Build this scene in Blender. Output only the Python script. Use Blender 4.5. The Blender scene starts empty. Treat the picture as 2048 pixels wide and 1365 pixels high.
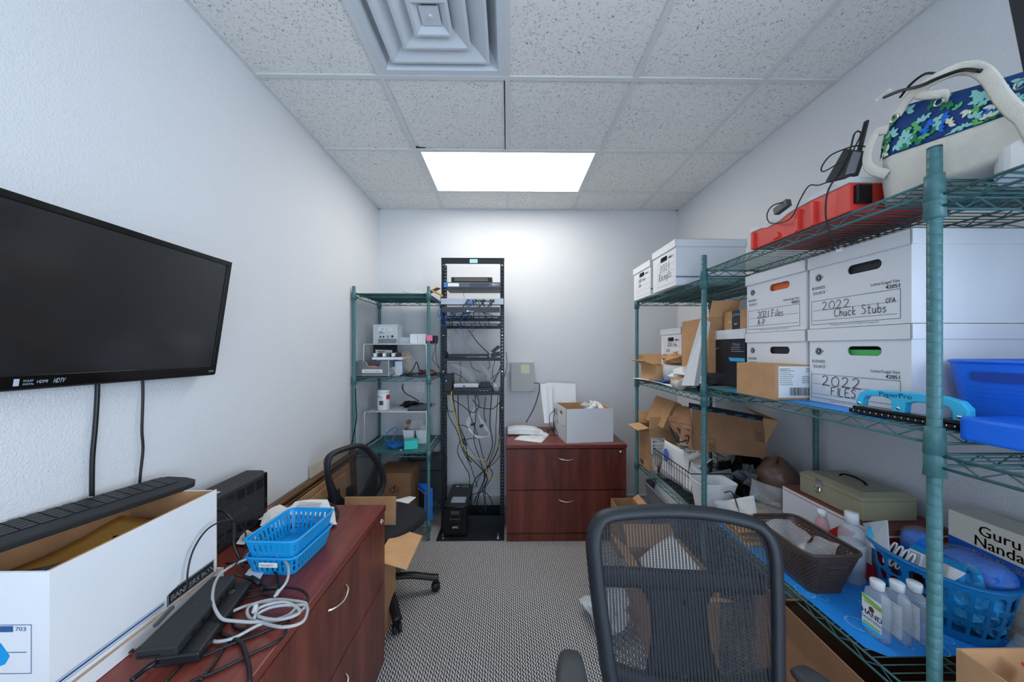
import bpy, math, random
from mathutils import Vector as V, Matrix
S = bpy.context.scene
COL = S.collection
random.seed(7)
# ------------------------------------------------------------------ camera
YAW = math.radians(.75); FL = 690.0; CH = 1.497          # focal length in pixels of a 2048 wide frame
cd = bpy.data.cameras.new('camera'); cam = bpy.data.objects.new('camera', cd); COL.objects.link(cam)
cam.location = (0, 0, CH); cam.rotation_euler = (math.pi/2, 0, -YAW)
cd.sensor_width = 36; cd.lens = FL/2048*36; cd.shift_y = 13.5/2048; cd.clip_start = .02
S.camera = cam
# ------------------------------------------------------------------ light
S.view_settings.view_transform = 'Standard'; S.view_settings.look = 'None'
S.view_settings.gamma = 1; S.view_settings.use_curve_mapping = False
S.view_settings.exposure = .80
W = bpy.data.worlds.new('daylight'); S.world = W; W.use_nodes = True
W.node_tree.nodes['Background'].inputs[0].default_value = (.62, .79, 1, 1)
W.node_tree.nodes['Background'].inputs[1].default_value = 2.0
PANEL_STRENGTH = 5.5                                       # ceiling light panel
sky = bpy.data.lights.new('window_daylight', 'AREA'); sky.shape = 'RECTANGLE'; sky.size = 1.3; sky.size_y = 1.4
sky.energy = 56; sky.color = (.74, .87, 1.0)
so = bpy.data.objects.new('window_daylight', sky); COL.objects.link(so)
so.location = (1.72, -.75, 1.65); so.rotation_euler = (math.radians(90), 0, math.radians(100))   # daylight through the window in the right wall, behind the camera

# ------------------------------------------------------------------ unprojection onto known planes (used to read sizes off the photo)
_f = (math.sin(YAW), math.cos(YAW)); _r = (math.cos(YAW), -math.sin(YAW))
def ray(px, py):
    u = (px-1024)/FL; v = -(py-696)/FL
    return V((_f[0]+u*_r[0], _f[1]+u*_r[1], v))
def ay(px, py, y): r = ray(px, py); k = y/r.y; return V((r.x*k, y, CH+r.z*k))
def ax(px, py, x): r = ray(px, py); k = x/r.x; return V((x, r.y*k, CH+r.z*k))
def az(px, py, z): r = ray(px, py); k = (z-CH)/r.z; return V((r.x*k, r.y*k, z))
def apl(px, py, p, n):
    r = ray(px, py); o = V((0, 0, CH)); k = (V(p)-o).dot(V(n))/r.dot(V(n)); return o+r*k

# ------------------------------------------------------------------ materials
def lin(c): c /= 255; return c/12.92 if c <= .04045 else ((c+.055)/1.055)**2.4
def rgb(*c):
    if len(c) == 1: c = c[0]
    return (lin(c[0]), lin(c[1]), lin(c[2]), 1)
MATS = {}
def mat(name, c=(128, 128, 128), rough=.5, metal=0, var=0, vscale=20, bump=0, bscale=200, trans=0, alpha=1, ior=1.45, coat=0, emis=0, stretch=(1, 1, 1), spec=.5):
    if name in MATS: return MATS[name]
    m = bpy.data.materials.new(name); m.use_nodes = True; n = m.node_tree; b = n.nodes['Principled BSDF']
    col = rgb(c)
    b.inputs['Base Color'].default_value = col; b.inputs['Roughness'].default_value = rough
    b.inputs['Metallic'].default_value = metal; b.inputs['Transmission Weight'].default_value = trans
    b.inputs['Alpha'].default_value = alpha; b.inputs['IOR'].default_value = ior; b.inputs['Coat Weight'].default_value = coat
    b.inputs['Specular IOR Level'].default_value = spec
    if emis: b.inputs['Emission Color'].default_value = col; b.inputs['Emission Strength'].default_value = emis
    tc = n.nodes.new('ShaderNodeTexCoord'); mp = n.nodes.new('ShaderNodeMapping'); mp.inputs['Scale'].default_value = stretch
    n.links.new(tc.outputs['Object'], mp.inputs['Vector'])
    if var:
        t = n.nodes.new('ShaderNodeTexNoise'); t.inputs['Scale'].default_value = vscale; t.inputs['Detail'].default_value = 5
        n.links.new(mp.outputs[0], t.inputs['Vector'])
        r = n.nodes.new('ShaderNodeValToRGB'); r.color_ramp.elements[0].position = .3; r.color_ramp.elements[1].position = .7
        lo = [max(0, x*(1-var)) for x in col[:3]]+[1]; hi = [min(1, x*(1+var)) for x in col[:3]]+[1]
        r.color_ramp.elements[0].color = lo; r.color_ramp.elements[1].color = hi
        n.links.new(t.outputs['Fac'], r.inputs[0]); n.links.new(r.outputs[0], b.inputs['Base Color'])
    if bump:
        t = n.nodes.new('ShaderNodeTexNoise'); t.inputs['Scale'].default_value = bscale; t.inputs['Detail'].default_value = 2
        n.links.new(mp.outputs[0], t.inputs['Vector'])
        u = n.nodes.new('ShaderNodeBump'); u.inputs['Strength'].default_value = bump; u.inputs['Distance'].default_value = .004
        n.links.new(t.outputs['Fac'], u.inputs['Height']); n.links.new(u.outputs[0], b.inputs['Normal'])
    MATS[name] = m; return m
def nodes(m): return m.node_tree, m.node_tree.nodes['Principled BSDF']
def mth(n, op, a, b=None, c=None):
    x = n.nodes.new('ShaderNodeMath'); x.operation = op
    for i, v in enumerate((a, b, c)):
        if v is None: continue
        if isinstance(v, (int, float)): x.inputs[i].default_value = v
        else: n.links.new(v, x.inputs[i])
    return x.outputs[0]
def ramp(n, fac, stops):
    r = n.nodes.new('ShaderNodeValToRGB'); e = r.color_ramp.elements
    while len(e) > len(stops): e.remove(e[-1])
    while len(e) < len(stops): e.new(1)
    for i, (p, c) in enumerate(stops): e[i].position = p; e[i].color = c
    n.links.new(fac, r.inputs[0]); return r.outputs[0]
def tex(n, kind, scale, vec=None, **k):
    t = n.nodes.new('ShaderNodeTex'+kind); t.inputs['Scale'].default_value = scale
    for a, v in k.items():
        if hasattr(t, a): setattr(t, a, v)
        else: t.inputs[a.replace('_', ' ')].default_value = v
    if vec: n.links.new(vec, t.inputs['Vector'])
    return t
def coords(n, scale=(1, 1, 1), kind='Object'):
    tc = n.nodes.new('ShaderNodeTexCoord'); mp = n.nodes.new('ShaderNodeMapping'); mp.inputs['Scale'].default_value = scale
    n.links.new(tc.outputs[kind], mp.inputs['Vector']); return mp.outputs[0]

# wall paint with a light orange-peel texture
M_wall = mat('wall_paint', (215, 216, 219), .7, bump=.55, bscale=165)
M_base = mat('baseboard_paint', (190, 193, 197), .45)
# ceiling tile: fissured mineral fibre
M_tile = mat('ceiling_tile', (232, 231, 228), .9)
n, b = nodes(M_tile); co = coords(n)
n1 = tex(n, 'Noise', 50, co, Detail=1.5, Distortion=1.6); n2 = tex(n, 'Noise', 80, co, Detail=1)
rid = mth(n, 'ABSOLUTE', mth(n, 'SUBTRACT', n1.outputs['Fac'], .5))
a1 = mth(n, 'LESS_THAN', rid, .016); a2 = mth(n, 'GREATER_THAN', n2.outputs['Fac'], .515)
n3 = tex(n, 'Voronoi', 170, co); a3 = mth(n, 'LESS_THAN', n3.outputs['Distance'], .13)
fis = mth(n, 'MAXIMUM', mth(n, 'MULTIPLY', a1, a2), mth(n, 'MULTIPLY', a3, mth(n, 'GREATER_THAN', n1.outputs['Fac'], .55)))
n.links.new(ramp(n, fis, [(0, rgb(232, 231, 228)), (1, rgb(126, 128, 133))]), b.inputs['Base Color'])
u = n.nodes.new('ShaderNodeBump'); u.inputs['Strength'].default_value = .5; u.inputs['Distance'].default_value = .003
n.links.new(mth(n, 'SUBTRACT', 1, fis), u.inputs['Height']); n.links.new(u.outputs[0], b.inputs['Normal'])
M_grid = mat('ceiling_grid_metal', (212, 214, 214), .45)
# loop-pile carpet tile: offset rows of light and dark loops
M_carpet = mat('loop_carpet', (120, 118, 116), .95)
n, b = nodes(M_carpet)
tc = n.nodes.new('ShaderNodeTexCoord'); sp = n.nodes.new('ShaderNodeSeparateXYZ'); n.links.new(tc.outputs['Object'], sp.inputs[0])
nz = tex(n, 'Noise', 38, tc.outputs['Object'], Detail=2)
wob = mth(n, 'MULTIPLY', mth(n, 'SUBTRACT', nz.outputs['Fac'], .5), 5.0)
px_ = mth(n, 'MULTIPLY', sp.outputs['X'], 2*math.pi/.0125); py_ = mth(n, 'MULTIPLY', sp.outputs['Y'], 2*math.pi/.021)
row = mth(n, 'SINE', mth(n, 'ADD', mth(n, 'ADD', px_, mth(n, 'MULTIPLY', mth(n, 'SINE', py_), 1.1)), mth(n, 'MULTIPLY', wob, .35)))
bead = mth(n, 'SINE', mth(n, 'ADD', mth(n, 'ADD', py_, mth(n, 'MULTIPLY', px_, .5)), wob))
h = mth(n, 'ADD', mth(n, 'MULTIPLY', row, .30), mth(n, 'MULTIPLY', bead, .16))
nf = tex(n, 'Noise', 420, tc.outputs['Object'], Detail=2)
h = mth(n, 'ADD', mth(n, 'ADD', h, .5), mth(n, 'MULTIPLY', mth(n, 'SUBTRACT', nf.outputs['Fac'], .5), .9))
n.links.new(ramp(n, h, [(.2, rgb(50, 50, 55)), (.42, rgb(120, 118, 119)), (.6, rgb(186, 182, 181)), (.9, rgb(238, 236, 232))]), b.inputs['Base Color'])
u = n.nodes.new('ShaderNodeBump'); u.inputs['Strength'].default_value = .8; u.inputs['Distance'].default_value = .003
n.links.new(h, u.inputs['Height']); n.links.new(u.outputs[0], b.inputs['Normal'])
# mahogany laminate, grain along local axis given by stretch
def wood(name, dark, light, stretch, rough=.38):
    m = mat(name, dark, rough); n, b = nodes(m); co = coords(n, stretch)
    t = tex(n, 'Noise', 9, co, Detail=6, Distortion=.6); t2 = tex(n, 'Noise', 60, co, Detail=3)
    f = mth(n, 'ADD', mth(n, 'MULTIPLY', t.outputs['Fac'], .7), mth(n, 'MULTIPLY', t2.outputs['Fac'], .3))
    n.links.new(ramp(n, f, [(.34, rgb(dark)), (.66, rgb(light))]), b.inputs['Base Color'])
    return m
M_wood = wood('mahogany_front', (74, 31, 26), (124, 60, 46), (1.4, 1.4, .12))
M_woodtop = wood('mahogany_top', (90, 36, 31), (138, 64, 52), (1.6, .14, 1.6), .3)
M_woodtopx = wood('mahogany_top_cross', (92, 38, 33), (136, 64, 52), (.14, 1.6, 1.6), .3)
M_nickel = mat('brushed_nickel', (205, 198, 180), .28, 1)
M_chrome = mat('chrome', (215, 215, 215), .15, 1)
M_green = mat('green_epoxy', (66, 112, 115), .42, 0, var=.12, vscale=60)
M_greend = mat('green_epoxy_wire', (64, 108, 110), .38, .1)
M_black = mat('black_plastic', (26, 27, 30), .42)
M_blackm = mat('matte_black_plastic', (34, 36, 40), .6, bump=.1, bscale=600)
M_gloss = mat('gloss_black_plastic', (12, 12, 13), .12)
M_cable = mat('black_cable', (20, 21, 24), .4)
M_grey = mat('grey_plastic', (120, 126, 134), .5)
M_dgrey = mat('dark_grey_plastic', (66, 70, 76), .5)
M_white = mat('white_plastic', (226, 228, 230), .4)
M_wcable = mat('white_cable', (205, 205, 202), .5)
M_gcable = mat('grey_cable', (172, 172, 174), .45)
M_bcable = mat('blue_cable', (28, 108, 190), .45)
M_ycable = mat('yellow_cable', (222, 182, 60), .45)
M_paper = mat('paper', (228, 229, 230), .8, var=.03, vscale=9)
M_card = mat('white_box_card', (222, 224, 227), .7, var=.035, vscale=3, bump=.06, bscale=40)
M_kraft = mat('kraft_cardboard', (186, 142, 102), .85, var=.09, vscale=16, bump=.1, bscale=50)
M_kraftl = mat('light_kraft_cardboard', (206, 160, 114), .85, var=.07, vscale=16, bump=.1, bscale=50)
M_kraftd = mat('brown_cardboard', (150, 110, 80), .85, var=.1, vscale=14, bump=.1, bscale=50)
M_manila = mat('manila_paper', (214, 160, 74), .75, var=.1, vscale=12)
M_ink = mat('black_ink', (28, 28, 32), .7)
M_inkg = mat('grey_ink', (96, 98, 102), .7)
M_navy = mat('navy_ink', (28, 50, 92), .6)
M_inkb = mat('blue_ink', (32, 88, 140), .6)
M_steel = mat('rack_black_metal', (38, 42, 48), .42, .4)
M_blue = mat('blue_bin_plastic', (24, 110, 232), .38, var=.05)
M_sky = mat('sky_blue_plastic', (28, 150, 214), .35)
M_cyan = mat('light_blue_plastic', (60, 186, 226), .35)
M_teal = mat('teal_card', (64, 208, 196), .5)
M_red = mat('red_plastic', (214, 62, 52), .45, var=.08, vscale=12)
M_redp = mat('red_print', (186, 32, 40), .5)
M_cream = mat('cream_card', (214, 208, 190), .6)
M_pink = mat('pink_paper', (240, 120, 150), .7)
M_brownw = mat('brown_frame_wood', (104, 74, 48), .5, var=.2, vscale=8, stretch=(4, .4, 4))
M_clear = mat('clear_plastic', (244, 248, 250), .08, alpha=.2, spec=.9)
M_film = mat('plastic_film', (238, 240, 242), .2, alpha=.22, spec=.8); M_film2 = mat('thin_plastic_film', (238, 240, 242), .15, alpha=.1, spec=.8)
M_frost = mat('frosted_plastic', (222, 228, 232), .45, alpha=.62, bump=.2, bscale=30)
M_gel = mat('clear_gel', (206, 216, 226), .06, alpha=.3, spec=1)
M_screen = mat('television_screen', (30, 32, 35), .13, spec=.85)
M_fabric = mat('black_chair_fabric', (38, 39, 43), .95, bump=.5, bscale=500)
M_green2 = mat('green_folder', (80, 184, 96), .6); M_orange = mat('orange_folder', (222, 104, 52), .6); M_darkf = mat('dark_folder', (44, 46, 50), .7)
M_led = mat('green_status_light', (120, 220, 120), .5, emis=.5)
M_bled = mat('blue_status_light', (80, 160, 255), .5, emis=3)

# ------------------------------------------------------------------ geometry builder
def smooth_path(pts, k=6, closed=False):
    pts = [V(p) for p in pts]; n = len(pts)
    if n < 3 and not closed: return pts
    out = []
    for i in range(n if closed else n-1):
        p0 = pts[(i-1) % n] if closed or i > 0 else pts[0]*2-pts[1]
        p1 = pts[i]; p2 = pts[(i+1) % n]
        p3 = pts[(i+2) % n] if closed or i+2 < n else pts[-1]*2-pts[-2]
        for j in range(k):
            t = j/k
            out.append(.5*((2*p1)+(p2-p0)*t+(2*p0-5*p1+4*p2-p3)*t*t+(3*p1-p0-3*p2+p3)*t**3))
    if not closed: out.append(pts[-1])
    return out
FONT = {}
def glyphs(s):
    if s not in FONT:
        c = bpy.data.curves.new('t', 'FONT'); c.body = s; c.size = 1; c.resolution_u = 2
        o = bpy.data.objects.new('t', c); COL.objects.link(o)
        dg = bpy.context.evaluated_depsgraph_get(); me = bpy.data.meshes.new_from_object(o.evaluated_get(dg))
        FONT[s] = ([v.co.copy() for v in me.vertices], [tuple(p.vertices) for p in me.polygons])
        bpy.data.objects.remove(o); bpy.data.curves.remove(c); bpy.data.meshes.remove(me)
    return FONT[s]
HAND = {  # pen strokes, x then y, height 1
 '0': [(.3, 1, .05, .75, .02, .3, .2, 0, .45, .1, .55, .6, .4, .95, .25, 1)], '1': [(.25, 1, .2, 0)],
 '2': [(.02, .8, .2, 1, .42, .85, .35, .5, .1, .15, .05, .02, .3, .05, .6, 0)],
 'A': [(0, 0, .12, .5, .3, 1), (.3, 1, .42, .4, .5, 0), (.1, .4, .45, .42)], 'P': [(.1, 1, .08, 0), (.1, 1, .45, .9, .4, .55, .1, .48)],
 'H': [(.05, 1, .03, 0), (.5, 1, .48, 0), (.03, .5, .5, .52)], 'N': [(.03, 0, .06, 1), (.06, 1, .45, 0), (.45, 0, .5, 1)],
 'I': [(.2, 1, .18, 0)], 'F': [(.1, 1, .06, 0), (.1, 1, .5, 1), (.08, .55, .4, .56)], 'L': [(.1, 1, .05, .02, .4, 0)],
 'E': [(.45, 1, .08, .98, .05, .02, .45, 0), (.06, .5, .38, .52)], 'C': [(.5, .85, .25, 1, .03, .5, .2, 0, .5, .12)],
 'S': [(.45, .9, .2, 1, .08, .75, .4, .45, .35, .08, .02, .05)], 'R': [(.08, 0, .1, 1, .42, .95, .4, .6, .1, .5, .45, 0)],
 'i': [(.12, .55, .1, 0), (.14, .78, .15, .74)], 'l': [(.15, 1, .1, .5, .12, 0)], 'e': [(.05, .3, .38, .35, .3, .58, .1, .5, .05, .15, .2, 0, .4, .1)],
 's': [(.32, .5, .12, .5, .1, .35, .3, .2, .2, 0, .02, .05)], 'c': [(.36, .45, .2, .58, .05, .3, .15, 0, .36, .08)],
 'p': [(.1, .55, .05, -.4), (.1, .5, .3, .6, .36, .3, .2, .02, .08, .1)], 't': [(.18, .95, .15, .1, .25, 0, .35, .08), (.02, .62, .36, .66)],
 'h': [(.1, 1, .06, 0), (.07, .35, .25, .55, .34, .4, .34, 0)], 'k': [(.1, 1, .06, 0), (.34, .55, .08, .25, .36, 0)],
 'u': [(.04, .55, .06, .08, .2, 0, .32, .15, .34, .55), (.34, .55, .36, 0)], 'b': [(.08, 1, .06, 0), (.07, .35, .25, .55, .38, .3, .25, 0, .07, .08)],
 '-': [(.05, .4, .4, .42)], ' ': []}
class G:
    def __init__(s): s.v = []; s.f = []; s.m = []; s.mi = 0
    def add(s, vs, fs):
        o = len(s.v); s.v += [V(v) for v in vs]; s.f += [tuple(i+o for i in f) for f in fs]; s.m += [s.mi]*len(fs); return s
    def box(s, x0, x1, y0, y1, z0, z1):
        vs = [(x, y, z) for z in (z0, z1) for y in (y0, y1) for x in (x0, x1)]
        return s.add(vs, [(0, 2, 3, 1), (4, 5, 7, 6), (0, 1, 5, 4), (2, 6, 7, 3), (0, 4, 6, 2), (1, 3, 7, 5)])
    def obox(s, o, u, v, w):                                  # corner and three edge vectors
        o, u, v, w = V(o), V(u), V(v), V(w)
        vs = [o+a*u+b*v+c*w for c in (0, 1) for b in (0, 1) for a in (0, 1)]
        return s.add(vs, [(0, 2, 3, 1), (4, 5, 7, 6), (0, 1, 5, 4), (2, 6, 7, 3), (0, 4, 6, 2), (1, 3, 7, 5)])
    def quad(s, a, b_, c, d, t=0):
        if not t: return s.add([a, b_, c, d], [(0, 1, 2, 3)])
        return s.prism([a, b_, c, d], t)
    def prism(s, poly, t):                                    # polygon and thickness (number along normal, or vector)
        P = [V(p) for p in poly]; n = len(P)
        if isinstance(t, (int, float)):
            nn = V((0, 0, 0))
            for i in range(n): nn += P[i].cross(P[(i+1) % n])
            t = nn.normalized()*t
        t = V(t)
        return s.add(P+[p+t for p in P], [tuple(range(n))[::-1], tuple(range(n, 2*n))]+[(i, (i+1) % n, n+(i+1) % n, n+i) for i in range(n)])
    def tube(s, pts, r, n=6, k=6, closed=False, smooth=True, flat=None):
        P = smooth_path(pts, k, closed) if smooth else [V(p) for p in pts]
        m = len(P); vs = []; up = None
        for i in range(m):
            a = P[(i-1) % m] if closed or i > 0 else P[0]; b_ = P[(i+1) % m] if closed or i < m-1 else P[-1]
            d = (b_-a)
            if d.length < 1e-9: d = V((0, 0, 1))
            d.normalize()
            if up is None: up = V((0, 0, 1)) if abs(d.z) < .9 else V((1, 0, 0))
            if flat: up = V(flat)
            x = d.cross(up)
            if x.length < 1e-6: x = d.cross(V((.3, 1, .2)))
            x.normalize(); y = x.cross(d); up = y if not flat else up
            rr = r[0] if isinstance(r, tuple) else r; rs = r[1] if isinstance(r, tuple) else r
            for j in range(n):
                t = 2*math.pi*j/n; vs.append(P[i]+x*math.cos(t)*rr+y*math.sin(t)*rs)
        fs = [(i*n+j, i*n+(j+1) % n, ((i+1) % m)*n+(j+1) % n, ((i+1) % m)*n+j) for i in range(m if closed else m-1) for j in range(n)]
        if not closed: fs += [tuple(range(n))[::-1], tuple(range((m-1)*n, m*n))]
        return s.add(vs, fs)
    def bar(s, a, b_, r, n=6): return s.tube([a, b_], r, n, smooth=False)
    def lathe(s, prof, c=(0, 0, 0), n=20, ex=1, ey=1, ax_=None):   # prof of (radius, z)
        c = V(c); vs = []
        for r, z in prof:
            for j in range(n):
                t = 2*math.pi*j/n; p = V((r*ex*math.cos(t), r*ey*math.sin(t), z))
                if ax_ is not None: p = ax_ @ p
                vs.append(c+p)
        m = len(prof)
        fs = [(i*n+j, i*n+(j+1) % n, (i+1)*n+(j+1) % n, (i+1)*n+j) for i in range(m-1) for j in range(n)]
        if prof[0][0] > 1e-5: fs.append(tuple(range(n))[::-1])
        if prof[-1][0] > 1e-5: fs.append(tuple(range((m-1)*n, m*n)))
        return s.add(vs, fs)
    def grid(s, fn, nu, nv, skip=None, cu=False):
        vs = [fn(i/nu, j/nv) for j in range(nv+1) for i in range(nu if cu else nu+1)]; w = nu if cu else nu+1
        fs = [(j*w+i, j*w+(i+1) % w if cu else j*w+i+1, (j+1)*w+((i+1) % w if cu else i+1), (j+1)*w+i)
              for j in range(nv) for i in range(nu) if not (skip and skip(i, j))]
        return s.add(vs, fs)
    def rect(s, o, x, y, x0, y0, x1, y1, off=.0008):          # flat patch on a face with origin o, directions x, y
        o, x, y = V(o), V(x).normalized(), V(y).normalized(); nn = x.cross(y)*off
        return s.add([o+x*a+y*b_+nn for a, b_ in ((x0, y0), (x1, y0), (x1, y1), (x0, y1))], [(0, 1, 2, 3)])
    def poly(s, o, x, y, pts, off=.0008):
        o, x, y = V(o), V(x).normalized(), V(y).normalized(); nn = x.cross(y)*off
        return s.add([o+x*a+y*b_+nn for a, b_ in pts], [tuple(range(len(pts)))])
    def frame(s, o, x, y, x0, y0, x1, y1, w=.0015, off=.0008):
        s.rect(o, x, y, x0, y0, x1, y0+w, off); s.rect(o, x, y, x0, y1-w, x1, y1, off)
        s.rect(o, x, y, x0, y0, x0+w, y1, off); return s.rect(o, x, y, x1-w, y0, x1, y1, off)
    def disc(s, o, x, y, cx, cy, r, off=.0008, n=20, r2=None, ry=1):
        if r2 is None: return s.poly(o, x, y, [(cx+r*math.cos(2*math.pi*i/n), cy+ry*r*math.sin(2*math.pi*i/n)) for i in range(n)], off)
        for i in range(n):
            a, b_ = 2*math.pi*i/n, 2*math.pi*(i+1)/n
            s.poly(o, x, y, [(cx+r*math.cos(a), cy+ry*r*math.sin(a)), (cx+r*math.cos(b_), cy+ry*r*math.sin(b_)), (cx+r2*math.cos(b_), cy+ry*r2*math.sin(b_)), (cx+r2*math.cos(a), cy+ry*r2*math.sin(a))], off)
        return s
    def text(s, t, o, x, y, px, py, size, al='l', off=.001, sx=1, shear=0):
        vs, fs = glyphs(t)
        if not vs: return s
        w = max(v.x for v in vs)*sx; dx = {'l': 0, 'c': -.5*w, 'r': -w}[al]
        o, x, y = V(o), V(x).normalized(), V(y).normalized(); nn = x.cross(y)*off
        return s.add([o+x*(px+(v.x*sx+dx+v.y*shear)*size)+y*(py+v.y*size)+nn for v in vs], fs)
    def write(s, t, o, x, y, px, py, size, r=.0009, sp=.62, slope=0, sx=1):
        o, x, y = V(o), V(x).normalized(), V(y).normalized(); nn = x.cross(y)*.0006; cx = px
        for ch in t:
            for st in HAND.get(ch, []):
                P = [o+x*(cx+st[i]*size*sx)+y*(py+st[i+1]*size+slope*(cx-px))+nn for i in range(0, len(st), 2)]
                s.tube(P, r, 4, 4)
            cx += size*sx*((.3 if ch in 'il1I' else sp if ch.isupper() or ch.isdigit() else .5))
        return s
    def bars(s, o, x, y, x0, y0, x1, y1, seed=1, off=.0009):
        rn = random.Random(seed); a = x0
        while a < x1:
            w = rn.uniform(.0006, .0022); s.rect(o, x, y, a, y0, min(a+w, x1), y1, off); a += w+rn.uniform(.0007, .0018)
        return s
    def lines(s, o, x, y, x0, y0, x1, y1, n, seed=1, th=.25, off=.0009):
        rn = random.Random(seed); h = (y1-y0)/n
        for i in range(n):
            yy = y1-(i+.5)*h; a = x0; e = x0+(x1-x0)*rn.uniform(.6, 1)
            while a < e:
                w = rn.uniform(.05, .2)*(x1-x0); s.rect(o, x, y, a, yy, min(a+w, e), yy+h*th, off); a += w+(x1-x0)*.02
        return s
    def holed(s, o, x, y, w, h, hx, hy, hw, hh, t, n=24):     # panel with one stadium-shaped hole; thickness t goes behind
        o, x, y = V(o), V(x).normalized(), V(y).normalized(); nn = x.cross(y)*(-t); r = hh/2; L = hw/2-r
        hole = []; out = []
        for i in range(n):
            a = 2*math.pi*(i+.5)/n; c_, s_ = math.cos(a), math.sin(a)
            hole.append((hx+(L if c_ > 0 else -L)+r*c_, hy+r*s_))
        rects = []
        for i in range(n):
            a = 2*math.pi*(i+.5)/n; c_, s_ = math.cos(a), math.sin(a); k = 1e9
            if c_ > 1e-9: k = min(k, (w-hx)/c_)
            if c_ < -1e-9: k = min(k, -hx/c_)
            if s_ > 1e-9: k = min(k, (h-hy)/s_)
            if s_ < -1e-9: k = min(k, -hy/s_)
            out.append((hx+c_*k, hy+s_*k))
        for cx, cy in ((0, 0), (w, 0), (w, h), (0, h)):       # snap the nearest outline points to the corners
            i = min(range(n), key=lambda q: (out[q][0]-cx)**2+(out[q][1]-cy)**2); out[i] = (cx, cy)
        A = [o+x*a+y*b_ for a, b_ in hole]; B = [o+x*a+y*b_ for a, b_ in out]
        vs = A+B+[p+nn for p in A]+[p+nn for p in B]; fs = []
        for i in range(n):
            j = (i+1) % n
            fs += [(n+i, n+j, j, i), (2*n+i, 2*n+j, 3*n+j, 3*n+i), (i, j, 2*n+j, 2*n+i), (n+j, n+i, 3*n+i, 3*n+j)]
        return s.add(vs, fs)
    def xf(s, M): s.v = [M @ v for v in s.v]; return s
TM = {}
def mesh(g, name, mats, smooth=False, inv=None):
    me = bpy.data.meshes.new(name)
    vs = [inv @ v for v in g.v] if inv is not None else g.v
    me.from_pydata([tuple(v) for v in vs], [], g.f)
    if not isinstance(mats, (list, tuple)): mats = [mats]
    for m in mats: me.materials.append(m)
    if len(mats) > 1: me.polygons.foreach_set('material_index', g.m)
    if smooth: me.polygons.foreach_set('use_smooth', [True]*len(me.polygons))
    me.validate(); me.update(); return me
def finish(o, bevel=0, solid=0, sub=0, auto=0):
    if solid: m = o.modifiers.new('thickness', 'SOLIDIFY'); m.thickness = solid; m.offset = 0
    if bevel: m = o.modifiers.new('bevel', 'BEVEL'); m.width = bevel; m.segments = 2; m.limit_method = 'ANGLE'; m.angle_limit = math.radians(40)
    if sub: m = o.modifiers.new('smooth', 'SUBSURF'); m.levels = sub; m.render_levels = sub
    return o
def thing(name, label, cat, loc, rz=0, group=None):
    o = bpy.data.objects.new(name, None); o.empty_display_size = .05; COL.objects.link(o)
    o.location = loc; o.rotation_euler = (0, 0, rz); o['label'] = label; o['category'] = cat
    if group: o['group'] = group
    TM[o.name] = Matrix.Translation(V(loc)) @ Matrix.Rotation(rz, 4, 'Z'); return o
def top(o):
    while o.parent: o = o.parent
    return o
def part(T, g, name, m, local=False, smooth=False, label=None, kind=None, **k):
    inv = None if local else TM[top(T).name].inverted() if top(T).name in TM else None
    o = bpy.data.objects.new(name, mesh(g, name, m, smooth, inv)); COL.objects.link(o); o.parent = T
    if label: o['label'] = label
    if kind: o['kind'] = kind
    return finish(o, **k)
def solo(g, name, m, label, cat, group=None, smooth=False, kind=None, loc=None, rz=0, **k):
    if loc is None:
        lo = [min(v[i] for v in g.v) for i in range(3)]; hi = [max(v[i] for v in g.v) for i in range(3)]
        loc = V(((lo[0]+hi[0])/2, (lo[1]+hi[1])/2, lo[2])); g.v = [v-loc for v in g.v]
    o = bpy.data.objects.new(name, mesh(g, name, m, smooth)); COL.objects.link(o); o.location = loc; o.rotation_euler = (0, 0, rz)
    o['label'] = label; o['category'] = cat
    if group: o['group'] = group
    if kind: o['kind'] = kind
    TM[o.name] = Matrix.Translation(V(loc)) @ Matrix.Rotation(rz, 4, 'Z')
    return finish(o, **k)
def struct(g, name, m, **k):
    o = bpy.data.objects.new(name, mesh(g, name, m)); COL.objects.link(o); o['kind'] = 'structure'; TM[o.name] = Matrix.Identity(4); return finish(o, **k)
def dup(o, loc=None, rz=None, label=None, parent=None):
    c = o.copy(); COL.objects.link(c)
    if parent: c.parent = parent
    if loc is not None: c.location = loc
    if rz is not None: c.rotation_euler = (0, 0, rz)
    if label: c['label'] = label
    if not parent: TM[c.name] = Matrix.Translation(c.location) @ Matrix.Rotation(c.rotation_euler.z, 4, 'Z')
    for ch in [q for q in bpy.data.objects if q.parent == o]: dup(ch, parent=c)
    return c
X, Y, Z = V((1, 0, 0)), V((0, 1, 0)), V((0, 0, 1))

# ================================================================== room shell
XL, XR, YB, YF, H = -1.215, 1.62, 3.268, -1.35, 2.807
struct(G().box(XL-.12, XR+.12, YF-.12, YB+.12, -.1, 0), 'floor', M_carpet)
struct(G().box(XL-.12, XL, YF-.12, YB+.12, 0, H+.3), 'wall_left', M_wall)
WY0, WY1, WZ0, WZ1 = -1.22, -.28, .95, 2.35
g = G(); g.box(XR, XR+.12, WY1, YB+.12, 0, H+.3); g.box(XR, XR+.12, YF-.12, WY0, 0, H+.3); g.box(XR, XR+.12, WY0, WY1, 0, WZ0); g.box(XR, XR+.12, WY0, WY1, WZ1, H+.3)
struct(g, 'wall_right', M_wall)
struct(G().box(XL, XR, YB, YB+.12, 0, H+.3), 'wall_back', M_wall)
g = G(); g.box(XL, -.95, YF-.12, YF, 0, H+.3); g.box(.55, XR, YF-.12, YF, 0, H+.3); g.box(-.95, .55, YF-.12, YF, 2.15, H+.3); struct(g, 'wall_front', M_wall)
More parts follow.
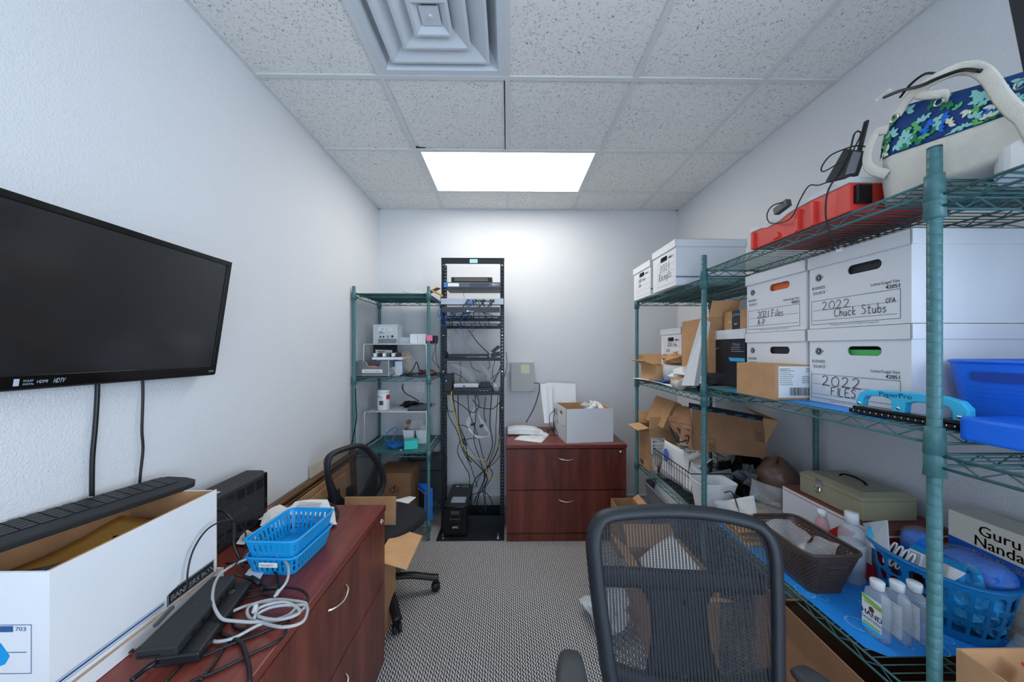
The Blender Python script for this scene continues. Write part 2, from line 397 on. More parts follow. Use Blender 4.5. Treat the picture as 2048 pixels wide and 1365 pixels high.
g = G(); g.box(-1.0, -.945, YF-.13, YF+.015, 0, 2.2); g.box(.545, .60, YF-.13, YF+.015, 0, 2.2); g.box(-.945, .545, YF-.13, YF+.015, 2.145, 2.2); struct(g, 'fill_doorway_1', M_base)  # casing of an unseen doorway, added to let world light in as general fill
g = G(); g.box(XR+.02, XR+.07, WY0, WY0+.05, WZ0, WZ1); g.box(XR+.02, XR+.07, WY1-.05, WY1, WZ0, WZ1); g.box(XR+.02, XR+.07, WY0, WY1, WZ0, WZ0+.05); g.box(XR+.02, XR+.07, WY0, WY1, WZ1-.05, WZ1); g.box(XR+.03, XR+.06, WY0, WY1, 1.63, 1.67)
struct(g, 'window_1', M_base)
# suspended ceiling: tiles, diffuser, light panel in a 0.61 m grid
GX = [XL, -.61, 0, .62, 1.25, XR]; GY = [YF-.1, .45, 1.06, 1.67, 2.285, 2.892, YB]
ceil = struct(G().box(XL, XR, YF-.12, YB, H+.26, H+.3), 'ceiling', M_tile)
for i in range(5):
    for j in range(6):
        x0, x1, y0, y1 = GX[i], GX[i+1], GY[j], GY[j+1]
        if i == 1 and j == 2: continue                        # air diffuser here
        if i in (1, 2) and j == 4: continue                   # light panel here
        z = H
        if i == 1 and j == 3:                                 # slightly shifted tile leaves a dark gap
            part(ceil, G().box(x0+.01, x1-.018, y0, y1-.004, z+.003, z+.018), 'ceiling_tile', M_tile); continue
        part(ceil, G().box(x0, x1, y0, y1, z+.001, z+.016), 'ceiling_tile', M_tile)
g = G()
for x in GX[1:-1]: 
    if x == 0: g.box(x-.012, x+.012, YF-.1, GY[4], H-.006, H+.001); g.box(x-.012, x+.012, GY[5], YB, H-.006, H+.001)
    else: g.box(x-.012, x+.012, YF-.1, YB, H-.006, H+.001)
for y in GY[1:-1]: g.box(XL, XR, y-.012, y+.012, H-.0065, H+.0005)
g.box(XL, XL+.02, YF-.1, YB, H-.004, H+.001); g.box(XR-.02, XR, YF-.1, YB, H-.004, H+.001); g.box(XL, XR, YB-.02, YB, H-.004, H+.001)
struct(g, 'trim_1', M_grid)
solo(G().poly((-.598, 2.273, H+.0005), X, -Y, [(0, 0), (.07, .004), (.055, .014), (.03, .012), (.012, .022), (0, .02)], .0), 'tile_chip', mat('tile_dark_gap', (40, 40, 38), .9), 'small dark broken corner of ceiling tile at the light panel', 'chip', kind='structure')
# baseboards
g = G(); g.box(XL, XR, YB-.012, YB, 0, .09); g.box(XL, XR, YB-.016, YB, .09, .1)
struct(g, 'baseboard_back', M_base)
g = G(); g.box(XL, XL+.012, YF, YB, 0, .1); struct(g, 'baseboard_left', M_base)
g = G(); g.box(XR-.012, XR, YF, YB, 0, .1); struct(g, 'baseboard_right', M_base)
# light panel
T = thing('ceiling_light', 'rectangular white glowing light panel recessed in the ceiling', 'ceiling light', (.005, 2.588, H))
M_panel = mat('light_diffuser', (255, 252, 245), .5, emis=PANEL_STRENGTH)
part(T, G().box(-.575, .587, 2.305, 2.872, H-.003, H+.002), 'diffuser', M_panel)
g = G(); g.box(-.598, -.575, 2.297, 2.88, H-.006, H+.002); g.box(.587, .608, 2.297, 2.88, H-.006, H+.002)
g.box(-.575, .587, 2.297, 2.305, H-.006, H+.002); g.box(-.575, .587, 2.872, 2.88, H-.006, H+.002); part(T, g, 'frame', M_grid)
part(T, G().box(-.59, .60, 2.30, 2.878, H+.003, H+.12), 'housing', M_grid)
# air diffuser: stepped square cones
M_vent = mat('diffuser_white_metal', (206, 212, 218), .4)
T = thing('air_diffuser', 'square white metal air diffuser with nested louvres in the ceiling', 'air vent', (-.305, 1.365, H))
cx, cy = -.305, 1.365
def ring(g, r0, z0, r1, z1):
    a = [V((cx+sx*r0, cy+sy*r0, z0)) for sx, sy in ((-1, -1), (1, -1), (1, 1), (-1, 1))]
    c_ = [V((cx+sx*r1, cy+sy*r1, z1)) for sx, sy in ((-1, -1), (1, -1), (1, 1), (-1, 1))]
    g.add(a+c_, [(i, (i+1) % 4, 4+(i+1) % 4, 4+i) for i in range(4)])
g = G(); ring(g, .295, H-.004, .262, H-.004); ring(g, .262, H-.004, .25, H+.03); ring(g, .25, H+.03, .2, H+.09); part(T, g, 'outer_frame', M_vent, solid=.002)
for k, (ro, zo, ri, zi) in enumerate(((.224, -.004, .132, .034), (.146, -.008, .066, .028), (.079, -.012, .03, .016))):
    g = G(); ring(g, ro, H+zo, ro-.012, H+zo-.001); ring(g, ro-.012, H+zo-.001, ri, H+zi); ring(g, ro, H+zo, ro-.004, H+zo+.02)
    part(T, g, 'louvre', M_vent, solid=.0015)
g = G(); g.box(cx-.038, cx+.038, cy-.038, cy+.038, H-.002, H+.004); g.lathe([(.0, -.004), (.009, -.004), (.009, .008)], (cx, cy, H-.004), 12)
part(T, g, 'centre_plate', M_vent)
struct(G().box(cx-.29, cx+.29, cy-.29, cy+.29, H+.1, H+.12), 'trim_2', mat('duct_dark', (90, 96, 104), .8))
# ================================================================== lateral file cabinets
def lateral(label, loc, rz, w=.93, d=.585, h=.748, topmat=None, lockside=1, group=None):
    # local: front at y=0 facing -y, x 0..w
    T = thing('lateral_file_cabinet', label, 'filing cabinet', loc, rz, group)
    g = G(); g.box(0, w, .004, d, .0, h-.03); part(T, g, 'body', M_wood, local=True, bevel=.001)
    part(T, G().box(-.003, w+.003, -.02, d, h-.028, h), 'cabinet_top', topmat or M_woodtopx, local=True, bevel=.0025)
    part(T, G().box(.0, w, -.012, .004, 0, .058), 'plinth', M_wood, local=True)
    for z0, z1, hz in ((.066, .392, .325), (.400, .712, .645)):
        D = part(T, G().box(.002, w-.002, -.016, .004, z0, z1), 'drawer', M_wood, local=True, bevel=.0015)
        pts = [(w/2-.062, -.017, hz), (w/2-.045, -.034, hz-.004), (w/2, -.043, hz-.009), (w/2+.045, -.034, hz-.004), (w/2+.062, -.017, hz)]
        part(D, G().tube(pts, (.0045, .003), 8, 6), 'handle', M_nickel, local=True, smooth=True)
    lx = w-.045
    g = G(); R90 = Matrix.Rotation(math.pi/2, 3, 'X')
    g.lathe([(.0, .006), (.009, .005), (.012, 0), (.0125, -.002)], (lx, -.017, .69), 16, ax_=R90); g.box(lx-.001, lx+.001, -.0245, -.02, .684, .696)
    part(T, g, 'lock', M_chrome, local=True, smooth=True)
    return T
lateral('mahogany lateral file cabinet against the back wall beside the rack', (-.008, 2.675, 0), 0, group=None)
# the pair along the left wall: fronts face +x, so turn by +90 degrees (local x -> +y, local -y -> +x)
C1 = lateral('mahogany lateral file cabinet under the television, carrying the blue baskets', (-.600, .722, 0), math.pi/2, w=.93, d=.612, topmat=M_woodtopx)
C2 = lateral('mahogany lateral file cabinet nearest the camera along the left wall', (-.600, -.215, 0), math.pi/2, w=.93, d=.612, topmat=M_woodtopx)
DZ = .7482                                                  # desk height

# ================================================================== wire shelving
def post_mesh(h):
    g = G(); prof = [(0, 0), (.0125, 0)]; z = .012
    while z < h-.02:
        prof += [(.0127, z), (.0127, z+.0225), (.0118, z+.0235), (.0127, z+.0245)]; z += .0254
    prof += [(.0127, h-.004), (.0105, h), (0, h)]
    return g.lathe(prof, (0, 0, 0), 14)
def wire_shelf(T, x0, x1, y0, y1, z, collars):
    g = G(); R = .0034
    lo = z-.027
    for zz in (z, lo):
        g.bar((x0, y0, zz), (x0, y1, zz), R); g.bar((x1, y0, zz), (x1, y1, zz), R)
        g.bar((x0, y0, zz), (x1, y0, zz), R); g.bar((x0, y1, zz), (x1, y1, zz), R)
    def zig(a, b_):
        a, b_ = V(a), V(b_); n = max(2, round((b_-a).length/.042)); P = []
        for i in range(n+1):
            p = a.lerp(b_, .02+.96*i/n); p.z = z-.002 if i % 2 == 0 else lo+.002; P.append(p)
        g.tube(P, .002, 5, smooth=False)
    zig((x0, y0+.02, z), (x0, y1-.02, z)); zig((x1, y0+.02, z), (x1, y1-.02, z)); zig((x0+.02, y0, z), (x1-.02, y0, z)); zig((x0+.02, y1, z), (x1-.02, y1, z))
    for k in (.36, .68):
        xx = x0+(x1-x0)*k; g.bar((xx, y0, z-.006), (xx, y1, z-.006), .0028); g.bar((xx, y0, lo), (xx, y1, lo), .0028); zig((xx, y0+.02, z), (xx, y1-.02, z))
    n = round((y1-y0)/.0235)
    for i in range(1, n):
        y = y0+(y1-y0)*i/n; g.bar((x0-.001, y, z-.001), (x1+.001, y, z-.001), .0017, 4)
    D = part(T, g, 'wire_shelf', M_greend, smooth=True)
    for (cx, cy, zz) in collars:
        c = G(); c.lathe([(.0135, -.052), (.0195, -.05), (.0175, -.022), (.0185, -.02), (.0165, .012), (.0135, .014)], (cx, cy, zz), 18)
        part(D, c, 'collar', M_green, smooth=True)
    return D
def shelving(label, posts, levels, x0, x1, y0, y1, group=None, name='wire_shelving_unit'):
    T = thing(name, label, 'shelving', ((x0+x1)/2, (y0+y1)/2, 0), 0, group)
    for (px, py, hh) in posts:
        P = part(T, post_mesh(hh).xf(Matrix.Translation((px, py, 0))), 'post', M_green, smooth=True)
    for (z, cz) in levels:
        wire_shelf(T, x0, x1, y0, y1, z, [(px, py, z+cz) for (px, py, hh) in posts])
    return T
SX0, SX1 = 1.0, 1.575
ST = thing('wire_shelving_unit', 'long green wire shelving full of file boxes along the right wall', 'shelving', (1.29, 1.25, 0))
for y in (2.655, 1.742, .795, -.15):
    for x in (SX0, SX1): part(ST, post_mesh(1.967).xf(Matrix.Translation((x, y, 0))), 'post', M_green, smooth=True)
for y0, y1, zs in ((.795, 1.742, (1.889, 1.299, .645)), (1.742, 2.655, (1.850, 1.249, .615)), (-.15, .795, (1.850, 1.247, .600))):
    for z in zs:
        wire_shelf(ST, SX0, SX1, y0, y1, z, [(x, y, z) for x in (SX0, SX1) for y in (y0, y1)])
LX0, LX1, LY0, LY1 = -1.19, -.613, 2.69, 3.225
SL = shelving('green wire shelving unit in the back left corner beside the rack', [(LX0, LY0, 1.975), (LX1, LY0, 1.975), (LX0, LY1, 1.975), (LX1, LY1, 1.975)],
         [(1.917, 0), (1.264, 0), (.678, 0), (.125, 0)], LX0, LX1, LY0, LY1)
# translucent liners on the left unit's shelves
M_liner = mat('green_translucent_liner', (60, 120, 122), .35, alpha=.72)
for z in (1.917, .678):
    solo(G().box(LX0+.02, LX1-.02, LY0+.015, LY1-.015, z+.002, z+.0035), 'shelf_liner', M_liner, 'translucent green liner on the '+('topmost' if z > 1 else 'third')+' shelf of the back left unit', 'shelf liner')

# ================================================================== television
p_t = ax(462, 525, -1.10); p_b = ax(428, 748, -1.163)
up = (p_t-p_b); hh = up.length; up = up.normalized(); ydir = V((0, -1, 0)); ydir = (ydir - up*ydir.dot(up)).normalized()
nrm = ydir.cross(up)                                        # from screen outwards? make it point to +x
if nrm.x < 0: nrm = -nrm
WT = .755
T = thing('television', 'flat black television tilted on the left wall', 'television', (p_b.x-.02, p_b.y-WT/2, p_b.z))
O = p_b+ydir*WT                                             # lower near corner; along +y is x direction seen from the room
xd = -ydir
def tv(u, v, w): return O+xd*u+up*v+nrm*w
g = G(); g.obox(tv(0, 0, -.035), xd*WT, up*hh, nrm*.035); part(T, g, 'casing', M_blackm, bevel=.003)
g = G(); bz = .018
for a in ((0, 0, WT, .032), (0, hh-bz, WT, hh), (0, .032, bz, hh-bz), (WT-bz, .032, WT, hh-bz)):
    g.obox(tv(a[0], a[1], 0), xd*(a[2]-a[0]), up*(a[3]-a[1]), nrm*.006)
part(T, g, 'bezel', M_gloss, bevel=.0015)
part(T, G().obox(tv(bz, .032, .0), xd*(WT-2*bz), up*(hh-bz-.032), nrm*.002), 'screen', M_screen)
g = G(); g.obox(tv(0, -.004, -.03), xd*WT, up*.012, nrm*.032); part(T, g, 'lower_trim', M_blackm)
g = G(); o = tv(0, 0, .0062); sz = .019; U0 = WT-.755
ph = tv(0, 0, 0)
def tvu(px, py):                                            # photo point on the bezel plane -> distance along the bezel
    q = apl(px, py, O, nrm); return (q-O).dot(xd)
g.text('HDTV', o, xd, up, tvu(99, 770), .010, .017, sx=.5, shear=.2); g.text('HDMI', o, xd, up, tvu(66, 774), .012, .011, sx=.75)
g.text('DOLBY', o, xd, up, tvu(38, 777), .017, .007, sx=.8); g.text('DIGITAL', o, xd, up, tvu(38, 777), .009, .0065, sx=.8); g.rect(o, xd, up, tvu(18, 780), .008, tvu(30, 779), .025)
g.text('VIZIO', o, xd, up, WT-.036, .01, .009)
part(T, g, 'lettering', mat('silver_print', (176, 190, 204), .4))
g = G(); g.obox(tv(WT*.3, hh*.3, -.06), xd*.3, up*.2, nrm*.03); g.box(XL, XL+.03, tv(WT*.35, 0, 0).y, tv(WT*.65, 0, 0).y, p_b.z+.12, p_b.z+.32)
g.bar((XL+.02, tv(WT*.5, 0, 0).y, p_b.z+.22), tv(WT*.5, hh*.45, -.05), .02, 10)
part(T, g, 'wall_bracket', M_blackm)
xw = XL+.008
solo(G().tube([ax(193, 745, xw), ax(195, 780, xw), ax(191, 850, xw), ax(185, 920, xw), ax(184, 1000, xw), ax(184, 1050, xw)], .0055, 8), 'cable', M_cable, 'thicker black cable hanging from the television, nearer the camera', 'cable', smooth=True)
solo(G().tube([ax(285, 745, xw), ax(286, 790, xw), ax(284, 860, xw), ax(286, 900, xw), ax(280, 960, xw), ax(278, 1020, xw)], .0036, 8), 'cable', M_cable, 'thinner black cable hanging from the television, farther along the wall', 'cable', smooth=True)

# ================================================================== task chairs
M_mesh = mat('chair_mesh_fabric', (32, 34, 40), .7)
n, b = nodes(M_mesh); tc = n.nodes.new('ShaderNodeTexCoord'); sp = n.nodes.new('ShaderNodeSeparateXYZ'); n.links.new(tc.outputs['Object'], sp.inputs[0])
sx_ = mth(n, 'ABSOLUTE', mth(n, 'SINE', mth(n, 'MULTIPLY', sp.outputs['X'], math.pi/.0088)))
sz_ = mth(n, 'ABSOLUTE', mth(n, 'SINE', mth(n, 'MULTIPLY', sp.outputs['Z'], math.pi/.0042)))
fx = mth(n, 'ABSOLUTE', mth(n, 'SINE', mth(n, 'MULTIPLY', sp.outputs['X'], math.pi/.0022)))
gap = mth(n, 'MULTIPLY', mth(n, 'LESS_THAN', sx_, .42), mth(n, 'ADD', .75, mth(n, 'MULTIPLY', mth(n, 'LESS_THAN', sz_, .8), .25)))
fine = mth(n, 'MULTIPLY', mth(n, 'MULTIPLY', mth(n, 'LESS_THAN', fx, .8), mth(n, 'LESS_THAN', sz_, .75)), .42)
n.links.new(mth(n, 'SUBTRACT', 1, mth(n, 'MAXIMUM', gap, fine)), b.inputs['Alpha'])
M_mesh2 = mat('fine_chair_mesh_fabric', (34, 36, 40), .7, alpha=.62)
M_frame = mat('chair_frame_plastic', (34, 38, 44), .5, bump=.15, bscale=500); M_pad = mat('arm_pad_rubber', (62, 64, 67), .6, bump=.1, bscale=500)
def chair(label, loc, rz, outline, lean, mesh_m, arms=True, supports=True, seat_w=.25):
    """local: origin on the floor under the seat, faces -y; outline = closed (x, z) of the back frame; lean(z) = y"""
    T = thing('office_chair', label, 'office chair', loc, rz)
    yb = lambda x, z: lean(z)-.55*max(0, abs(x)-.05)**2*1.2
    P = [V((x, yb(x, z), z)) for x, z in outline]
    part(T, G().tube(P, (.024, .016), 10, 5, closed=True), 'back_frame', M_frame, local=True, smooth=True)
    PS = smooth_path([V((x, 0, z)) for x, z in outline], 4, True); c0 = sum(PS, V((0, 0, 0)))/len(PS); N = len(PS)
    def mf(i, j):
        k = int(round(i*N)) % N; q = c0.lerp(PS[k], .02+.96*j); return V((q.x, yb(q.x, q.z)-.006, q.z))
    part(T, G().grid(mf, N, 8, cu=True), 'mesh_back', mesh_m, local=True, smooth=True)
    zs = [z for x, z in outline]; zb, zt = min(zs), max(zs); zm = zb+(zt-zb)*.62; hw = max(x for x, z in outline)
    g = G()
    def bandpt(u, v, zc, hgt, w, sag):
        x = (u-.5)*2*w; z = zc+(v-.5)*hgt*(1+.5*abs(u-.5)*0)-sag*(1-(2*u-1)**2); return V((x, yb(x, z)+.028+.02*(1-(2*u-1)**2), z))
    if supports:
        g.grid(lambda u, v: bandpt(u, v, zm+.012, .05, hw-.02, .022), 24, 3)
        def cpt(u, v):
            z = zb+.02+(zm-zb-.03)*v; w = .062+.035*abs(2*v-1)**2+.03*(1-v)+(.09*max(0, v-.8)/.2)**1.5
            x = (u-.5)*2*w; return V((x, yb(x, z)+.05, z))
        g.grid(cpt, 6, 10)
        def low(u, v):
            x = (u-.5)*2*(hw-.03); z = zb+.0+(.075+.05*(2*u-1)**2)*v; return V((x, yb(x, z)+.03, z))
        g.grid(low, 24, 3)
    else:
        def wing(u, v):
            x = (u-.5)*2*(hw-.02); k = abs(2*u-1); z0 = zb+.01; z1 = zb+.06+.24*k**2.2; z = z0+(z1-z0)*v
            return V((x, yb(x, z)+.028, z))
        g.grid(wing, 14, 5)
    part(T, g, 'lumbar_support', M_black, local=True, smooth=True, solid=.012)
    g = G(); g.tube([(0, .02, .40), (0, .2, .41), (0, lean(.5)+.05, .50), (0, lean(.62)+.055, .62)], (.035, .012), 8, 5); part(T, g, 'back_stem', M_black, local=True, smooth=True)
    # seat: rounded cushion
    def sq(t, a, b_, p=.5): c_, s_ = math.cos(t), math.sin(t); return math.copysign(abs(c_)**p, c_)*a, math.copysign(abs(s_)**p, s_)*b_
    prof = [(.0, .415), (.80, .415), (.96, .43), (1, .455), (.97, .478), (.85, .49), (.4, .492), (0, .488)]
    g = G(); n_ = 32
    g.grid(lambda u, v: (lambda r, z, xy: V((xy[0]*r, xy[1]*r, z)))(*prof[min(int(round(v*7)), 7)], sq(2*math.pi*u, seat_w, seat_w*.94, .55)), n_, 7, cu=True)
    part(T, g, 'seat', M_fabric, local=True, smooth=True)
    g = G(); g.lathe([(.0, .10), (.03, .10), (.03, .24), (.018, .25), (.018, .40), (.07, .405), (.07, .415), (0, .415)], (0, 0, 0), 16); part(T, g, 'gas_column', M_black, local=True, smooth=True)
    for i in range(5):
        a = math.radians(72*i+20); d = V((math.cos(a), math.sin(a), 0))
        L = part(T, G().tube([d*.02+Z*.125, d*.15+Z*.115, d*.27+Z*.085, d*.31+Z*.078], (.026, .016), 8, 4), 'base_leg', M_black, local=True, smooth=True)
        pp = V((-d.y, d.x, 0)); g = G(); c_ = d*.295+Z*.027
        for s_ in (-1, 1):
            Mx = Matrix((pp, d, Z)).transposed(); MM = Matrix(((pp.x, d.x, 0), (pp.y, d.y, 0), (0, 0, 1)))
            RX = MM @ Matrix.Rotation(math.pi/2, 3, 'Y')
            g.lathe([(0, -.009), (.022, -.009), (.0265, -.004), (.0265, .004), (.022, .009), (0, .009)], c_+pp*.014*s_, 14, ax_=RX)
        g.bar(c_+Z*.0, d*.295+Z*.08, .008); part(L, g, 'castor', M_black, local=True, smooth=True)
    if arms:
        for s_ in (-1, 1):
            g = G(); g.tube([(s_*.2, -.02, .405), (s_*.28, -.02, .42), (s_*.305, .0, .5), (s_*.31, .03, .66)], (.022, .012), 8, 5); A = part(T, g, 'armrest', M_black, local=True, smooth=True)
            ang = math.radians(arms_ang[0 if s_ < 0 else 1]); 
            def pad(u, v, s_=s_, ang=ang):
                prof = [(.0, 0), (.85, 0), (1, .008), (.94, .02), (.6, .025), (0, .025)]; r, z = prof[int(round(v*5))]
                x, y = sq(2*math.pi*u, .040*r, .135*r if 1 else 0, .6); x, y = x*math.cos(ang)-y*math.sin(ang), x*math.sin(ang)+y*math.cos(ang)
                return V((s_*.31+x, .105+y-.03, .66+z))
            part(A, G().grid(pad, 28, 5, cu=True), 'arm_pad', M_pad, local=True, smooth=True)
    return T
arms_ang = (-3, 16)
def out_fg():
    pts = [(-.222, 1.004), (-.19, 1.022), (-.10, 1.030), (0, 1.034), (.10, 1.030), (.19, 1.018), (.224, .998), (.238, .955), (.234, .88), (.226, .80), (.216, .72), (.205, .64), (.18, .575), (.09, .545), (0, .54), (-.09, .545), (-.18, .575), (-.205, .64), (-.216, .72), (-.226, .80), (-.234, .88), (-.238, .96)]
    return pts
chair('black mesh office chair in the foreground with its back to the file cabinet', (.455, .705, 0), math.radians(-5), out_fg(), lambda z: .16+.10*(z-.55)/.45+.0, M_mesh)
# chair behind the left cabinets: back outline read off the photo on its own tilted plane
ca = math.radians(64.5); loc2 = V((-.73, 2.07, 0)); 
fd = V((math.sin(ca), -math.cos(ca), 0)); rd = V((math.cos(ca), math.sin(ca), 0))     # facing and right-hand directions after rotation ca
pp0 = loc2-fd*.235; opts = [(650, 925), (662, 908), (700, 895), (722, 893), (737, 903), (755, 930), (763, 958), (757, 985), (742, 1005), (720, 1018), (690, 1025), (668, 1022), (660, 990), (652, 955)]
out2 = []
for q in opts:
    w = apl(q[0], q[1], pp0+Z*.8, (fd.x, fd.y, 0)); out2.append(((w-loc2).dot(rd), w.z))
chair('black mesh office chair with a slanted back by the green shelving at left', loc2, ca, out2, lambda z: .235, M_mesh2, arms=False, supports=False, seat_w=.215)
def crumple(name, label, cat, m, c, s, seed, n=14, amp=.18, kind=None, smooth=False, group=None, flat=1.0):
    rn = random.Random(seed); g = G(); ph = [(rn.uniform(0, 6.28), rn.randint(2, 5), rn.randint(1, 4), rn.uniform(.4, 1)) for _ in range(7)]
    def fn(u, v):
        a = 2*math.pi*u; b_ = math.pi*(v*.998+.001); r = 1
        for p_, k, l, w in ph: r += amp*.4*w*math.sin(k*a+p_+l*b_*1.7)
        r += rn.uniform(-amp*.35, amp*.35)
        return V((c[0]+s[0]*r*math.sin(b_)*math.cos(a), c[1]+s[1]*r*math.sin(b_)*math.sin(a), max(c[2]-s[2], c[2]+s[2]*r*math.cos(b_)*flat)))
    g.grid(fn, n, max(6, n//2+2), cu=True); return solo(g, name, m, label, cat, group, smooth)
def sheet(name, label, cat, m, corners, seed, amp=.006, n=8, group=None, solid=.0006, smooth=True, T=None):
    """wavy sheet through four corner points"""
    rn = random.Random(seed); A, B, C_, D = [V(c) for c in corners]; nn = (B-A).cross(D-A).normalized()
    ph = [(rn.uniform(0, 6), rn.uniform(2, 7), rn.uniform(2, 7)) for _ in range(4)]
    def fn(u, v):
        p_ = (A*(1-u)+B*u)*(1-v)+(D*(1-u)+C_*u)*v
        return p_+nn*sum(math.sin(q+k*u+l*v) for q, k, l in ph)*amp*.4
    g = G().grid(fn, n, n)
    if T: return part(T, g, name, m, smooth=smooth, solid=solid)
    return solo(g, name, m, label, cat, group, smooth, solid=solid)
def rrect(x0, x1, y0, y1, r, n=5):
    P = []
    for cx, cy, a in ((x1-r, y1-r, 0), (x0+r, y1-r, 90), (x0+r, y0+r, 180), (x1-r, y0+r, 270)):
        for k in range(n+1): t = math.radians(a+90*k/n); P.append((cx+r*math.cos(t), cy+r*math.sin(t)))
    return P
def per(P, u):                                              # point at fraction u round a closed polygon
    n = len(P); L = [math.dist(P[i], P[(i+1) % n]) for i in range(n)]; s_ = u*sum(L)
    for i in range(n):
        if s_ <= L[i]: k = s_/max(L[i], 1e-9); return (P[i][0]*(1-k)+P[(i+1) % n][0]*k, P[i][1]*(1-k)+P[(i+1) % n][1]*k)
        s_ -= L[i]
    return P[0]
def pcable(label, pts, m=M_cable, r=.0032, name='cable', group=None, depth=None):
    """cable through photo points; each (px, py, y)"""
    return solo(G().tube([ay(a, b_, c) for a, b_, c in pts], r, 6, 6), name, m, label, 'cable', group, smooth=True)
# ================================================================== equipment rack
RY, RX0, RX1, RH = 2.87, -.548, -.028, 2.238
T = thing('equipment_rack', 'tall open black network rack bolted to the floor at the back wall', 'equipment rack', ((RX0+RX1)/2, RY, 0))
def hole_strip(x0, x1, y, z0, z1, n):
    g = G(); xm = (x0+x1)/2; hw = (x1-x0)*.20
    NV_ = n*3
    xs = [x0, xm-hw, xm+hw, x1]
    for i in range(NV_+1):
        z = z0+(z1-z0)*i/NV_
        for x in xs: g.v.append(V((x, y, z)))
    for i in range(NV_):
        for k in range(3):
            if k == 1 and i % 3 == 1: continue
            a = i*4+k; g.f.append((a, a+1, a+5, a+4)); g.m.append(0)
    return g
for s_, xo in ((1, RX0), (-1, RX1)):
    g = hole_strip(xo if s_ > 0 else xo-.032, xo+.032 if s_ > 0 else xo, RY, .04, RH-.04, 78)
    P = part(T, g, 'upright', M_steel, solid=.0025)
    g = G(); xw = xo if s_ > 0 else xo-.0025; g.box(xw, xw+.0025, RY, RY+.075, .0, RH); part(P, g, 'side_web', M_steel)
    part(P, hole_strip(xo if s_ > 0 else xo-.032, xo+.032 if s_ > 0 else xo, RY+.075, .04, RH-.04, 78), 'rear_flange', M_steel, solid=.0025)
    g = G()
    for z in (.06, .12, .5, .75, 1.0, 1.3, 1.6, 1.9, 2.15):
        g.lathe([(0, -.003), (.005, -.003), (.005, 0)], (xo+s_*.016, RY-.001, z), 8, ax_=Matrix.Rotation(math.pi/2, 3, 'X'))
    part(P, g, 'bolt', M_chrome, kind='stuff')
g = G(); g.box(RX0, RX1, RY-.005, RY-.002, RH-.045, RH); g.box(RX0-.002, RX1+.002, RY-.008, RY+.08, RH, RH+.004); part(T, g, 'top_bar', M_steel)
part(T, G().rect((RX0+.235, RY-.006, RH-.038), X, Z, 0, 0, .065, .032), 'label', mat('pale_blue_label', (160, 206, 226), .5))
g = G(); g.box(RX0-.005, RX1+.003, 2.672, 3.10, .001, .008); part(T, g, 'base_plate', M_steel, bevel=.001)
for yy in (RY-.01, 3.05):
    part(T, G().box(RX0, RX1, yy, yy+.004, .008, .105), 'base_angle', M_steel)
for x_ in (RX0+.045, RX1-.045):
    g = G(); g.lathe([(0, .008), (.017, .008), (.017, .012), (.010, .013), (.010, .024), (.004, .024), (.004, .045), (0, .045)], (x_, 2.70, 0), 10); part(T, g, 'floor_bolt', M_chrome)
yE = RY-.006
def rz(py): return CH-(py-696)/690*2.875
def rx(px): return ay(px, 700, yE).x
# small switch sitting on the appliance
T = thing('network_switch', 'small black network switch with a row of ports, top of the rack', 'network switch', (rx(943), yE, rz(565)))
part(T, G().box(rx(902), rx(984), yE+.01, yE+.14, rz(564), rz(556)+.004), 'case', M_steel, bevel=.001)
g = G()
for k in range(17): g.box(rx(909)+k*.0162, rx(909)+k*.0162+.012, yE+.0085, yE+.0102, rz(562.5), rz(557.5))
part(T, g, 'port_row', mat('port_yellow', (150, 144, 120), .5)); g = G()
for k in range(17): g.box(rx(909)+k*.0162+.002, rx(909)+k*.0162+.010, yE+.0078, yE+.0096, rz(561.5), rz(558.5))
part(T, g, 'port_openings', M_ink)
T = thing('rack_appliance', 'blue-grey rack appliance with a digital label strip, uppermost full-width unit', 'rack appliance', (rx(945), yE, rz(576)))
zt_, zb_ = rz(566), rz(576)
part(T, G().box(rx(888), rx(1001), yE-.01, yE+.30, zb_, zt_), 'case', mat('slate_metal', (84, 92, 106), .45), bevel=.001)
part(T, G().rect((rx(888), yE-.01, zb_), X, Z, 0, .001, .038, zt_-zb_-.001), 'blue_panel', mat('denim_blue', (70, 120, 186), .4))
part(T, G().rect((rx(888), yE-.01, zb_), X, Z, .035, .006, .125, zt_-zb_-.008, .0014), 'display', M_paper)
g = G(); o_ = (rx(888), yE-.01, zb_)
for k in range(22): g.poly(o_, X, Z, [(.21+k*.0072, .006), (.213+k*.0072, .006), (.223+k*.0072, .034), (.22+k*.0072, .034)])
part(T, g, 'vent', M_ink)
part(T, G().text('digium', o_, X, Z, .395, .018, .022, off=.0012), 'lettering', M_paper)
part(T, G().rect((rx(930), yE-.01+.06, zb_-.0002), X, Y, 0, 0, .11, .06, -.0008), 'underside_label', M_grey)
g = G(); g.tube([(rx(922), yE+.2, zb_), (rx(921), yE+.2, zb_-.03), (rx(923), yE+.2, zb_-.06)], .0018, 5); solo(g, 'cable', M_cable, 'short thin wire hanging beneath the slate rack appliance, left', 'cable', smooth=True)
T = thing('patch_bay', 'silver patch panel with black and blue leads in its right half', 'patch panel', (rx(944), yE, rz(609)))
part(T, G().box(rx(882), rx(1007), yE-.008, yE-.004, rz(610), rz(598)), 'face_plate', mat('aluminium_plate', (180, 186, 196), .4, .3), bevel=.0008)
part(T, G().box(rx(890), rx(1001), yE-.004, yE+.12, rz(608), rz(600)), 'case', M_dgrey)
g = G(); rn = random.Random(5)
for k in range(12): g.box(rx(944)+k*.016, rx(944)+k*.016+.011, yE-.0095, yE-.0075, rz(605), rz(602))
part(T, g, 'port_row', M_black)
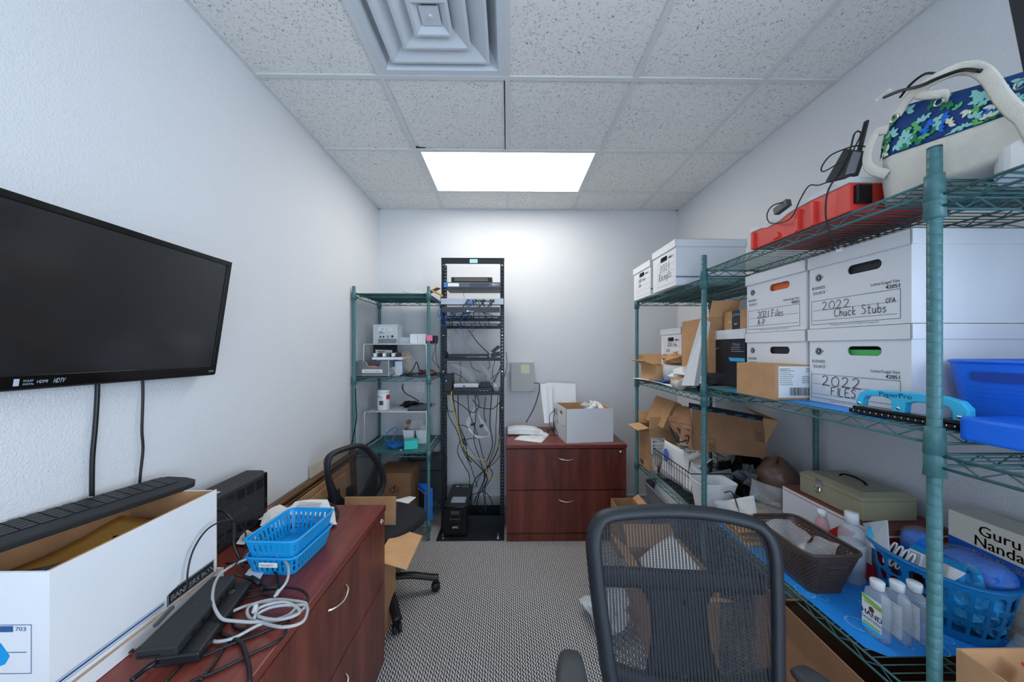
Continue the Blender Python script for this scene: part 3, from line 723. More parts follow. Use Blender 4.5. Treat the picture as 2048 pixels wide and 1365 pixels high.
for k in range(20):
    x0 = rx(936)+rn.uniform(0, .22); blue = k % 5 == 2; x1 = x0-rn.uniform(-.02, .06)
    g = G(); g.tube([(x0, yE-.008, rz(603)+rn.uniform(-.004, .008)), (x0-.004, yE-.035, rz(601)), (x0-.012, yE-.05, rz(607)), (x1, yE-.035, rz(617)), (x1, yE-.012, rz(626))], .0026, 5, 4)
    solo(g, 'patch_cable', M_bcable if blue else M_cable, 'short %s patch lead looping from the silver patch panel' % ('blue' if blue else 'black'), 'patch cable', group=('blue' if blue else 'black')+' leads on the silver patch panel', smooth=True)
T = thing('cable_manager', 'plain dark cable manager cover below the silver patch panel', 'cable manager', (rx(944), yE, rz(629)))
part(T, G().box(rx(886), rx(1000), yE-.05, yE-.046, rz(627), rz(616.5)), 'cover', mat('slate_cover', (58, 64, 74), .5), bevel=.001); part(T, G().box(rx(886), rx(1000), yE-.046, yE-.0, rz(618), rz(617)), 'shelf', M_steel)
g = G(); g.rect((rx(935), yE-.05, rz(626)), X, Z, 0, 0, .014, .014); g.text('iPower', (rx(935), yE-.05, rz(626)), X, Z, .017, .002, .014); part(T, g, 'lettering', M_paper)
for idx, (pt, pb) in enumerate(((632.5, 643.5), (648, 658.5))):
    T = thing('patch_bay', '%s black patch panel below the cable manager' % ('upper' if idx == 0 else 'lower'), 'patch panel', (rx(944), yE, rz(pb)))
    part(T, G().box(rx(886), rx(1001), yE-.006, yE-.002, rz(pb), rz(pt)), 'face_plate', M_steel)
    g = G(); rn = random.Random(6+idx)
    for k in range(24): xx = rx(890)+k*.0182+(k//6)*.004; g.box(xx, xx+.012, yE-.0078, yE-.006, rz(pb)+.010, rz(pb)+.022)
    part(T, g, 'port_row', M_ink); g = G()
    for k in range(4): xx = rx(890)+k*.113; g.box(xx, xx+.10, yE-.0078, yE-.006, rz(pb)+.028, rz(pb)+.036)
    part(T, g, 'label_strip', mat('pale_strip', (150, 160, 172), .5))
    for k in range(15):
        x0 = rx(890)+rn.uniform(0, .24 if k < 12 else .44); blue = k % 5 == 1
        g = G(); g.tube([(x0, yE-.008, rz(pb)+.016), (x0+.004, yE-.03, rz(pb)+.012), (x0+rn.uniform(-.05, .05), yE-.055, rz(pb)+.04), (x0+rn.uniform(-.05, .05), yE-.03, rz(626))], .0026, 5, 4)
        solo(g, 'patch_cable', M_bcable if blue else M_cable, 'short %s patch lead plugged into the %s black patch panel' % ('blue' if blue else 'black', 'lower' if idx else 'upper'), 'patch cable', group='%s leads on the %s black panel' % ('blue' if blue else 'black', 'lower' if idx else 'upper'), smooth=True)
def rshelf(label, pt, pb, d=.32):
    T = thing('rack_shelf', label, 'rack shelf', (rx(944), yE, rz(pb)))
    g = G(); g.box(rx(887), rx(1003), yE-.008, yE-.005, rz(pb), rz(pt)); g.box(rx(889), rx(1001), yE-.005, yE+d, rz(pt)-.003, rz(pt)); part(T, g, 'tray', M_steel)
    g = G()
    for x_ in (rx(889), rx(1001)-.002): g.prism([V((x_, yE-.004, rz(pt))), V((x_, yE+d, rz(pt))), V((x_, yE-.004, rz(pt)+.085))], V((.002, 0, 0)))
    part(T, g, 'side_gusset', M_steel); return rz(pt)
s1 = rshelf('black rack shelf carrying the long thin switch', 717, 722)
s2 = rshelf('black rack shelf carrying the white and black routers', 783.5, 790)
T = thing('network_switch', 'long thin black switch with green lights on the upper rack shelf', 'network switch', (rx(937), yE, s1))
part(T, G().box(rx(897), rx(976), yE-.01, yE+.2, s1+.001, s1+.034), 'case', M_black, bevel=.002); g = G()
for k in range(24): g.box(rx(933)+k*.0072, rx(933)+k*.0072+.005, yE-.0115, yE-.0098, s1+.008, s1+.016)
part(T, g, 'port_row', M_grey); g = G()
for k in range(9): g.box(rx(960)+k*.0066, rx(960)+k*.0066+.003, yE-.0125, yE-.0112, s1+.010, s1+.013)
part(T, g, 'status_light', M_led, kind='stuff')
g = G(); g.obox((rx(983), yE+.02, s1+.002), (.075, 0, .02), (0, .05, 0), (-.012, 0, .035)); g.obox((rx(986), yE+.04, s1+.04), (.06, 0, .05), (0, .03, 0), (-.02, 0, .02)); solo(g, 'power_adapter', M_black, 'black power adapters piled at the right end of the upper rack shelf', 'power adapter')
T = thing('modem', 'upright black modem with a blue light at the left of the lower rack shelf', 'modem', (rx(896), yE, s2))
part(T, G().box(rx(888), rx(904), yE-.012, yE+.13, s2+.001, s2+.145), 'case', M_black, bevel=.004)
part(T, G().disc((rx(893), yE-.012, s2+.09), X, Z, 0, 0, .003, n=10), 'status_light', M_bled)
T = thing('router', 'flat black router on the lower rack shelf under the silver box', 'router', (rx(945), yE, s2))
part(T, G().box(rx(906), rx(985), yE-.02, yE+.16, s2+.001, s2+.036), 'case', M_black, bevel=.003)
g = G(); 
for k in range(3): g.box(rx(960)+k*.03, rx(960)+k*.03+.006, yE-.0215, yE-.0198, s2+.01, s2+.013)
part(T, g, 'status_light', M_led, kind='stuff')
T = thing('router', 'silver white flat box stacked on the black router in the rack', 'router', (rx(935), yE, s2+.037))
part(T, G().box(rx(908), rx(957), yE-.016, yE+.13, s2+.037, s2+.066), 'case', mat('silver_plastic', (190, 192, 196), .35), bevel=.004); part(T, G().rect((rx(926), yE-.016, s2+.045), X, Z, 0, 0, .02, .008), 'badge', M_ink)
solo(G().box(rx(960), rx(980), yE-.01, yE+.07, s2+.037, s2+.077), 'media_converter', M_steel, 'small dark converter box beside the silver router in the rack', 'converter', bevel=.002)
crumple('plastic_bag', 'little crinkled clear bag at the right end of the lower rack shelf', 'plastic bag', M_film, (rx(992), yE+.03, s2+.035), (.03, .03, .034), 7, n=12, amp=.3)
# hanging cables: each run is an object of its own
yC = 2.98
runs = [
 ('thick', [(905, 790), (915, 850), (925, 880), (930, 905), (960, 935), (975, 960), (958, 990), (950, 1030)]), ('', [(893, 790), (897, 830), (915, 865), (925, 900), (940, 930), (955, 975)]),
 ('thick', [(916, 790), (918, 850), (930, 880), (935, 915), (943, 925)]), ('', [(935, 790), (940, 830), (955, 870), (965, 910), (975, 940), (965, 975), (975, 1020)]),
 ('thick', [(983, 790), (980, 850), (985, 890), (972, 930), (968, 960), (955, 990), (948, 1005)]), ('', [(996, 790), (992, 850), (990, 890), (978, 930), (985, 950), (965, 985)]),
 ('', [(950, 790), (952, 830), (948, 880), (960, 920), (968, 950), (970, 1000), (960, 1025)]), ('thick', [(1000, 790), (999, 860), (995, 900), (975, 935), (950, 960), (940, 1000)]),
 ('', [(905, 800), (925, 812), (945, 826), (958, 812), (953, 790)]), ('', [(945, 800), (960, 815), (985, 818), (1000, 805)]), ('', [(921, 880), (915, 905), (930, 935), (938, 950), (939, 975)]),
 ('', [(944, 990), (970, 985), (985, 1010), (975, 1030), (950, 1015)]), ('', [(915, 850), (935, 855), (955, 875), (938, 878), (925, 885)]),
 ('', [(971, 795), (968, 830), (972, 845)]), ('', [(890, 810), (900, 824), (912, 820)]), ('', [(1008, 900), (990, 925), (965, 945), (950, 975)])]
for i, (k, pts) in enumerate(runs):
    pcable('black cable hanging in the lower opening of the network rack', [(a, b_, yC+.02*math.sin(i*1.7+j)) for j, (a, b_) in enumerate(pts)], r=.0046 if k else .0034, group='black cables hanging in the lower rack opening')
pcable('thick black cable running diagonally behind the rack above the switch', [(937, 660, 2.95), (955, 685, 2.97), (978, 708, 2.95)], r=.004)
for i, pts in enumerate(([(985, 712), (992, 702), (1001, 692)], [(990, 722), (985, 745), (990, 770)], [(1003, 722), (996, 750), (980, 772)], [(1012, 705), (1014, 730), (1008, 755), (1012, 742)], [(940, 722), (945, 736), (962, 745)], [(978, 722), (980, 732), (975, 740)], [(904, 745), (925, 755), (940, 770)], [(920, 724), (922, 745), (919, 768)], [(955, 762), (965, 768), (1000, 745)], [(1000, 735), (990, 760), (998, 775)])):
    pcable('black lead between the two equipment shelves of the rack', [(a, b_, yC+.015*j) for j, (a, b_) in enumerate(pts)], r=.0026, group='black leads between the rack shelves')
rn = random.Random(9)
for i in range(9):
    o1 = rn.uniform(-6, 6); pcable('grey network cable in the bundle descending behind the rack', [(905+i*6, 660, 2.94), (925+i*2, 677, 2.96), (931+o1*.4, 684, 2.97), (936+i, 700, 2.97), (945+i*1.5, 715, 2.97)] if i % 2 else [(908+i*5, 660, 2.94), (930+o1*.3, 682, 2.96), (931+o1*.3, 700, 2.97), (929, 710, 2.97)], m=M_gcable, r=.0032, group='grey cable bundle under the patch panels')
for i in range(8):
    o1 = i*4; pcable('pale network cable fanning behind the middle rack shelves', [(895+o1*.4, 727, 2.97), (915+o1, 738+i, 2.98), (935+o1*.5, 752+i, 2.98), (942+i, 765, 2.98)] if i % 2 else [(958, 724, 2.97), (968+i, 742, 2.98), (975+i, 756, 2.98), (966+i*2, 772, 2.98)], m=M_wcable, r=.0032, group='pale cables behind the rack shelves')
for i in range(7):
    pcable('white cable in the looped bundle low in the rack opening', [(958-i, 790, 2.99), (950-i*.6, 820, 2.99), (940-i*1.3, 845, 2.98), (938+i, 862, 2.97), (955, 872+i*.8, 2.97), (978+i*.5, 873-i*.6, 2.98), (975-i, 858, 2.98), (962-i*.5, 838, 2.99), (957, 825, 3.0)], m=M_wcable, r=.0036, group='looped white cables in the lower rack opening')
pcable('yellow cable trailing down the front of the rack', [(904, 783, 2.85), (902, 797, 2.83), (909, 825, 2.84), (917, 860, 2.86), (927, 893, 2.9), (948, 915, 2.93), (972, 922, 2.93), (971, 935, 2.93), (978, 955, 2.93), (990, 960, 2.93), (1001, 953, 2.94)], m=M_ycable, r=.0036)
pcable('short yellow cable along the right upright of the rack', [(998, 905, 2.96), (997, 885, 2.96), (999, 870, 2.96)], m=M_ycable, r=.003)
pcable('blue cable mixed among black ones low in the rack', [(922, 855, 3.0), (932, 885, 3.0), (958, 925, 3.0), (972, 955, 3.0), (968, 995, 3.0), (972, 1025, 3.0)], m=M_bcable, r=.0024)
pcable('blue lead looping round the left upright of the rack', [(888, 618, 2.83), (877, 622, 2.82), (876, 632, 2.82), (886, 636, 2.84)], m=M_bcable, r=.003)
g = G()
for q in ((946, 850), (963, 856), (930, 882)):
    c_ = ay(q[0], q[1], yC-.02); g.obox(c_, (.03, 0, .02), (0, .02, 0), (-.012, 0, .022))
solo(G().obox(ay(943, 853, 2.95), (.03, 0, .012), (0, .02, 0), (-.008, 0, .016)), 'power_plug', M_black, 'left black plug tied among the looped white cables', 'plug')
solo(G().obox(ay(960, 857, 2.95), (.03, 0, .016), (0, .02, 0), (-.008, 0, .018)), 'power_plug', M_black, 'right black plug tied among the looped white cables', 'plug')
solo(G().obox(ay(922, 882, 2.94), (.035, 0, -.05), (0, .03, 0), (.02, 0, .014)), 'power_adapter', M_dgrey, 'small adapter in the cable tangle inside the left half of rack', 'power adapter')
# UPS tower
T = thing('battery_backup', 'black tower battery backup with white lettering on the rack base', 'battery backup', (-.41, 2.9, .009))
ux0, ux1, uy0, uy1, uz = -.503, -.322, 2.74, 3.17, .245
g = G(); g.box(ux0, ux1, uy0, uy1, .0095, uz); part(T, g, 'case', M_black, bevel=.004)
g = G(); pf = [(ux0, .012), (ux0, uz-.02), (ux0+.02, uz), (ux1-.02, uz), (ux1, uz-.02), (ux1, .03), (ux1-.02, .012)]
g.prism([V((x_, uy0-.02, z_)) for x_, z_ in pf], V((0, .022, 0))); part(T, g, 'front_bezel', M_gloss, bevel=.006)
g = G(); o_ = (ux0, uy0-.02, .0); g.rect(o_, X, Z, .055, .185, .125, .212); g.frame(o_, X, Z, .05, .13, .13, .178, .002); part(T, g, 'control_panel', M_dgrey)
part(T, G().rect(o_, X, Z, .05, .148, .13, .151, .0014), 'chrome_line', M_chrome)
part(T, G().text('APC', o_, X, Z, .068, .075, .024, off=.0012, sx=1.1), 'lettering', M_paper)
part(T, G().rect((ux0, uy0, uz), X, Y, .045, .05, .16, .16), 'top_label', mat('blue_grey_label', (140, 156, 170), .5))
g = G(); g.rect((ux0, uy0, uz), X, Y, .04, .37, .07, .39); part(T, g, 'small_label', M_paper); part(T, G().rect((ux0, uy0, uz), X, Y, .09, .36, .165, .395), 'green_sticker', mat('green_sticker', (90, 170, 120), .5))
# ================================================================== on and around the back file cabinet
T = thing('electrical_box', 'small grey metal wall box with a cream note on the back wall', 'wall box', (.14, YB-.06, 1.1))
p0, p1 = ay(1022, 783, YB-.10), ay(1068, 726, YB-.10)
part(T, G().box(p0.x, p1.x, YB-.10, YB-.001, p0.z, p1.z), 'case', mat('wall_box_grey', (168, 172, 170), .45), bevel=.002); a, b_ = ay(1042, 747, YB-.10), ay(1059, 730, YB-.10)
part(T, G().rect((a.x, YB-.10, a.z), X, Z, 0, 0, b_.x-a.x, b_.z-a.z), 'sticky_note', mat('cream_note', (212, 208, 178), .7))
yw = YB-.012
pcable('black power cord from the grey wall box down behind the cabinet', [(1067, 766, YB-.04), (1078, 768, yw), (1079, 778, yw), (1072, 805, yw), (1062, 828, yw), (1052, 845, yw)], r=.0035)
pcable('pale cable running from the rack to the grey wall box', [(1008, 753, yw), (1014, 748, yw), (1022, 746, YB-.05)], m=M_wcable, r=.0035)
zc = .7485
# letter holder with envelopes
T = thing('letter_holder', 'black wire letter holder on the back file cabinet', 'letter holder', (.45, 3.0, zc))
g = G()
for k in range(3):
    x_ = .36+.035*k; g.tube([(x_+.04, 2.93, zc+.003), (x_, 2.94, zc+.10), (x_+.005, 2.96, zc+.17), (x_+.04, 2.98, zc+.20), (x_+.06, 3.06, zc+.2), (x_+.05, 3.10, zc+.003)], .003, 6)
g.tube([(.36, 2.93, zc+.004), (.52, 2.93, zc+.004), (.52, 3.12, zc+.004), (.36, 3.12, zc+.004)], .003, 6, closed=True, smooth=False); part(T, g, 'wire_frame', M_black, smooth=True)
def env(label, q, dx, group=None):
    P = [ay(a, b_, c) for a, b_, c in q]; P = P+[]; solo(G().prism(P, .004), 'envelope', M_paper, label, 'envelope', group)
env('white envelope standing leftmost in the wire letter holder', [(1089, 847, 3.0), (1099, 847, 3.0), (1092, 768, 3.07), (1080, 769, 3.07)], 0)
env('white envelope second from the left in the letter holder', [(1094, 845, 3.02), (1106, 845, 3.02), (1104, 767, 3.09), (1089, 768, 3.09)], 0)
env('large white envelope standing at the back of the letter holder', [(1098, 843, 3.06), (1152, 843, 3.06), (1151, 768, 3.12), (1093, 765, 3.12)], 0)
# white handset-like device, clear bag, paper
g = G(); P = [(1015, 858), (1015, 848), (1030, 845), (1048, 844.5), (1070, 847), (1088, 855), (1086, 860), (1060, 858)]; pts = [ay(a, b_, 2.93) for a, b_ in P]; b0 = min(p_.z for p_ in pts); 
for p_ in pts: p_.z = zc+.001+(p_.z-b0)
solo(G().prism(pts, V((0, .11, 0))), 'access_point', M_white, 'flat white curved device at the back left of the file cabinet', 'device', bevel=.006)
crumple('plastic_bag', 'small crinkled clear bag beside the white curved device', 'plastic bag', M_film, (.255, 2.87, zc+.022), (.075, .05, .024), 8, n=16, amp=.4)
sheet('paper_sheet', 'sheet of white paper lying on the back file cabinet', 'paper', M_paper, [az(1028, 880, zc+.001), az(1083, 886, zc+.001), az(1100, 868, zc+.001), az(1049, 864, zc+.001)], 13, .0006, solid=.0004)
# open file box with papers inside
T = thing('file_box', 'open white file box without a lid on the back file cabinet', 'file box', (.457, 2.690, zc), math.radians(6.5))
w, d, h, t = .387, .33, .268, .004
g = G(); g.box(0, w, 0, t, 0, h); g.box(0, w, d-t, d, 0, h); g.box(w-t, w, t, d-t, 0, h); g.box(t, w-t, t, d-t, 0, t); g.holed((0, d, 0), -Y, Z, d, h, d*.55, h*.80, .09, .032, t)
part(T, g, 'carton', M_card, local=True)
g = G(); g.box(t, w-t, t, t+.001, t, h-.001); g.box(t, w-t, d-t-.001, d-t, t, h-.001); g.box(w-t-.001, w-t, t, d-t, t, h-.001); g.box(-.001, t, -.0005, 0, 0, h); 
g.box(0, w, 0, t, h, h+.0008); part(T, g, 'kraft_lining', M_kraft, local=True)
g = G(); o_ = (0, d, 0); g.disc(o_, -Y, Z, .055, h*.80, .012); g.lines(o_, -Y, Z, .03, h*.60, .09, h*.72, 3, 4, .4); g.frame(o_, -Y, Z, .02, h*.04, d-.02, h*.42, .0015); g.rect(o_, -Y, Z, .02, h*.17, d-.02, h*.175); g.rect(o_, -Y, Z, .02, h*.29, d-.02, h*.295); g.lines(o_, -Y, Z, d-.09, h*.43, d-.02, h*.48, 2, 5, .4); part(T, g, 'printing', M_inkg, local=True)
crumple('packing_paper', 'crumpled white packing paper inside the open white file box', 'paper', M_paper, (.72, 2.93, zc+.235), (.075, .07, .045), 14, n=14, amp=.4)
# ================================================================== back left shelving contents
def shy(z): return z+.0042
zt_ = 1.917+.0045
crumple('plastic_bag', 'clear plastic bag on the topmost shelf of the back left unit', 'plastic bag', M_film, (-.80, 2.95, zt_+.028), (.10, .08, .03), 15, n=16, amp=.3)
T = thing('folder', 'brown and yellow folder lying at the right of the topmost left shelf', 'folder', (-.64, 2.9, zt_))
part(T, G().prism([ay(853, 586, 2.8), ay(875, 576, 2.95), ay(882, 578, 3.1), ay(862, 588, 3.1)], .006), 'cover', M_kraftd); part(T, G().prism([ay(864, 580, 2.78), ay(884, 590, 2.74), ay(885, 594, 2.74), ay(864, 584, 2.78)], .008), 'yellow_edge', M_manila)
def riser(label, x0, x1, y0, y1, z0, z1, mesh_=True):
    T = thing('wire_riser', label, 'wire riser', ((x0+x1)/2, (y0+y1)/2, z0)); g = G()
    g.tube([(x0, y0, z1), (x1, y0, z1), (x1, y1, z1), (x0, y1, z1)], .0038, 6, closed=True, smooth=False)
    n = 26
    for i in range(1, n): x = x0+(x1-x0)*i/n; g.bar((x, y0, z1), (x, y1, z1), .0014, 4)
    for i in range(1, 14): y = y0+(y1-y0)*i/14; g.bar((x0, y, z1-.002), (x1, y, z1-.002), .0014, 4)
    part(T, g, 'wire_top', M_white, smooth=True)
    for x, s_ in ((x0, -1), (x1, 1)):
        g = G(); g.tube([(x, y0, z1), (x+s_*.008, y0, z1-.01), (x+s_*.012, y0, z0+.004), (x+s_*.012, y1, z0+.004), (x+s_*.008, y1, z1-.01), (x, y1, z1)], .0038, 6, smooth=False); part(T, g, 'leg', M_white, smooth=True)
zs2, zs3, zs4 = 1.264+.002, .6785+.0042, .125+.002
a, b_ = ay(722, 690, 2.72), ay(856, 687, 2.72)
riser('white wire riser on the second shelf of the back left unit', -1.135, -.655, 2.76, 3.15, zs2, 1.525)
a = ay(728, 821, 2.74)
riser('white wire riser on the third shelf above the blue cable', -1.13, -.655, 2.76, 3.15, zs3, .985)
r1 = 1.530
T = thing('storage_box', 'clear plastic case labelled USB Type C on the upper white riser', 'plastic case', (-1.0, 2.86, r1))
p0, p1 = ay(745, 686, 2.78), ay(794, 649, 2.78); p0.z = r1; part(T, G().box(p0.x, p1.x, 2.79, 2.93, r1, p1.z), 'case', M_frost, bevel=.003)
o_ = (p0.x, 2.79, r1); part(T, G().rect(o_, X, Z, .045, .105, .155, .13), 'label', M_paper); g = G(); g.text('USB Type C', o_, X, Z, .10, .111, .018, al='c', off=.0014); g.disc(o_, X, Z, .06, .055, .008); g.disc(o_, X, Z, .085, .055, .008); g.disc(o_, X, Z, .12, .055, .010, r2=.006); g.disc(o_, X, Z, .155, .058, .010); g.tube([(p0.x+.05, 2.788, r1+.08), (p0.x+.065, 2.788, r1+.095), (p0.x+.08, 2.788, r1+.08)], .0025, 4); part(T, g, 'lettering', M_ink)
part(T, G().rect(o_, X, Z, .04, .004, p1.x-p0.x-.005, .04), 'packet_inside', M_grey)
for k, (xa, xb) in enumerate(((820, 835), (835.5, 851))):
    a, b_ = ay(xa, 687, 2.80), ay(xb, 668.5, 2.80); T = solo(G().box(a.x, b_.x-.001, 2.80, 2.90, r1, b_.z), 'gadget_box', M_white, ('left' if k == 0 else 'right')+' one of two small white product boxes on the upper white riser', 'box', bevel=.001)
a, b_ = ay(798, 687, 2.85), ay(820, 675, 2.85); solo(G().box(a.x, b_.x, 2.86, 2.96, r1, b_.z), 'plastic_box', M_frost, 'low translucent box left of the two white product boxes', 'plastic box', bevel=.002)
a = ay(853, 686, 2.80); solo(G().obox((a.x, 2.80, r1+.001), (.075, 0, .0), (0, .08, 0), (0.004, 0, .065)), 'power_adapter', M_black, 'black power adapters at the right end of the upper riser', 'power adapter', bevel=.004)
a, b_ = ay(853, 682, LY0-.015), ay(865, 671, LY0-.015); T = solo(G().box(a.x, b_.x, LY0-.0165, LY0-.0155, a.z, b_.z), 'sticky_note', M_pink, 'pink note stuck on the right front post of the left unit', 'sticky note')
g = G(); pcable('thin black cord dangling from the adapters on the upper riser', [(868, 672, 2.80), (872, 690, 2.75), (865, 715, 2.74), (868, 725, 2.74), (880, 738, 2.76)], r=.002)
pcable('second thin black cord looping beside the dangling one', [(870, 675, 2.80), (872, 700, 2.75), (873, 722, 2.74), (878, 736, 2.75)], r=.002)
# mesh drawer
T = thing('mesh_drawer', 'silver mesh desk drawer labelled Phones and tablets, second shelf', 'mesh drawer', (-1.06, 2.83, zs2))
p0, p1 = ay(709, 757, 2.735), ay(777, 723, 2.735); xa, xb, zb_, zt2 = p0.x+.003, p1.x, zs2+.002, p1.z
M_silver = mat('silver_mesh', (128, 132, 138), .45, .4, alpha=.9)
g = G()
for x_ in (xa, xb): g.box(x_-.004, x_+.004, 2.735, 2.743, zb_, zt2+.01)
g.box(xa, xb, 2.736, 2.742, zb_+.008, zb_+.013); g.tube([(xa, 2.739, zt2-.004), (xa+.085, 2.739, zt2-.004), (xa+.105, 2.739, zt2-.045), (xa+.19, 2.739, zt2-.045), (xa+.21, 2.739, zt2-.004), (xb, 2.739, zt2-.004)], .003, 6, smooth=False); part(T, g, 'frame', mat('light_silver', (176, 180, 186), .4, .5))
g = G(); g.poly((xa, 2.741, zb_), X, Z, [(0, .01), (xb-xa, .01), (xb-xa, zt2-zb_-.005), (.212, zt2-zb_-.005), (.19, zt2-zb_-.047), (.105, zt2-zb_-.047), (.085, zt2-zb_-.005), (0, zt2-zb_-.005)], 0)
g.box(xa, xb, 2.90, 2.902, zb_, zt2); g.box(xb-.002, xb, 2.742, 2.90, zb_, zt2); g.box(xa, xa+.002, 2.742, 2.90, zb_, zt2); g.box(xa, xb, 2.742, 2.90, zb_, zb_+.002); part(T, g, 'mesh_panel', M_silver)
part(T, G().rect((xa, 2.738, zb_), X, Z, .055, .03, .215, .058), 'label', M_paper); g = G(); g.text('Phones & tablets', (xa, 2.738, zb_), X, Z, .135, .037, .019, al='c', off=.0014); part(T, g, 'lettering', M_ink)
solo(G().box(xa+.07, xa+.15, 2.76, 2.88, zb_+.01, zb_+.085), 'phone_stack', M_orange, 'orange-edged phone inside the mesh drawer', 'phone', bevel=.003)
T = thing('open_tray', 'shallow white tray of chargers on top of the mesh drawer', 'tray', (-1.04, 2.82, zt2+.01))
a = ay(744, 720, 2.76); g = G(); g.obox((a.x, 2.76, zt2+.011), (.24, 0, .0), (0, .12, 0), (0, 0, .02)); part(T, g, 'tray', M_white, bevel=.001)
for k in range(6):
    g = G().obox((a.x+.01+k*.036, 2.77, zt2+.032), (.022, 0, .006), (0, .07, 0), (-.006, 0, .028)); solo(g, 'charger', [M_white, M_black, M_white, M_dgrey, M_white, M_black][k], 'small %s charger lying in the shallow white tray' % ('white' if k in (0, 2, 4) else 'black'), 'charger', group='%s chargers in the tray on the mesh drawer' % ('white' if k in (0, 2, 4) else 'black'), bevel=.002)
T = thing('pouch', 'black pouch holding pale packets standing behind the mesh drawer', 'pouch', (-.96, 2.98, zs2))
part(T, G().prism([ay(750, 750, 2.98), ay(796, 750, 2.98), ay(795, 690, 3.02), ay(748, 690, 3.02)], .02), 'pouch_back', M_black, bevel=.003); part(T, G().prism([ay(754, 728, 2.95), ay(788, 728, 2.95), ay(784, 701, 2.96), ay(751, 700, 2.96)], .004), 'packet', M_paper); g = G(); q_ = ay(751, 700, 2.948); g.lines((q_.x, 2.944, q_.z-.05), X, Z, .02, .0, .11, .04, 3, 3, .4); part(T, g, 'printing', M_ink)
crumple('hook_bag', 'tan translucent bag with hooks leaning behind the blue-edged card', 'bag', mat('tan_film', (190, 170, 150), .5), (-.885, 3.0, zs2+.10), (.065, .03, .10), 16, n=14, amp=.14)
T = thing('packaged_card', 'white card in a bright blue frame standing on the second shelf', 'card', (-.89, 2.86, zs2)); a, b_ = ay(789, 756, 2.85), ay(806, 722, 2.85); part(T, G().box(a.x, b_.x, 2.85, 2.856, zs2+.002, b_.z), 'card', M_sky); part(T, G().rect((a.x, 2.85, zs2), X, Z, .006, .006, b_.x-a.x-.006, b_.z-zs2-.006), 'white_face', M_paper)
crumple('plastic_bag', 'clear bag of small parts right of the mesh drawer', 'plastic bag', M_film, (-.92, 2.79, zs2+.035), (.055, .04, .034), 17, n=14, amp=.35)
crumple('plastic_bag', 'crinkled clear bag leaning behind the blue-edged card', 'plastic bag', M_film, (-.82, 2.97, zs2+.07), (.05, .03, .07), 18, n=14, amp=.3)
solo(G().grid(lambda u, v: (lambda a, b_: V((-.765+.062*math.sin(b_)*math.cos(a), 2.80+.035*math.sin(b_)*math.sin(a), zs2+.003+.026*max(0, math.cos(b_)))))(2*math.pi*u, math.pi*(.998*v+.001)), 20, 12, cu=True), 'computer_mouse', M_black, 'black computer mouse at the front of the second shelf', 'computer mouse', smooth=True)
pcable('thick black cord arching over the computer mouse on the second shelf', [(800, 752, 2.80), (820, 745, 2.82), (828, 735, 2.84), (833, 725, 2.86), (838, 738, 2.86), (842, 750, 2.84)], r=.0045)
crumple('electronics_pile', 'small pile of brown and dark electronics right of the mouse', 'electronics', mat('mixed_dark_electronics', (92, 60, 54), .5, var=.6, vscale=60), (-.655, 2.86, zs2+.022), (.075, .06, .024), 19, n=16, amp=.5)
solo(G().box(-.75, -.64, 2.72, 2.76, zs2+.003, zs2+.012), 'passport_case', mat('deep_violet_cover', (60, 56, 96), .5), 'flat dark violet case at the front edge under the electronics', 'case', bevel=.002)
# outlets on back wall
for k, (pa, lab) in enumerate(((798, 'left white wall outlet with a cord plugged in, seen behind the unit'), (834, 'right white wall outlet behind the left shelving unit'))):
    a, b_ = ay(pa, 785, YB-.006), ay(pa+16, 763, YB-.006); T = thing('wall_outlet', lab, 'outlet', (a.x, YB-.006, a.z)); part(T, G().box(a.x, b_.x, YB-.006, YB-.0005, a.z, b_.z), 'plate', M_white, bevel=.001)
    for dz in (.02, .06): part(T, G().rect((a.x, YB-.0062, a.z), X, Z, .022, dz, .05, dz+.024), 'socket', M_cream)
pcable('black power cord from the left outlet down to the adapter coil', [(806, 770, YB-.015), (805, 778, YB-.03), (812, 788, YB-.06), (825, 795, 3.1), (838, 803, 3.0)], r=.0045)
# riser two items
r2 = .9892
T = thing('wipes_canister', 'white canister with red print standing on the lower white riser', 'canister', (-1.0, 2.85, r2))
c_ = (-1.015, 2.84, r2); part(T, G().lathe([(0, 0), (.047, 0), (.049, .004), (.049, .135), (.046, .140), (0, .140)], c_, 24), 'canister', M_white, smooth=True); part(T, G().lathe([(.044, .140), (.046, .143), (.046, .160), (.038, .166), (0, .166)], c_, 24), 'lid', M_white, smooth=True)
g = G(); g.grid(lambda u, v: V((c_[0]+.0495*math.cos(-.6+.9*u-.2), c_[1]-.0495*math.cos(0)*1 if 0 else c_[1]+.0495*math.sin(-.6+.9*u-.2), r2+.09+.035*v)), 8, 1); g.rect((c_[0]-.03, c_[1]-.0495, r2+.11), X, Z, 0, 0, .012, .01, .001); part(T, g, 'red_print', M_redp)
g = G(); g.rect((c_[0]-.03, c_[1]-.046, r2+.045), X, Z, .012, 0, .045, .035, .004); part(T, g, 'picture', M_dgrey); g = G(); g.lines((c_[0]-.03, c_[1]-.046, r2+.09), X, Z, .008, 0, .05, .03, 4, 3, .3, .0045); part(T, g, 'printing', M_inkg)
crumple('cable_bundle', 'bundled thick black cable on the lower white riser', 'cable', M_cable, (-.82, 2.95, r2+.024), (.09, .05, .026), 20, n=18, amp=.4)
T = thing('laptop', 'closed dark grey laptop at the right of the lower riser', 'laptop', (-.73, 2.85, r2)); part(T, G().box(-.80, -.655, 2.77, 3.0, r2+.0015, r2+.016), 'base', M_dgrey, bevel=.002); part(T, G().box(-.80, -.655, 2.77, 3.0, r2+.017, r2+.026), 'lid', mat('laptop_grey', (84, 88, 92), .4), bevel=.002)
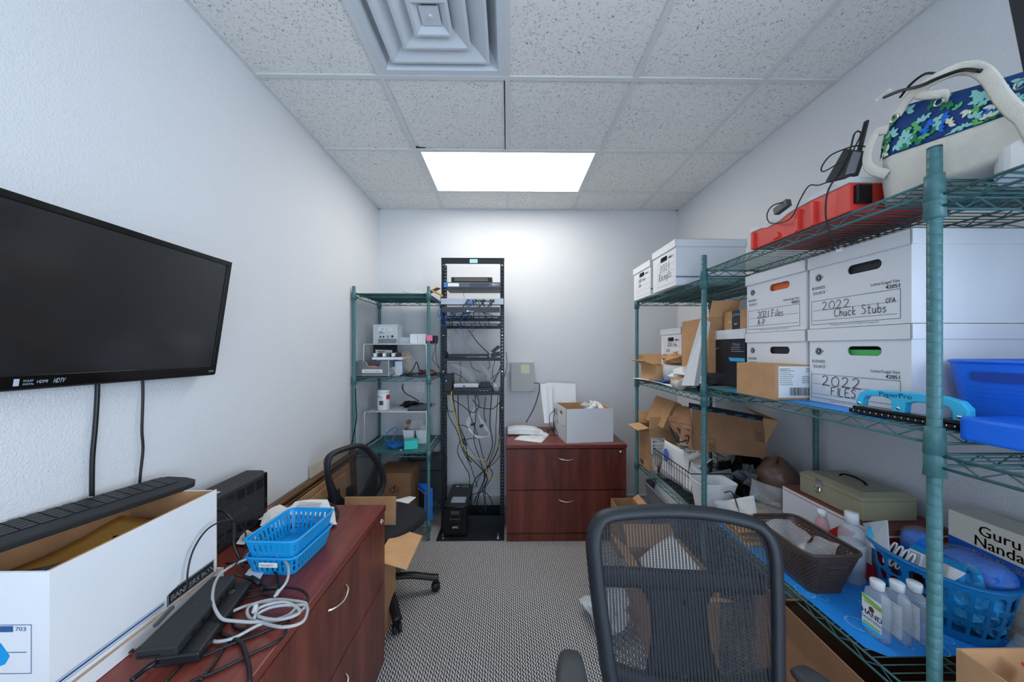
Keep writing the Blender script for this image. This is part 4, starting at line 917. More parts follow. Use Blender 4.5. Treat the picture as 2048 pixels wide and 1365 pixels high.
# under riser two
for k, (xa, lab) in enumerate(((805, 'left white plastic cup bin of tools on the third shelf'), (831, 'right white plastic cup bin of tools on the third shelf'))):
    T = thing('parts_bin', lab, 'bin', (-.85, 2.95, zs3)); a = ay(xa, 860, 2.93); g = G(); 
    b4 = rrect(a.x+.012, a.x+.085, 2.94, 3.06, .012, 3); t4 = rrect(a.x, a.x+.10, 2.92, 3.08, .012, 3); n_ = len(b4)
    g.add([V((x_, y_, zs3+.001)) for x_, y_ in b4]+[V((x_, y_, zs3+.115)) for x_, y_ in t4], [tuple(range(n_))[::-1]]+[(i, (i+1) % n_, n_+(i+1) % n_, n_+i) for i in range(n_)]); part(T, g, 'bin_body', M_white, solid=.003)
    part(T, G().tube([V((x_, y_, zs3+.115)) for x_, y_ in t4], .004, 6, closed=True, smooth=False), 'rim', M_white)
g = G(); a = ay(818, 838, 2.98); g.bar((a.x-.03, 2.98, zs3+.10), (a.x+.01, 2.98, zs3+.19), .014, 8); g.lathe([(0, 0), (.016, 0), (.016, .03), (0, .03)], (a.x-.0, 2.97, zs3+.175), 12, ax_=Matrix.Rotation(math.pi/2.3, 3, 'X')); solo(g, 'hand_tool', M_kraftd, 'brown wooden handled tool sticking out of the left white bin', 'tool', smooth=True)
crumple('plastic_bag', 'clear bag around tools above the white cup bins', 'plastic bag', M_film, (-.80, 3.0, zs3+.15), (.09, .05, .055), 23, n=14, amp=.35)
rn = random.Random(3); P = []
for k in range(64): a = k*.71+rn.uniform(-.3, .3); r_ = rn.uniform(.04, .095); P.append((-.915+r_*math.cos(a), 2.83+.062*math.sin(a)*r_/.08, zs3+.008+rn.uniform(0, .055)*(1-r_/.16)))
P += [(-1.0, 2.83, zs3+.06), (-.98, 2.84, zs3+.12), (-.93, 2.85, zs3+.155), (-.905, 2.85, zs3+.14), (-.94, 2.83, zs3+.06), (-.9, 2.82, zs3+.02)]
T = thing('cable_coil', 'tangled bright blue network cable on the third shelf', 'cable', (-.91, 2.83, zs3)); part(T, G().tube(P, .0038, 6, 5), 'cable', M_bcable, smooth=True); part(T, G().box(-.845, -.832, 2.72, 2.732, zs3+.002, zs3+.014), 'plug', M_clear)
T = thing('small_box', 'teal cardboard box beside the blue cable on the third shelf', 'box', (-.77, 2.8, zs3), math.radians(12)); part(T, G().box(-.06, .045, -.03, .06, .001, .068), 'carton', M_teal, local=True, bevel=.001); part(T, G().rect((-.0601, .06, .0), -Y, Z, .01, .01, .07, .06, .0006), 'side_picture', mat('pale_teal_print', (150, 200, 196), .5), local=True)
pcable('black cable running down between the left wall and the shelving post', [(711, 777, 2.6), (712, 810, 2.6), (713, 838, 2.6), (706, 875, 2.6), (699, 905, 2.6), (690, 935, 2.6), (688, 960, 2.6)], r=.004)
# bottom shelf of the left unit
T = thing('cardboard_box', 'brown carton with round office logo on the lowest left shelf', 'cardboard box', (-.93, 2.9, zs4)); p0, p1 = ay(754, 1000, 2.77), ay(821, 947, 2.77)
bx0_, bx1_, bz1 = ay(752, 950, 2.77).x, ay(821, 950, 2.77).x, ay(800, 947, 2.77).z
part(T, G().box(bx0_, bx1_, 2.77, 3.05, zs4+.001, bz1), 'carton', M_kraftd, bevel=.001); o_ = (bx0_, 2.77, zs4); g = G(); q = ay(785, 981, 2.77); zz = q.z-zs4; xx = q.x-bx0_; g.disc(o_, X, Z, xx, zz, .022, r2=.016); g.poly(o_, X, Z, [(xx+.005, zz+.015), (xx+.02, zz+.042), (xx+.027, zz+.042), (xx+.017, zz+.006)]); g.text('office', o_, Z, -X, zz-.022, -xx-.048, .024, off=.001); part(T, g, 'printing', M_ink); part(T, G().rect(o_, X, Z, 0, bz1-zs4-.035, bx1_-bx0_, bz1-zs4-.034), 'seam', M_kraft)
T = thing('hard_case', 'dark grey hard equipment case behind the brown office carton', 'case', (-.75, 3.05, zs4)); p0, p1 = ay(791, 1010, 3.07), ay(884, 913, 3.07)
hx0, hx1, hz1 = p0.x, -.56, p1.z; part(T, G().prism([V((x_, 3.07, z_)) for x_, z_ in ((hx0, zs4+.002), (hx1, zs4+.002), (hx1, hz1-.05), (hx1-.04, hz1), (hx0+.06, hz1), (hx0, hz1-.08))], V((0, .15, 0))), 'case_body', M_dgrey, bevel=.012); part(T, G().tube([(hx0+.12, 3.06, hz1-.01), (hx0+.14, 3.05, hz1-.03), (hx0+.26, 3.05, hz1-.03), (hx0+.28, 3.06, hz1-.01)], .008, 6), 'handle', M_black)
for z_ in (hz1-.13,): part(T, G().box(hx0+.02, hx1-.02, 3.062, 3.072, z_, z_+.006), 'seam', M_black)
T = thing('product_box', 'upright bright blue product box at the right of the lowest left shelf', 'box', (-.68, 2.75, zs4)); a, b_ = ay(848, 1027, 2.74), ay(867, 976, 2.74)
P = [ay(836, 968, 2.86), ay(836, 1004, 2.86), ay(850, 1026, 2.73), ay(850, 984, 2.73)]; P2 = [ay(850, 984, 2.73), ay(850, 1026, 2.73), ay(865, 1020, 2.74), ay(866, 984, 2.74)]
zlo = zs4+.002; L0, L1, R1 = V((P[0].x, 2.86, 0)), V((P[2].x, 2.73, 0)), V((P2[2].x, 2.745, 0)); zh = P[0].z
g = G(); base = [L0+Z*zlo, L1+Z*zlo, R1+Z*zlo, (L0+R1-L1)+Z*zlo]; g.prism(base, V((0, 0, zh-zlo))); part(T, g, 'carton', M_blue, bevel=.001)
g = G(); fx_ = (L1-L0).normalized(); fl = (L1-L0).length; g.rect(L0+Z*zlo, fx_, Z, .012, .012, fl-.008, zh-zlo-.04); part(T, g, 'window', M_ink); g = G(); g.frame(L0+Z*zlo, fx_, Z, .004, .004, fl-.003, zh-zlo-.03, .005, .0014); part(T, g, 'white_border', M_paper); g = G(); g.text('logic', L1+Z*zlo, (R1-L1).normalized(), Z, .005, zh-zlo-.03, .018); part(T, g, 'lettering', M_paper)
T = thing('mailing_envelope', 'white cardboard mailer with a red stripe lying across the chair seat edge', 'mailer', (-.76, 2.35, .5)); P = [ay(795, 1000, 2.4), ay(799, 1022, 2.3), ay(830, 998, 2.4), ay(832, 995, 2.5), ay(800, 998, 2.5)]
sP = [ay(783, 1003, 2.42), ay(797, 1024, 2.30), ay(832, 996, 2.42), ay(820, 994, 2.52)]; part(T, G().prism(sP, .004), 'mailer_card', M_paper); n_ = (sP[1]-sP[0]).cross(sP[3]-sP[0]).normalized(); n_ = n_ if n_.z > 0 else -n_
g = G(); d1 = n_*.006; g.add([sP[1].lerp(sP[0], .12)+d1, sP[2].lerp(sP[3], .12)+d1, sP[2].lerp(sP[3], .24)+d1, sP[1].lerp(sP[0], .24)+d1], [(0, 1, 2, 3)]); part(T, g, 'stripe', M_redp)
g = G(); g.add([sP[1].lerp(sP[0], .5).lerp(sP[2].lerp(sP[3], .5), .25)+d1, sP[1].lerp(sP[0], .5).lerp(sP[2].lerp(sP[3], .5), .45)+d1, sP[1].lerp(sP[0], .6).lerp(sP[2].lerp(sP[3], .6), .45)+d1, sP[1].lerp(sP[0], .6).lerp(sP[2].lerp(sP[3], .6), .25)+d1], [(0, 1, 2, 3)]); part(T, g, 'emblem', M_navy)
# ================================================================== things leaning on the left wall behind the file cabinets
xw_ = XL+.002
g = G(); a0 = 1.70; g.obox((XL+.035, a0, .0015), (0, 1.0, 0), (-.028, 0, .700), (.028, 0, 0)); T = thing('moulded_board', 'brown moulded wood board leaning on the left wall behind the cabinet', 'board', (XL+.03, 2.2, 0)); part(T, g, 'panel', M_brownw, bevel=.003)
g = G(); g.bar((XL+.042, a0, .69), (XL+.042, a0+1.0, .69), .011, 8); g.bar((XL+.052, a0, .665), (XL+.052, a0+1.0, .665), .006, 8); part(T, g, 'moulding', M_brownw)
T = thing('flat_cartons', 'flattened kraft carton leaning against the brown frame', 'cardboard', (XL+.1, 2.0, 0)); g = G(); g.obox((XL+.115, 1.68, .0015), (0, .82, 0), (-.045, 0, .665), (.006, 0, 0)); part(T, g, 'outer_sheet', M_kraft)
solo(G().obox((XL+.150, 1.68, .0015), (0, .70, 0), (-.050, 0, .640), (.006, 0, 0)), 'flat_cartons', M_kraftl, 'paler flattened carton in front of the other flattened carton', 'cardboard')
T = thing('picture_frame', 'dark brown picture frame leaning in front of the flattened cartons', 'picture frame', (XL+.2, 2.1, 0)); o_ = V((XL+.205, 2.16, .12)); u_, v_ = V((0, -.42, 0)), V((-.045, 0, .50)); g = G(); 
for a, b_, c_, d_ in ((0, 0, 1, .09), (0, .91, 1, 1), (0, .09, .09, .91), (.91, .09, 1, .91)): g.obox(o_+u_*a+v_*b_, u_*(c_-a), v_*(d_-b_), (.014, 0, 0))
part(T, g, 'frame', mat('dark_brown_wood', (58, 40, 32), .4), bevel=.002); part(T, G().obox(o_+u_*.08+v_*.08+V((.002, 0, 0)), u_*.84, v_*.84, (.004, 0, 0)), 'picture', mat('pale_blue_picture', (150, 184, 200), .4))
TM_ = solo(G().obox((XL+.035, 2.12, .0015), (0, .50, 0), (-.03, 0, .775), (.008, 0, 0)), 'cream_panel', mat('cream_board', (206, 198, 184), .7), 'cream board leaning on the left wall beside the shelving unit', 'board')
# open kraft carton at the end of the desk
T = thing('cardboard_box', 'tall open kraft carton on the floor at the end of the desk', 'cardboard box', (-.92, 1.668, .001))
w, d, h, t = .29, .30, .47, .004
g = G(); x0, y0 = -.925, 1.668; g.box(x0, x0+w, y0, y0+t, .001, h); g.box(x0, x0+w, y0+d-t, y0+d, .001, h); g.box(x0, x0+t, y0+t, y0+d-t, .001, h); g.box(x0+w-t, x0+w, y0+t, y0+d-t, .001, h); g.box(x0+t, x0+w-t, y0+t, y0+d-t, .001, .006); part(T, g, 'carton', M_kraft)
part(T, G().obox((x0, y0+d-.004, h), (w, 0, 0), (0, .01, .178), (0, .004, 0)), 'flap', M_kraft)
part(T, G().obox((x0+w, y0+.0, h), (0, d, 0), (.150, 0, -.045), (0, 0, .004)), 'flap', M_kraftl)
part(T, G().obox((x0, y0+.06, h), (0, d-.1, 0), (-.07, 0, .10), (.004, 0, 0)), 'flap', M_kraftl)
solo(G().prism([V((-.74, 1.80, .33)), V((-.66, 1.80, .33)), V((-.68, 1.82, .46)), V((-.73, 1.82, .44))], .004), 'cardboard_insert', M_cream, 'pale card insert inside the open kraft carton by the desk', 'card')
# ================================================================== on the desk
# big banker box with keyboard on top
zq = DZ
T = thing('file_box', 'large open white file box below the television with a blue striped base', 'file box', (-1.07, .9, zq+.008))
x0, x1, y0, y1, z0, z1 = -1.206, -.932, ax(99, 1145, -.932).y, ax(433, 985, -.932).y, zq+.011, 1.043
t = .005
g = G(); g.box(x1-t, x1, y0, y1, z0, z1); g.box(x0, x0+t, y0, y1, z0, z1); g.box(x0+t, x1-t, y0, y0+t, z0, z1-.003); g.box(x0+t, x1-t, y1-t, y1, z0, z1-.002); g.box(x0+t, x1-t, y0+t, y1-t, z0, z0+t); part(T, g, 'carton', M_card)
g = G(); g.box(x1-t-.001, x1-t, y0+t, y1-t, z0+t, z1-.0005); g.box(x0+t, x0+t+.001, y0+t, y1-t, z0+t, z1-.0005); g.box(x0+t, x1-t, y0+t, y0+t+.001, z0+t, z1-.004); g.box(x0+t, x1-t, y1-t-.001, y1-t, z0+t, z1-.003); g.box(x0+t, x1-t, y0+t, y1-t, z0+t, z0+t+.001)
g.box(x1-t, x1, y0, y1, z1, z1+.0006); g.box(x1-t-.0, x1+.0004, y1, y1+.0012, z0, z1); part(T, g, 'kraft_lining', M_kraft)
o_ = (x1, y0, z0); Lb = y1-y0
g = G()
for z_, th in ((.047, .0012), (.052, .005), (.060, .0012)): g.rect(o_, Y, Z, 0, z_-.012, Lb*.58, z_-.012+th); g.rect((x0, y0, z0), X, Z, .03, z_-.012, x1-x0, z_-.012+th)
oe = (x0, y0, z0); wL = x1-x0
g.frame(oe, X, Z, .0, .075, wL-.035, .175, .0012); g.rect(oe, X, Z, 0, .118, wL-.045, .1195); g.poly(oe, X, Z, [(wL-.115, .16), (wL-.10, .172), (wL-.072, .172), (wL-.072, .16)]); g.text('703', oe, X, Z, wL-.068, .162, .012, sx=1.3)
part(T, g, 'blue_stripe', M_inkb)
g = G(); ya, yb_ = Lb*.60, Lb*.975; g.poly(o_, Y, Z, [(ya, .027), (ya, .058), (ya+.03, .066), (yb_, .066), (yb_, .027)]); part(T, g, 'brand_panel', M_ink)
g = G(); g.text('BANKERS BOX', o_, Y, Z, (ya+yb_)/2+.003, .036, .0215, al='c', off=.0016, sx=.98); g.text('BANKERS BOX', o_, Y, Z, (ya+yb_)/2+.0034, .0362, .0215, al='c', off=.0016, sx=.98); g.frame(o_, Y, Z, ya+.002, .029, yb_-.002, .064, .0008, .0014); part(T, g, 'lettering', M_paper)
T = thing('box_lid', 'upturned white lid under the large open file box', 'box lid', (-1.07, .9, zq))
g = G(); g.box(x0-.003, x1+.011, y0-.01, y1+.014, zq+.0015, zq+.008); g.box(x1+.005, x1+.011, y0-.01, y1+.014, zq+.008, zq+.036); g.box(x0-.002, x1+.005, y1+.008, y1+.014, zq+.008, zq+.036); part(T, g, 'lid_tray', M_card)
g = G(); g.box(x1+.005, x1+.0112, y0-.01, y1+.0142, zq+.036, zq+.0368); part(T, g, 'kraft_edge', M_kraft)
# inside: envelope, pen, black devices
sheet('envelope', 'large manila envelope lying inside the white file box', 'envelope', M_manila, [(-1.19, .80, .955), (-.945, .78, .955), (-.945, 1.06, .955), (-1.19, 1.08, .975)], 25, .008, solid=.002)
g = G(); pa, pb_ = V((-1.08, .96, .975)), V((-.975, 1.01, .975)); g.tube([pa, pa.lerp(pb_, .5), pb_], (.006, .006), 8); solo(g, 'marker_pen', M_gloss, 'black pen resting on the envelope inside the file box', 'pen', smooth=True)
for k in range(2):
    g = G(); yy = .725+.055*k; zz = 1.005-.015*k
    pts = [(-1.195, yy, zz), (-1.12, yy-.005, zz), (-1.06, yy+.01, zz), (-1.0, yy+.05, zz+.004), (-.975, yy+.11, zz+.002)]
    g.tube(pts, (.018, .008), 10, 6); solo(g, 'palm_rest', M_black, ('nearer' if k == 0 else 'farther')+' of two curved black rests inside the white file box', 'black rest', smooth=True)
# keyboard lying over the box
T = thing('keyboard', 'black keyboard lying across the top of the white file box', 'keyboard', (-1.09, .9, 1.05))
k1 = ax(402, 972, -1.02); k0 = ax(0, 1108, -1.10); k0 = k0+(k0-k1).normalized()*.09; kd = k1-k0; KL = kd.length; kd = kd.normalized()
kw = V((-.10, .03, .012)); kw = (kw-kd*kw.dot(kd)).normalized(); kn = kd.cross(kw).normalized()
if kn.z < 0: kn = -kn
WK = .125; k0 = k0+kn*.0
g = G(); g.prism([k0+kd*KL*a+kw*WK*b_ for a, b_ in ((0, 0), (.9, 0), (.97, .05), (1, .2), (1, .5), (.96, .9), (.9, 1), (0, 1))], kn*.018); part(T, g, 'case', M_blackm, bevel=.004)
g = G()
for r_ in range(5):
    n_ = 15
    for c_ in range(n_):
        a = k0+kd*(KL*(.04+.89*c_/n_))+kw*(WK*(.36+.115*r_))+kn*.0178; g.obox(a, kd*(KL*.89/n_*.9), kw*(WK*.10), kn*.002)
part(T, g, 'keys', M_black, kind='stuff')
g = G(); 
for c_ in range(9): a = k0+kd*(KL*(.10+.06*c_))+kw*(WK*.94)+kn*.0190; g.quad(a, a+kd*.010, a+kd*.010+kw*.003, a+kw*.003)
part(T, g, 'key_legends', M_paper)
# battery backup beside the wall
T = thing('battery_backup', 'black vented battery backup standing on the desk by the wall', 'battery backup', (-1.1, 1.32, zq))
bx0_, bx1_, by0_, by1_, bz0_, bz1_ = -1.150, -1.045, 1.125, 1.515, zq+.0015, .966
g = G(); g.prism([V((x_, by0_, z_)) for x_, z_ in ((bx0_, bz0_), (bx1_, bz0_), (bx1_, bz1_-.012), (bx1_-.02, bz1_), (bx0_+.02, bz1_), (bx0_, bz1_-.012))], V((0, by1_-by0_, 0))); part(T, g, 'case', M_blackm, bevel=.006)
g = G(); o_ = (bx1_, by0_, bz0_); Lq = by1_-by0_
for (z_, n_) in ((.155, 7), (.03, 7)):
    for k in range(n_):
        for j in range(5): a = .015+k*(Lq-.03)/n_; g.rect(o_, Y, Z, a, z_+j*.0075, a+(Lq-.03)/n_*.8, z_+j*.0075+.003)
part(T, g, 'vent', M_gloss)
g = G(); g.frame(o_, Y, Z, .14, .092, .158, .118, .0015); g.text('Back-UPS', o_, Y, Z, .17, .098, .024, sx=1.1); part(T, g, 'embossed_lettering', M_dgrey)
part(T, G().rect((bx0_, by0_, bz1_), X, Y, .012, .01, .095, .16), 'paper_label', M_paper)
part(T, G().box(bx0_-.002, bx1_+.002, by1_-.02, by1_, bz0_, bz1_-.008), 'front_panel', M_gloss, bevel=.004)
# papers and receipts
rn = random.Random(17)
PP = [([(512, 1040), (600, 1052), (640, 1035), (560, 1008)], .020), ([(560, 1030), (668, 1034), (655, 1000), (590, 1003)], .045), ([(600, 1060), (672, 1045), (668, 1015), (600, 1018)], .012), ([(472, 1088), (500, 1092), (520, 1068), (488, 1060)], .004), ([(520, 1052), (575, 1060), (560, 1030), (530, 1020)], .03), ([(630, 1060), (675, 1048), (660, 1030), (640, 1040)], .008), ([(490, 1150), (520, 1160), (530, 1140), (505, 1130)], .002)]
labs = ['crumpled printed receipt between the battery backup and blue baskets', 'long top receipt of the pile behind the blue baskets', 'printed receipt at the right of the pile behind the blue baskets', 'small curled receipt left of the blue baskets', 'folded receipt standing at the left of the pile', 'small receipt corner poking out right of the blue baskets', 'white slip partly under the blue baskets']
for k, (q, dz) in enumerate(PP):
    P = [az(a, b_, zq+.003+dz+rn.uniform(0, .006)) for a, b_ in q]; T = thing('receipt', labs[k], 'receipt', (P[0].x, P[0].y, zq)); sheet('paper', '', '', M_paper, P, 170+k, .007 if k != 6 else .001, n=5, T=T, smooth=False)
    g = G(); u_, v_ = P[1]-P[0], P[3]-P[0]; n_ = u_.cross(v_).normalized(); n_ = n_ if n_.z > 0 else -n_
    for j in range(6):
        a = P[0].lerp(P[3], .2+.11*j).lerp(P[1].lerp(P[2], .3+.1*j), .2)+n_*.006; g.add([a, a+u_*.45, a+u_*.45+v_*.03, a+v_*.03], [(0, 1, 2, 3)])
    if k in (1, 2, 3): part(T, g, 'printing', M_inkg)
# blue baskets (two nested)
M_bask = mat('azure_plastic', (24, 152, 216), .35)
def basket(T, x0, x1, y0, y1, z0, h, tap, dz_far=0):
    bt_, tp_ = rrect(x0+tap, x1-tap, y0+tap, y1-tap, .02, 4), rrect(x0, x1, y0, y1, .022, 4)
    NU, NV = 120, 14
    def f_(u, v): a, b_ = per(bt_, u), per(tp_, u); return V((a[0]*(1-v)+b_[0]*v, a[1]*(1-v)+b_[1]*v, z0+h*v))
    def sk_(i, j): return i % 3 == 1 and (3 <= j <= 6 or 8 <= j <= 11)
    g = G().grid(f_, NU, NV, sk_, cu=True); g.prism([f_(k/40, 0) for k in range(40)], .0015); part(T, g, 'basket_body', M_bask, local=True, solid=.002)
    part(T, G().tube([f_(k/48, 1) for k in range(48)], (.005, .003), 8, closed=True, smooth=False), 'rim', M_bask, local=True, smooth=True)
rzb = math.radians(-3)
T = thing('storage_basket', 'lower of two nested azure baskets on the desk', 'basket', (-.770, 1.245, zq+.0015), rzb); basket(T, -.088, .088, -.115, .115, .0, .062, .016)
T = thing('storage_basket', 'upper azure basket with a label strip, nested in the other on the desk', 'basket', (-.770, 1.247, zq+.030), rzb); basket(T, -.090, .090, -.118, .118, .0, .088, .020)
part(T, G().rect((-.03, -.1155, .006), X, Z, 0, 0, .062, .016, .004), 'label', M_paper, local=True); part(T, G().text('MAGNETIC', (-.03, -.1155, .006), X, Z, .005, .004, .009, off=.0046), 'lettering', M_inkg, local=True)
# docking stations
def dock(label, P, z0, hgt, mt, nm='docking_station'):
    T = thing(nm, label, 'docking station', (P[0].x, P[0].y, z0)); B = [V((p_.x, p_.y, z0)) for p_ in P]
    part(T, G().prism(B, V((0, 0, hgt))), 'case', mt, bevel=.006); return T, B
zd = zq+.029
A_ = [az(267, 1302, zd+.026), az(355, 1292, zd+.026), az(473, 1150, zd+.026), az(425, 1152, zd+.026)]
T, B = dock('black docking station on the desk with a faint round logo', A_, zd, .026, M_blackm)
g = G(); cxx = sum((p_ for p_ in A_), V())/4; g.disc((cxx.x, cxx.y, zd+.026), X, Y, 0, .02, .016, .0006, r2=.0145); part(T, g, 'logo', M_dgrey)
g = G(); u_ = (B[2]-B[1]).normalized(); 
for a, w_ in ((.05, .014), (.09, .014), (.13, .012), (.17, .012), (.2, .012)): g.rect(B[1], u_, Z, a, .008, a+w_, .015, .0012)
u2 = (B[1]-B[0]).normalized(); g.rect(B[0], u2, Z, .008, .009, .055, .0105, .0012); part(T, g, 'port', M_gloss)
A2 = [p_+V((.040, .012, 0)) for p_ in A_]; A2 = [V((p_.x, p_.y, 0)) for p_ in A2]
T, B2_ = dock('second black docking station lying under the first on the desk', A2, zq+.0015, .0265, M_black)
# cables on the desk
def dcable(label, pts, r, m=M_cable, z=None, **k):
    P = [az(a, b_, zq+r+.001+(c if c else 0)) for a, b_, c in pts]; return solo(G().tube(P, r, 8, 6), 'cable', m, label, 'cable', smooth=True, **k)
P = [(548, 1195, .03), (575, 1160, .05), (572, 1125, .05), (540, 1113, .05), (490, 1120, .05), (440, 1150, .05), (425, 1195, .05), (440, 1235, .03), (470, 1243, .02), (520, 1245, .01), (570, 1238, .01), (605, 1220, .015), (612, 1208, .02), (590, 1203, .02), (545, 1200, .02), (500, 1213, .015), (498, 1235, .012), (530, 1248, .01), (565, 1255, .02), (600, 1248, .02), (613, 1232, .02), (612, 1212, .02), (580, 1212, .02), (540, 1205, .018), (495, 1212, .01), (450, 1232, .008), (418, 1262, .004), (425, 1283, .002), (465, 1278, .004), (520, 1250, .008), (575, 1232, .012), (590, 1212, .024), (545, 1215, .02), (515, 1232, .015), (560, 1240, .02), (600, 1225, .022), (570, 1205, .026), (520, 1216, .022), (508, 1238, .018)]
T = thing('cable_coil', 'light grey network cable coiled and looped at the desk edge', 'cable', (-.7, 1.0, zq)); part(T, G().tube([az(a, b_, zq+.005+c) for a, b_, c in P], .0040, 8, 6), 'cable', M_gcable, smooth=True)
part(T, G().tube([az(553, 1190, zq+.035), az(558, 1182, zq+.036)], .006, 8, smooth=False), 'plug', M_frost); part(T, G().tube([az(508, 1225, zq+.03), az(512, 1212, zq+.036)], .006, 8, smooth=False), 'plug', M_frost)
solo(G().tube([ax(a, b_, c) for a, b_, c in [(374, 1182, -.895), (376, 1140, -.90), (388, 1098, -.905), (412, 1062, -.905), (440, 1045, -.90), (468, 1043, -.89), (488, 1060, -.88), (492, 1085, -.87), (482, 1112, -.86), (468, 1135, -.86)]], .0024, 8, 6), 'cable', M_cable, 'thin black cable arching high in front of the white file box', 'cable', smooth=True)
solo(G().tube([ax(a, b_, c) for a, b_, c in [(430, 1020, -.97), (448, 1024, -.96), (464, 1040, -.94), (467, 1062, -.92), (468, 1090, -.90), (478, 1115, -.88), (488, 1135, -.865)]], .0045, 8, 6), 'cable', M_cable, 'thick black cable dropping from behind the box beside the battery backup', 'cable', smooth=True)
dcable('black cable with ferrite beads between the docking station and desk edge', [(470, 1150, .035), (490, 1155, .02), (520, 1165, .01), (540, 1178, .01), (560, 1175, .01), (600, 1180, .01), (616, 1195, .005), (610, 1210, 0), (596, 1230, 0)], .0035)
for q, q2, lab in (((502, 1157, .014), (520, 1168, .012), 'left ribbed black ferrite bead on a cable by the docks'), ((528, 1178, .014), (556, 1174, .014), 'middle ribbed black ferrite bead on a cable by the docks'), ((450, 1187, .03), (476, 1186, .02), 'black barrel plug at the side of the docking station')):
    solo(G().tube([az(q[0], q[1], zq+q[2]), az(q2[0], q2[1], zq+q2[2])], .0085, 10, smooth=False), 'ferrite_bead', M_black, lab, 'ferrite bead', smooth=True)
dcable('black cable from the round plug to the right bead on the desk', [(476, 1186, .012), (500, 1183, .008), (528, 1180, .008)], .003)
dcable('upper of two black cables crossing under the grey coil', [(445, 1208, .004), (480, 1200, .004), (530, 1190, .004), (545, 1200, .004)], .003)
dcable('lower of two black cables crossing under the grey coil', [(450, 1220, .002), (490, 1215, .002), (530, 1200, .002), (560, 1190, .002)], .003)
dcable('black cable curving over the desk toward the nested baskets', [(452, 1128, .01), (490, 1126, .01), (530, 1132, .01), (552, 1148, .008), (558, 1175, .004)], .0035)
dcable('long black cable sweeping across the desk from the dock to the grey coil', [(295, 1332, .004), (330, 1330, .002), (400, 1315, .001), (460, 1290, .001), (520, 1268, 0), (580, 1240, 0)], .0036)
dcable('long black cable running down the desk toward the camera', [(380, 1365, 0), (440, 1340, 0), (500, 1310, 0), (560, 1280, 0), (575, 1255, 0)], .0034)
dcable('black cable along the edge of the second dock toward the camera', [(330, 1365, 0), (370, 1325, 0), (410, 1290, 0), (450, 1240, 0)], .003)
dcable('black cable snaking under the grey coil toward the near desk edge', [(465, 1225, 0), (470, 1255, 0), (500, 1262, .001), (463, 1280, 0), (448, 1295, 0), (430, 1325, 0), (400, 1362, 0)], .0035)
dcable('thick black cable hanging over the near desk edge', [(440, 1268, .002), (480, 1285, .001), (490, 1305, .001), (498, 1335, .001), (500, 1365, .001)], .0048)
dcable('black cable curling at the lower left in front of the dock', [(168, 1375, 0), (195, 1340, 0), (240, 1315, 0), (268, 1300, .004)], .0032)
dcable('black connector cable leaving the front of the dock toward the camera', [(262, 1362, .002), (290, 1340, .004), (312, 1325, .008), (318, 1315, .02)], .0055)
solo(G().tube([az(310, 1252, zd+.032), az(345, 1215, zd+.032)], .005, 8, smooth=False), 'memory_stick', M_dgrey, 'slim dark pen lying on top of the docking station', 'pen')
pcable_ = dcable('black power cable trailing behind the paper pile on the desk', [(540, 1030, .002), (560, 1020, .002), (585, 1014, .002), (645, 1005, .004), (672, 1015, .002), (675, 1032, .001), (665, 1045, .001)], .0045)
T = thing('plastic_scoop', 'bright blue plastic corner at the lower left edge', 'blue plastic', (-1.1, .64, zq)); part(T, G().prism([ax(-30, 1286, -.80), ax(4, 1287, -.80), ax(22, 1312, -.80), ax(12, 1330, -.80), ax(-30, 1345, -.80)], .01), 'plastic_sheet', M_sky, bevel=.002)
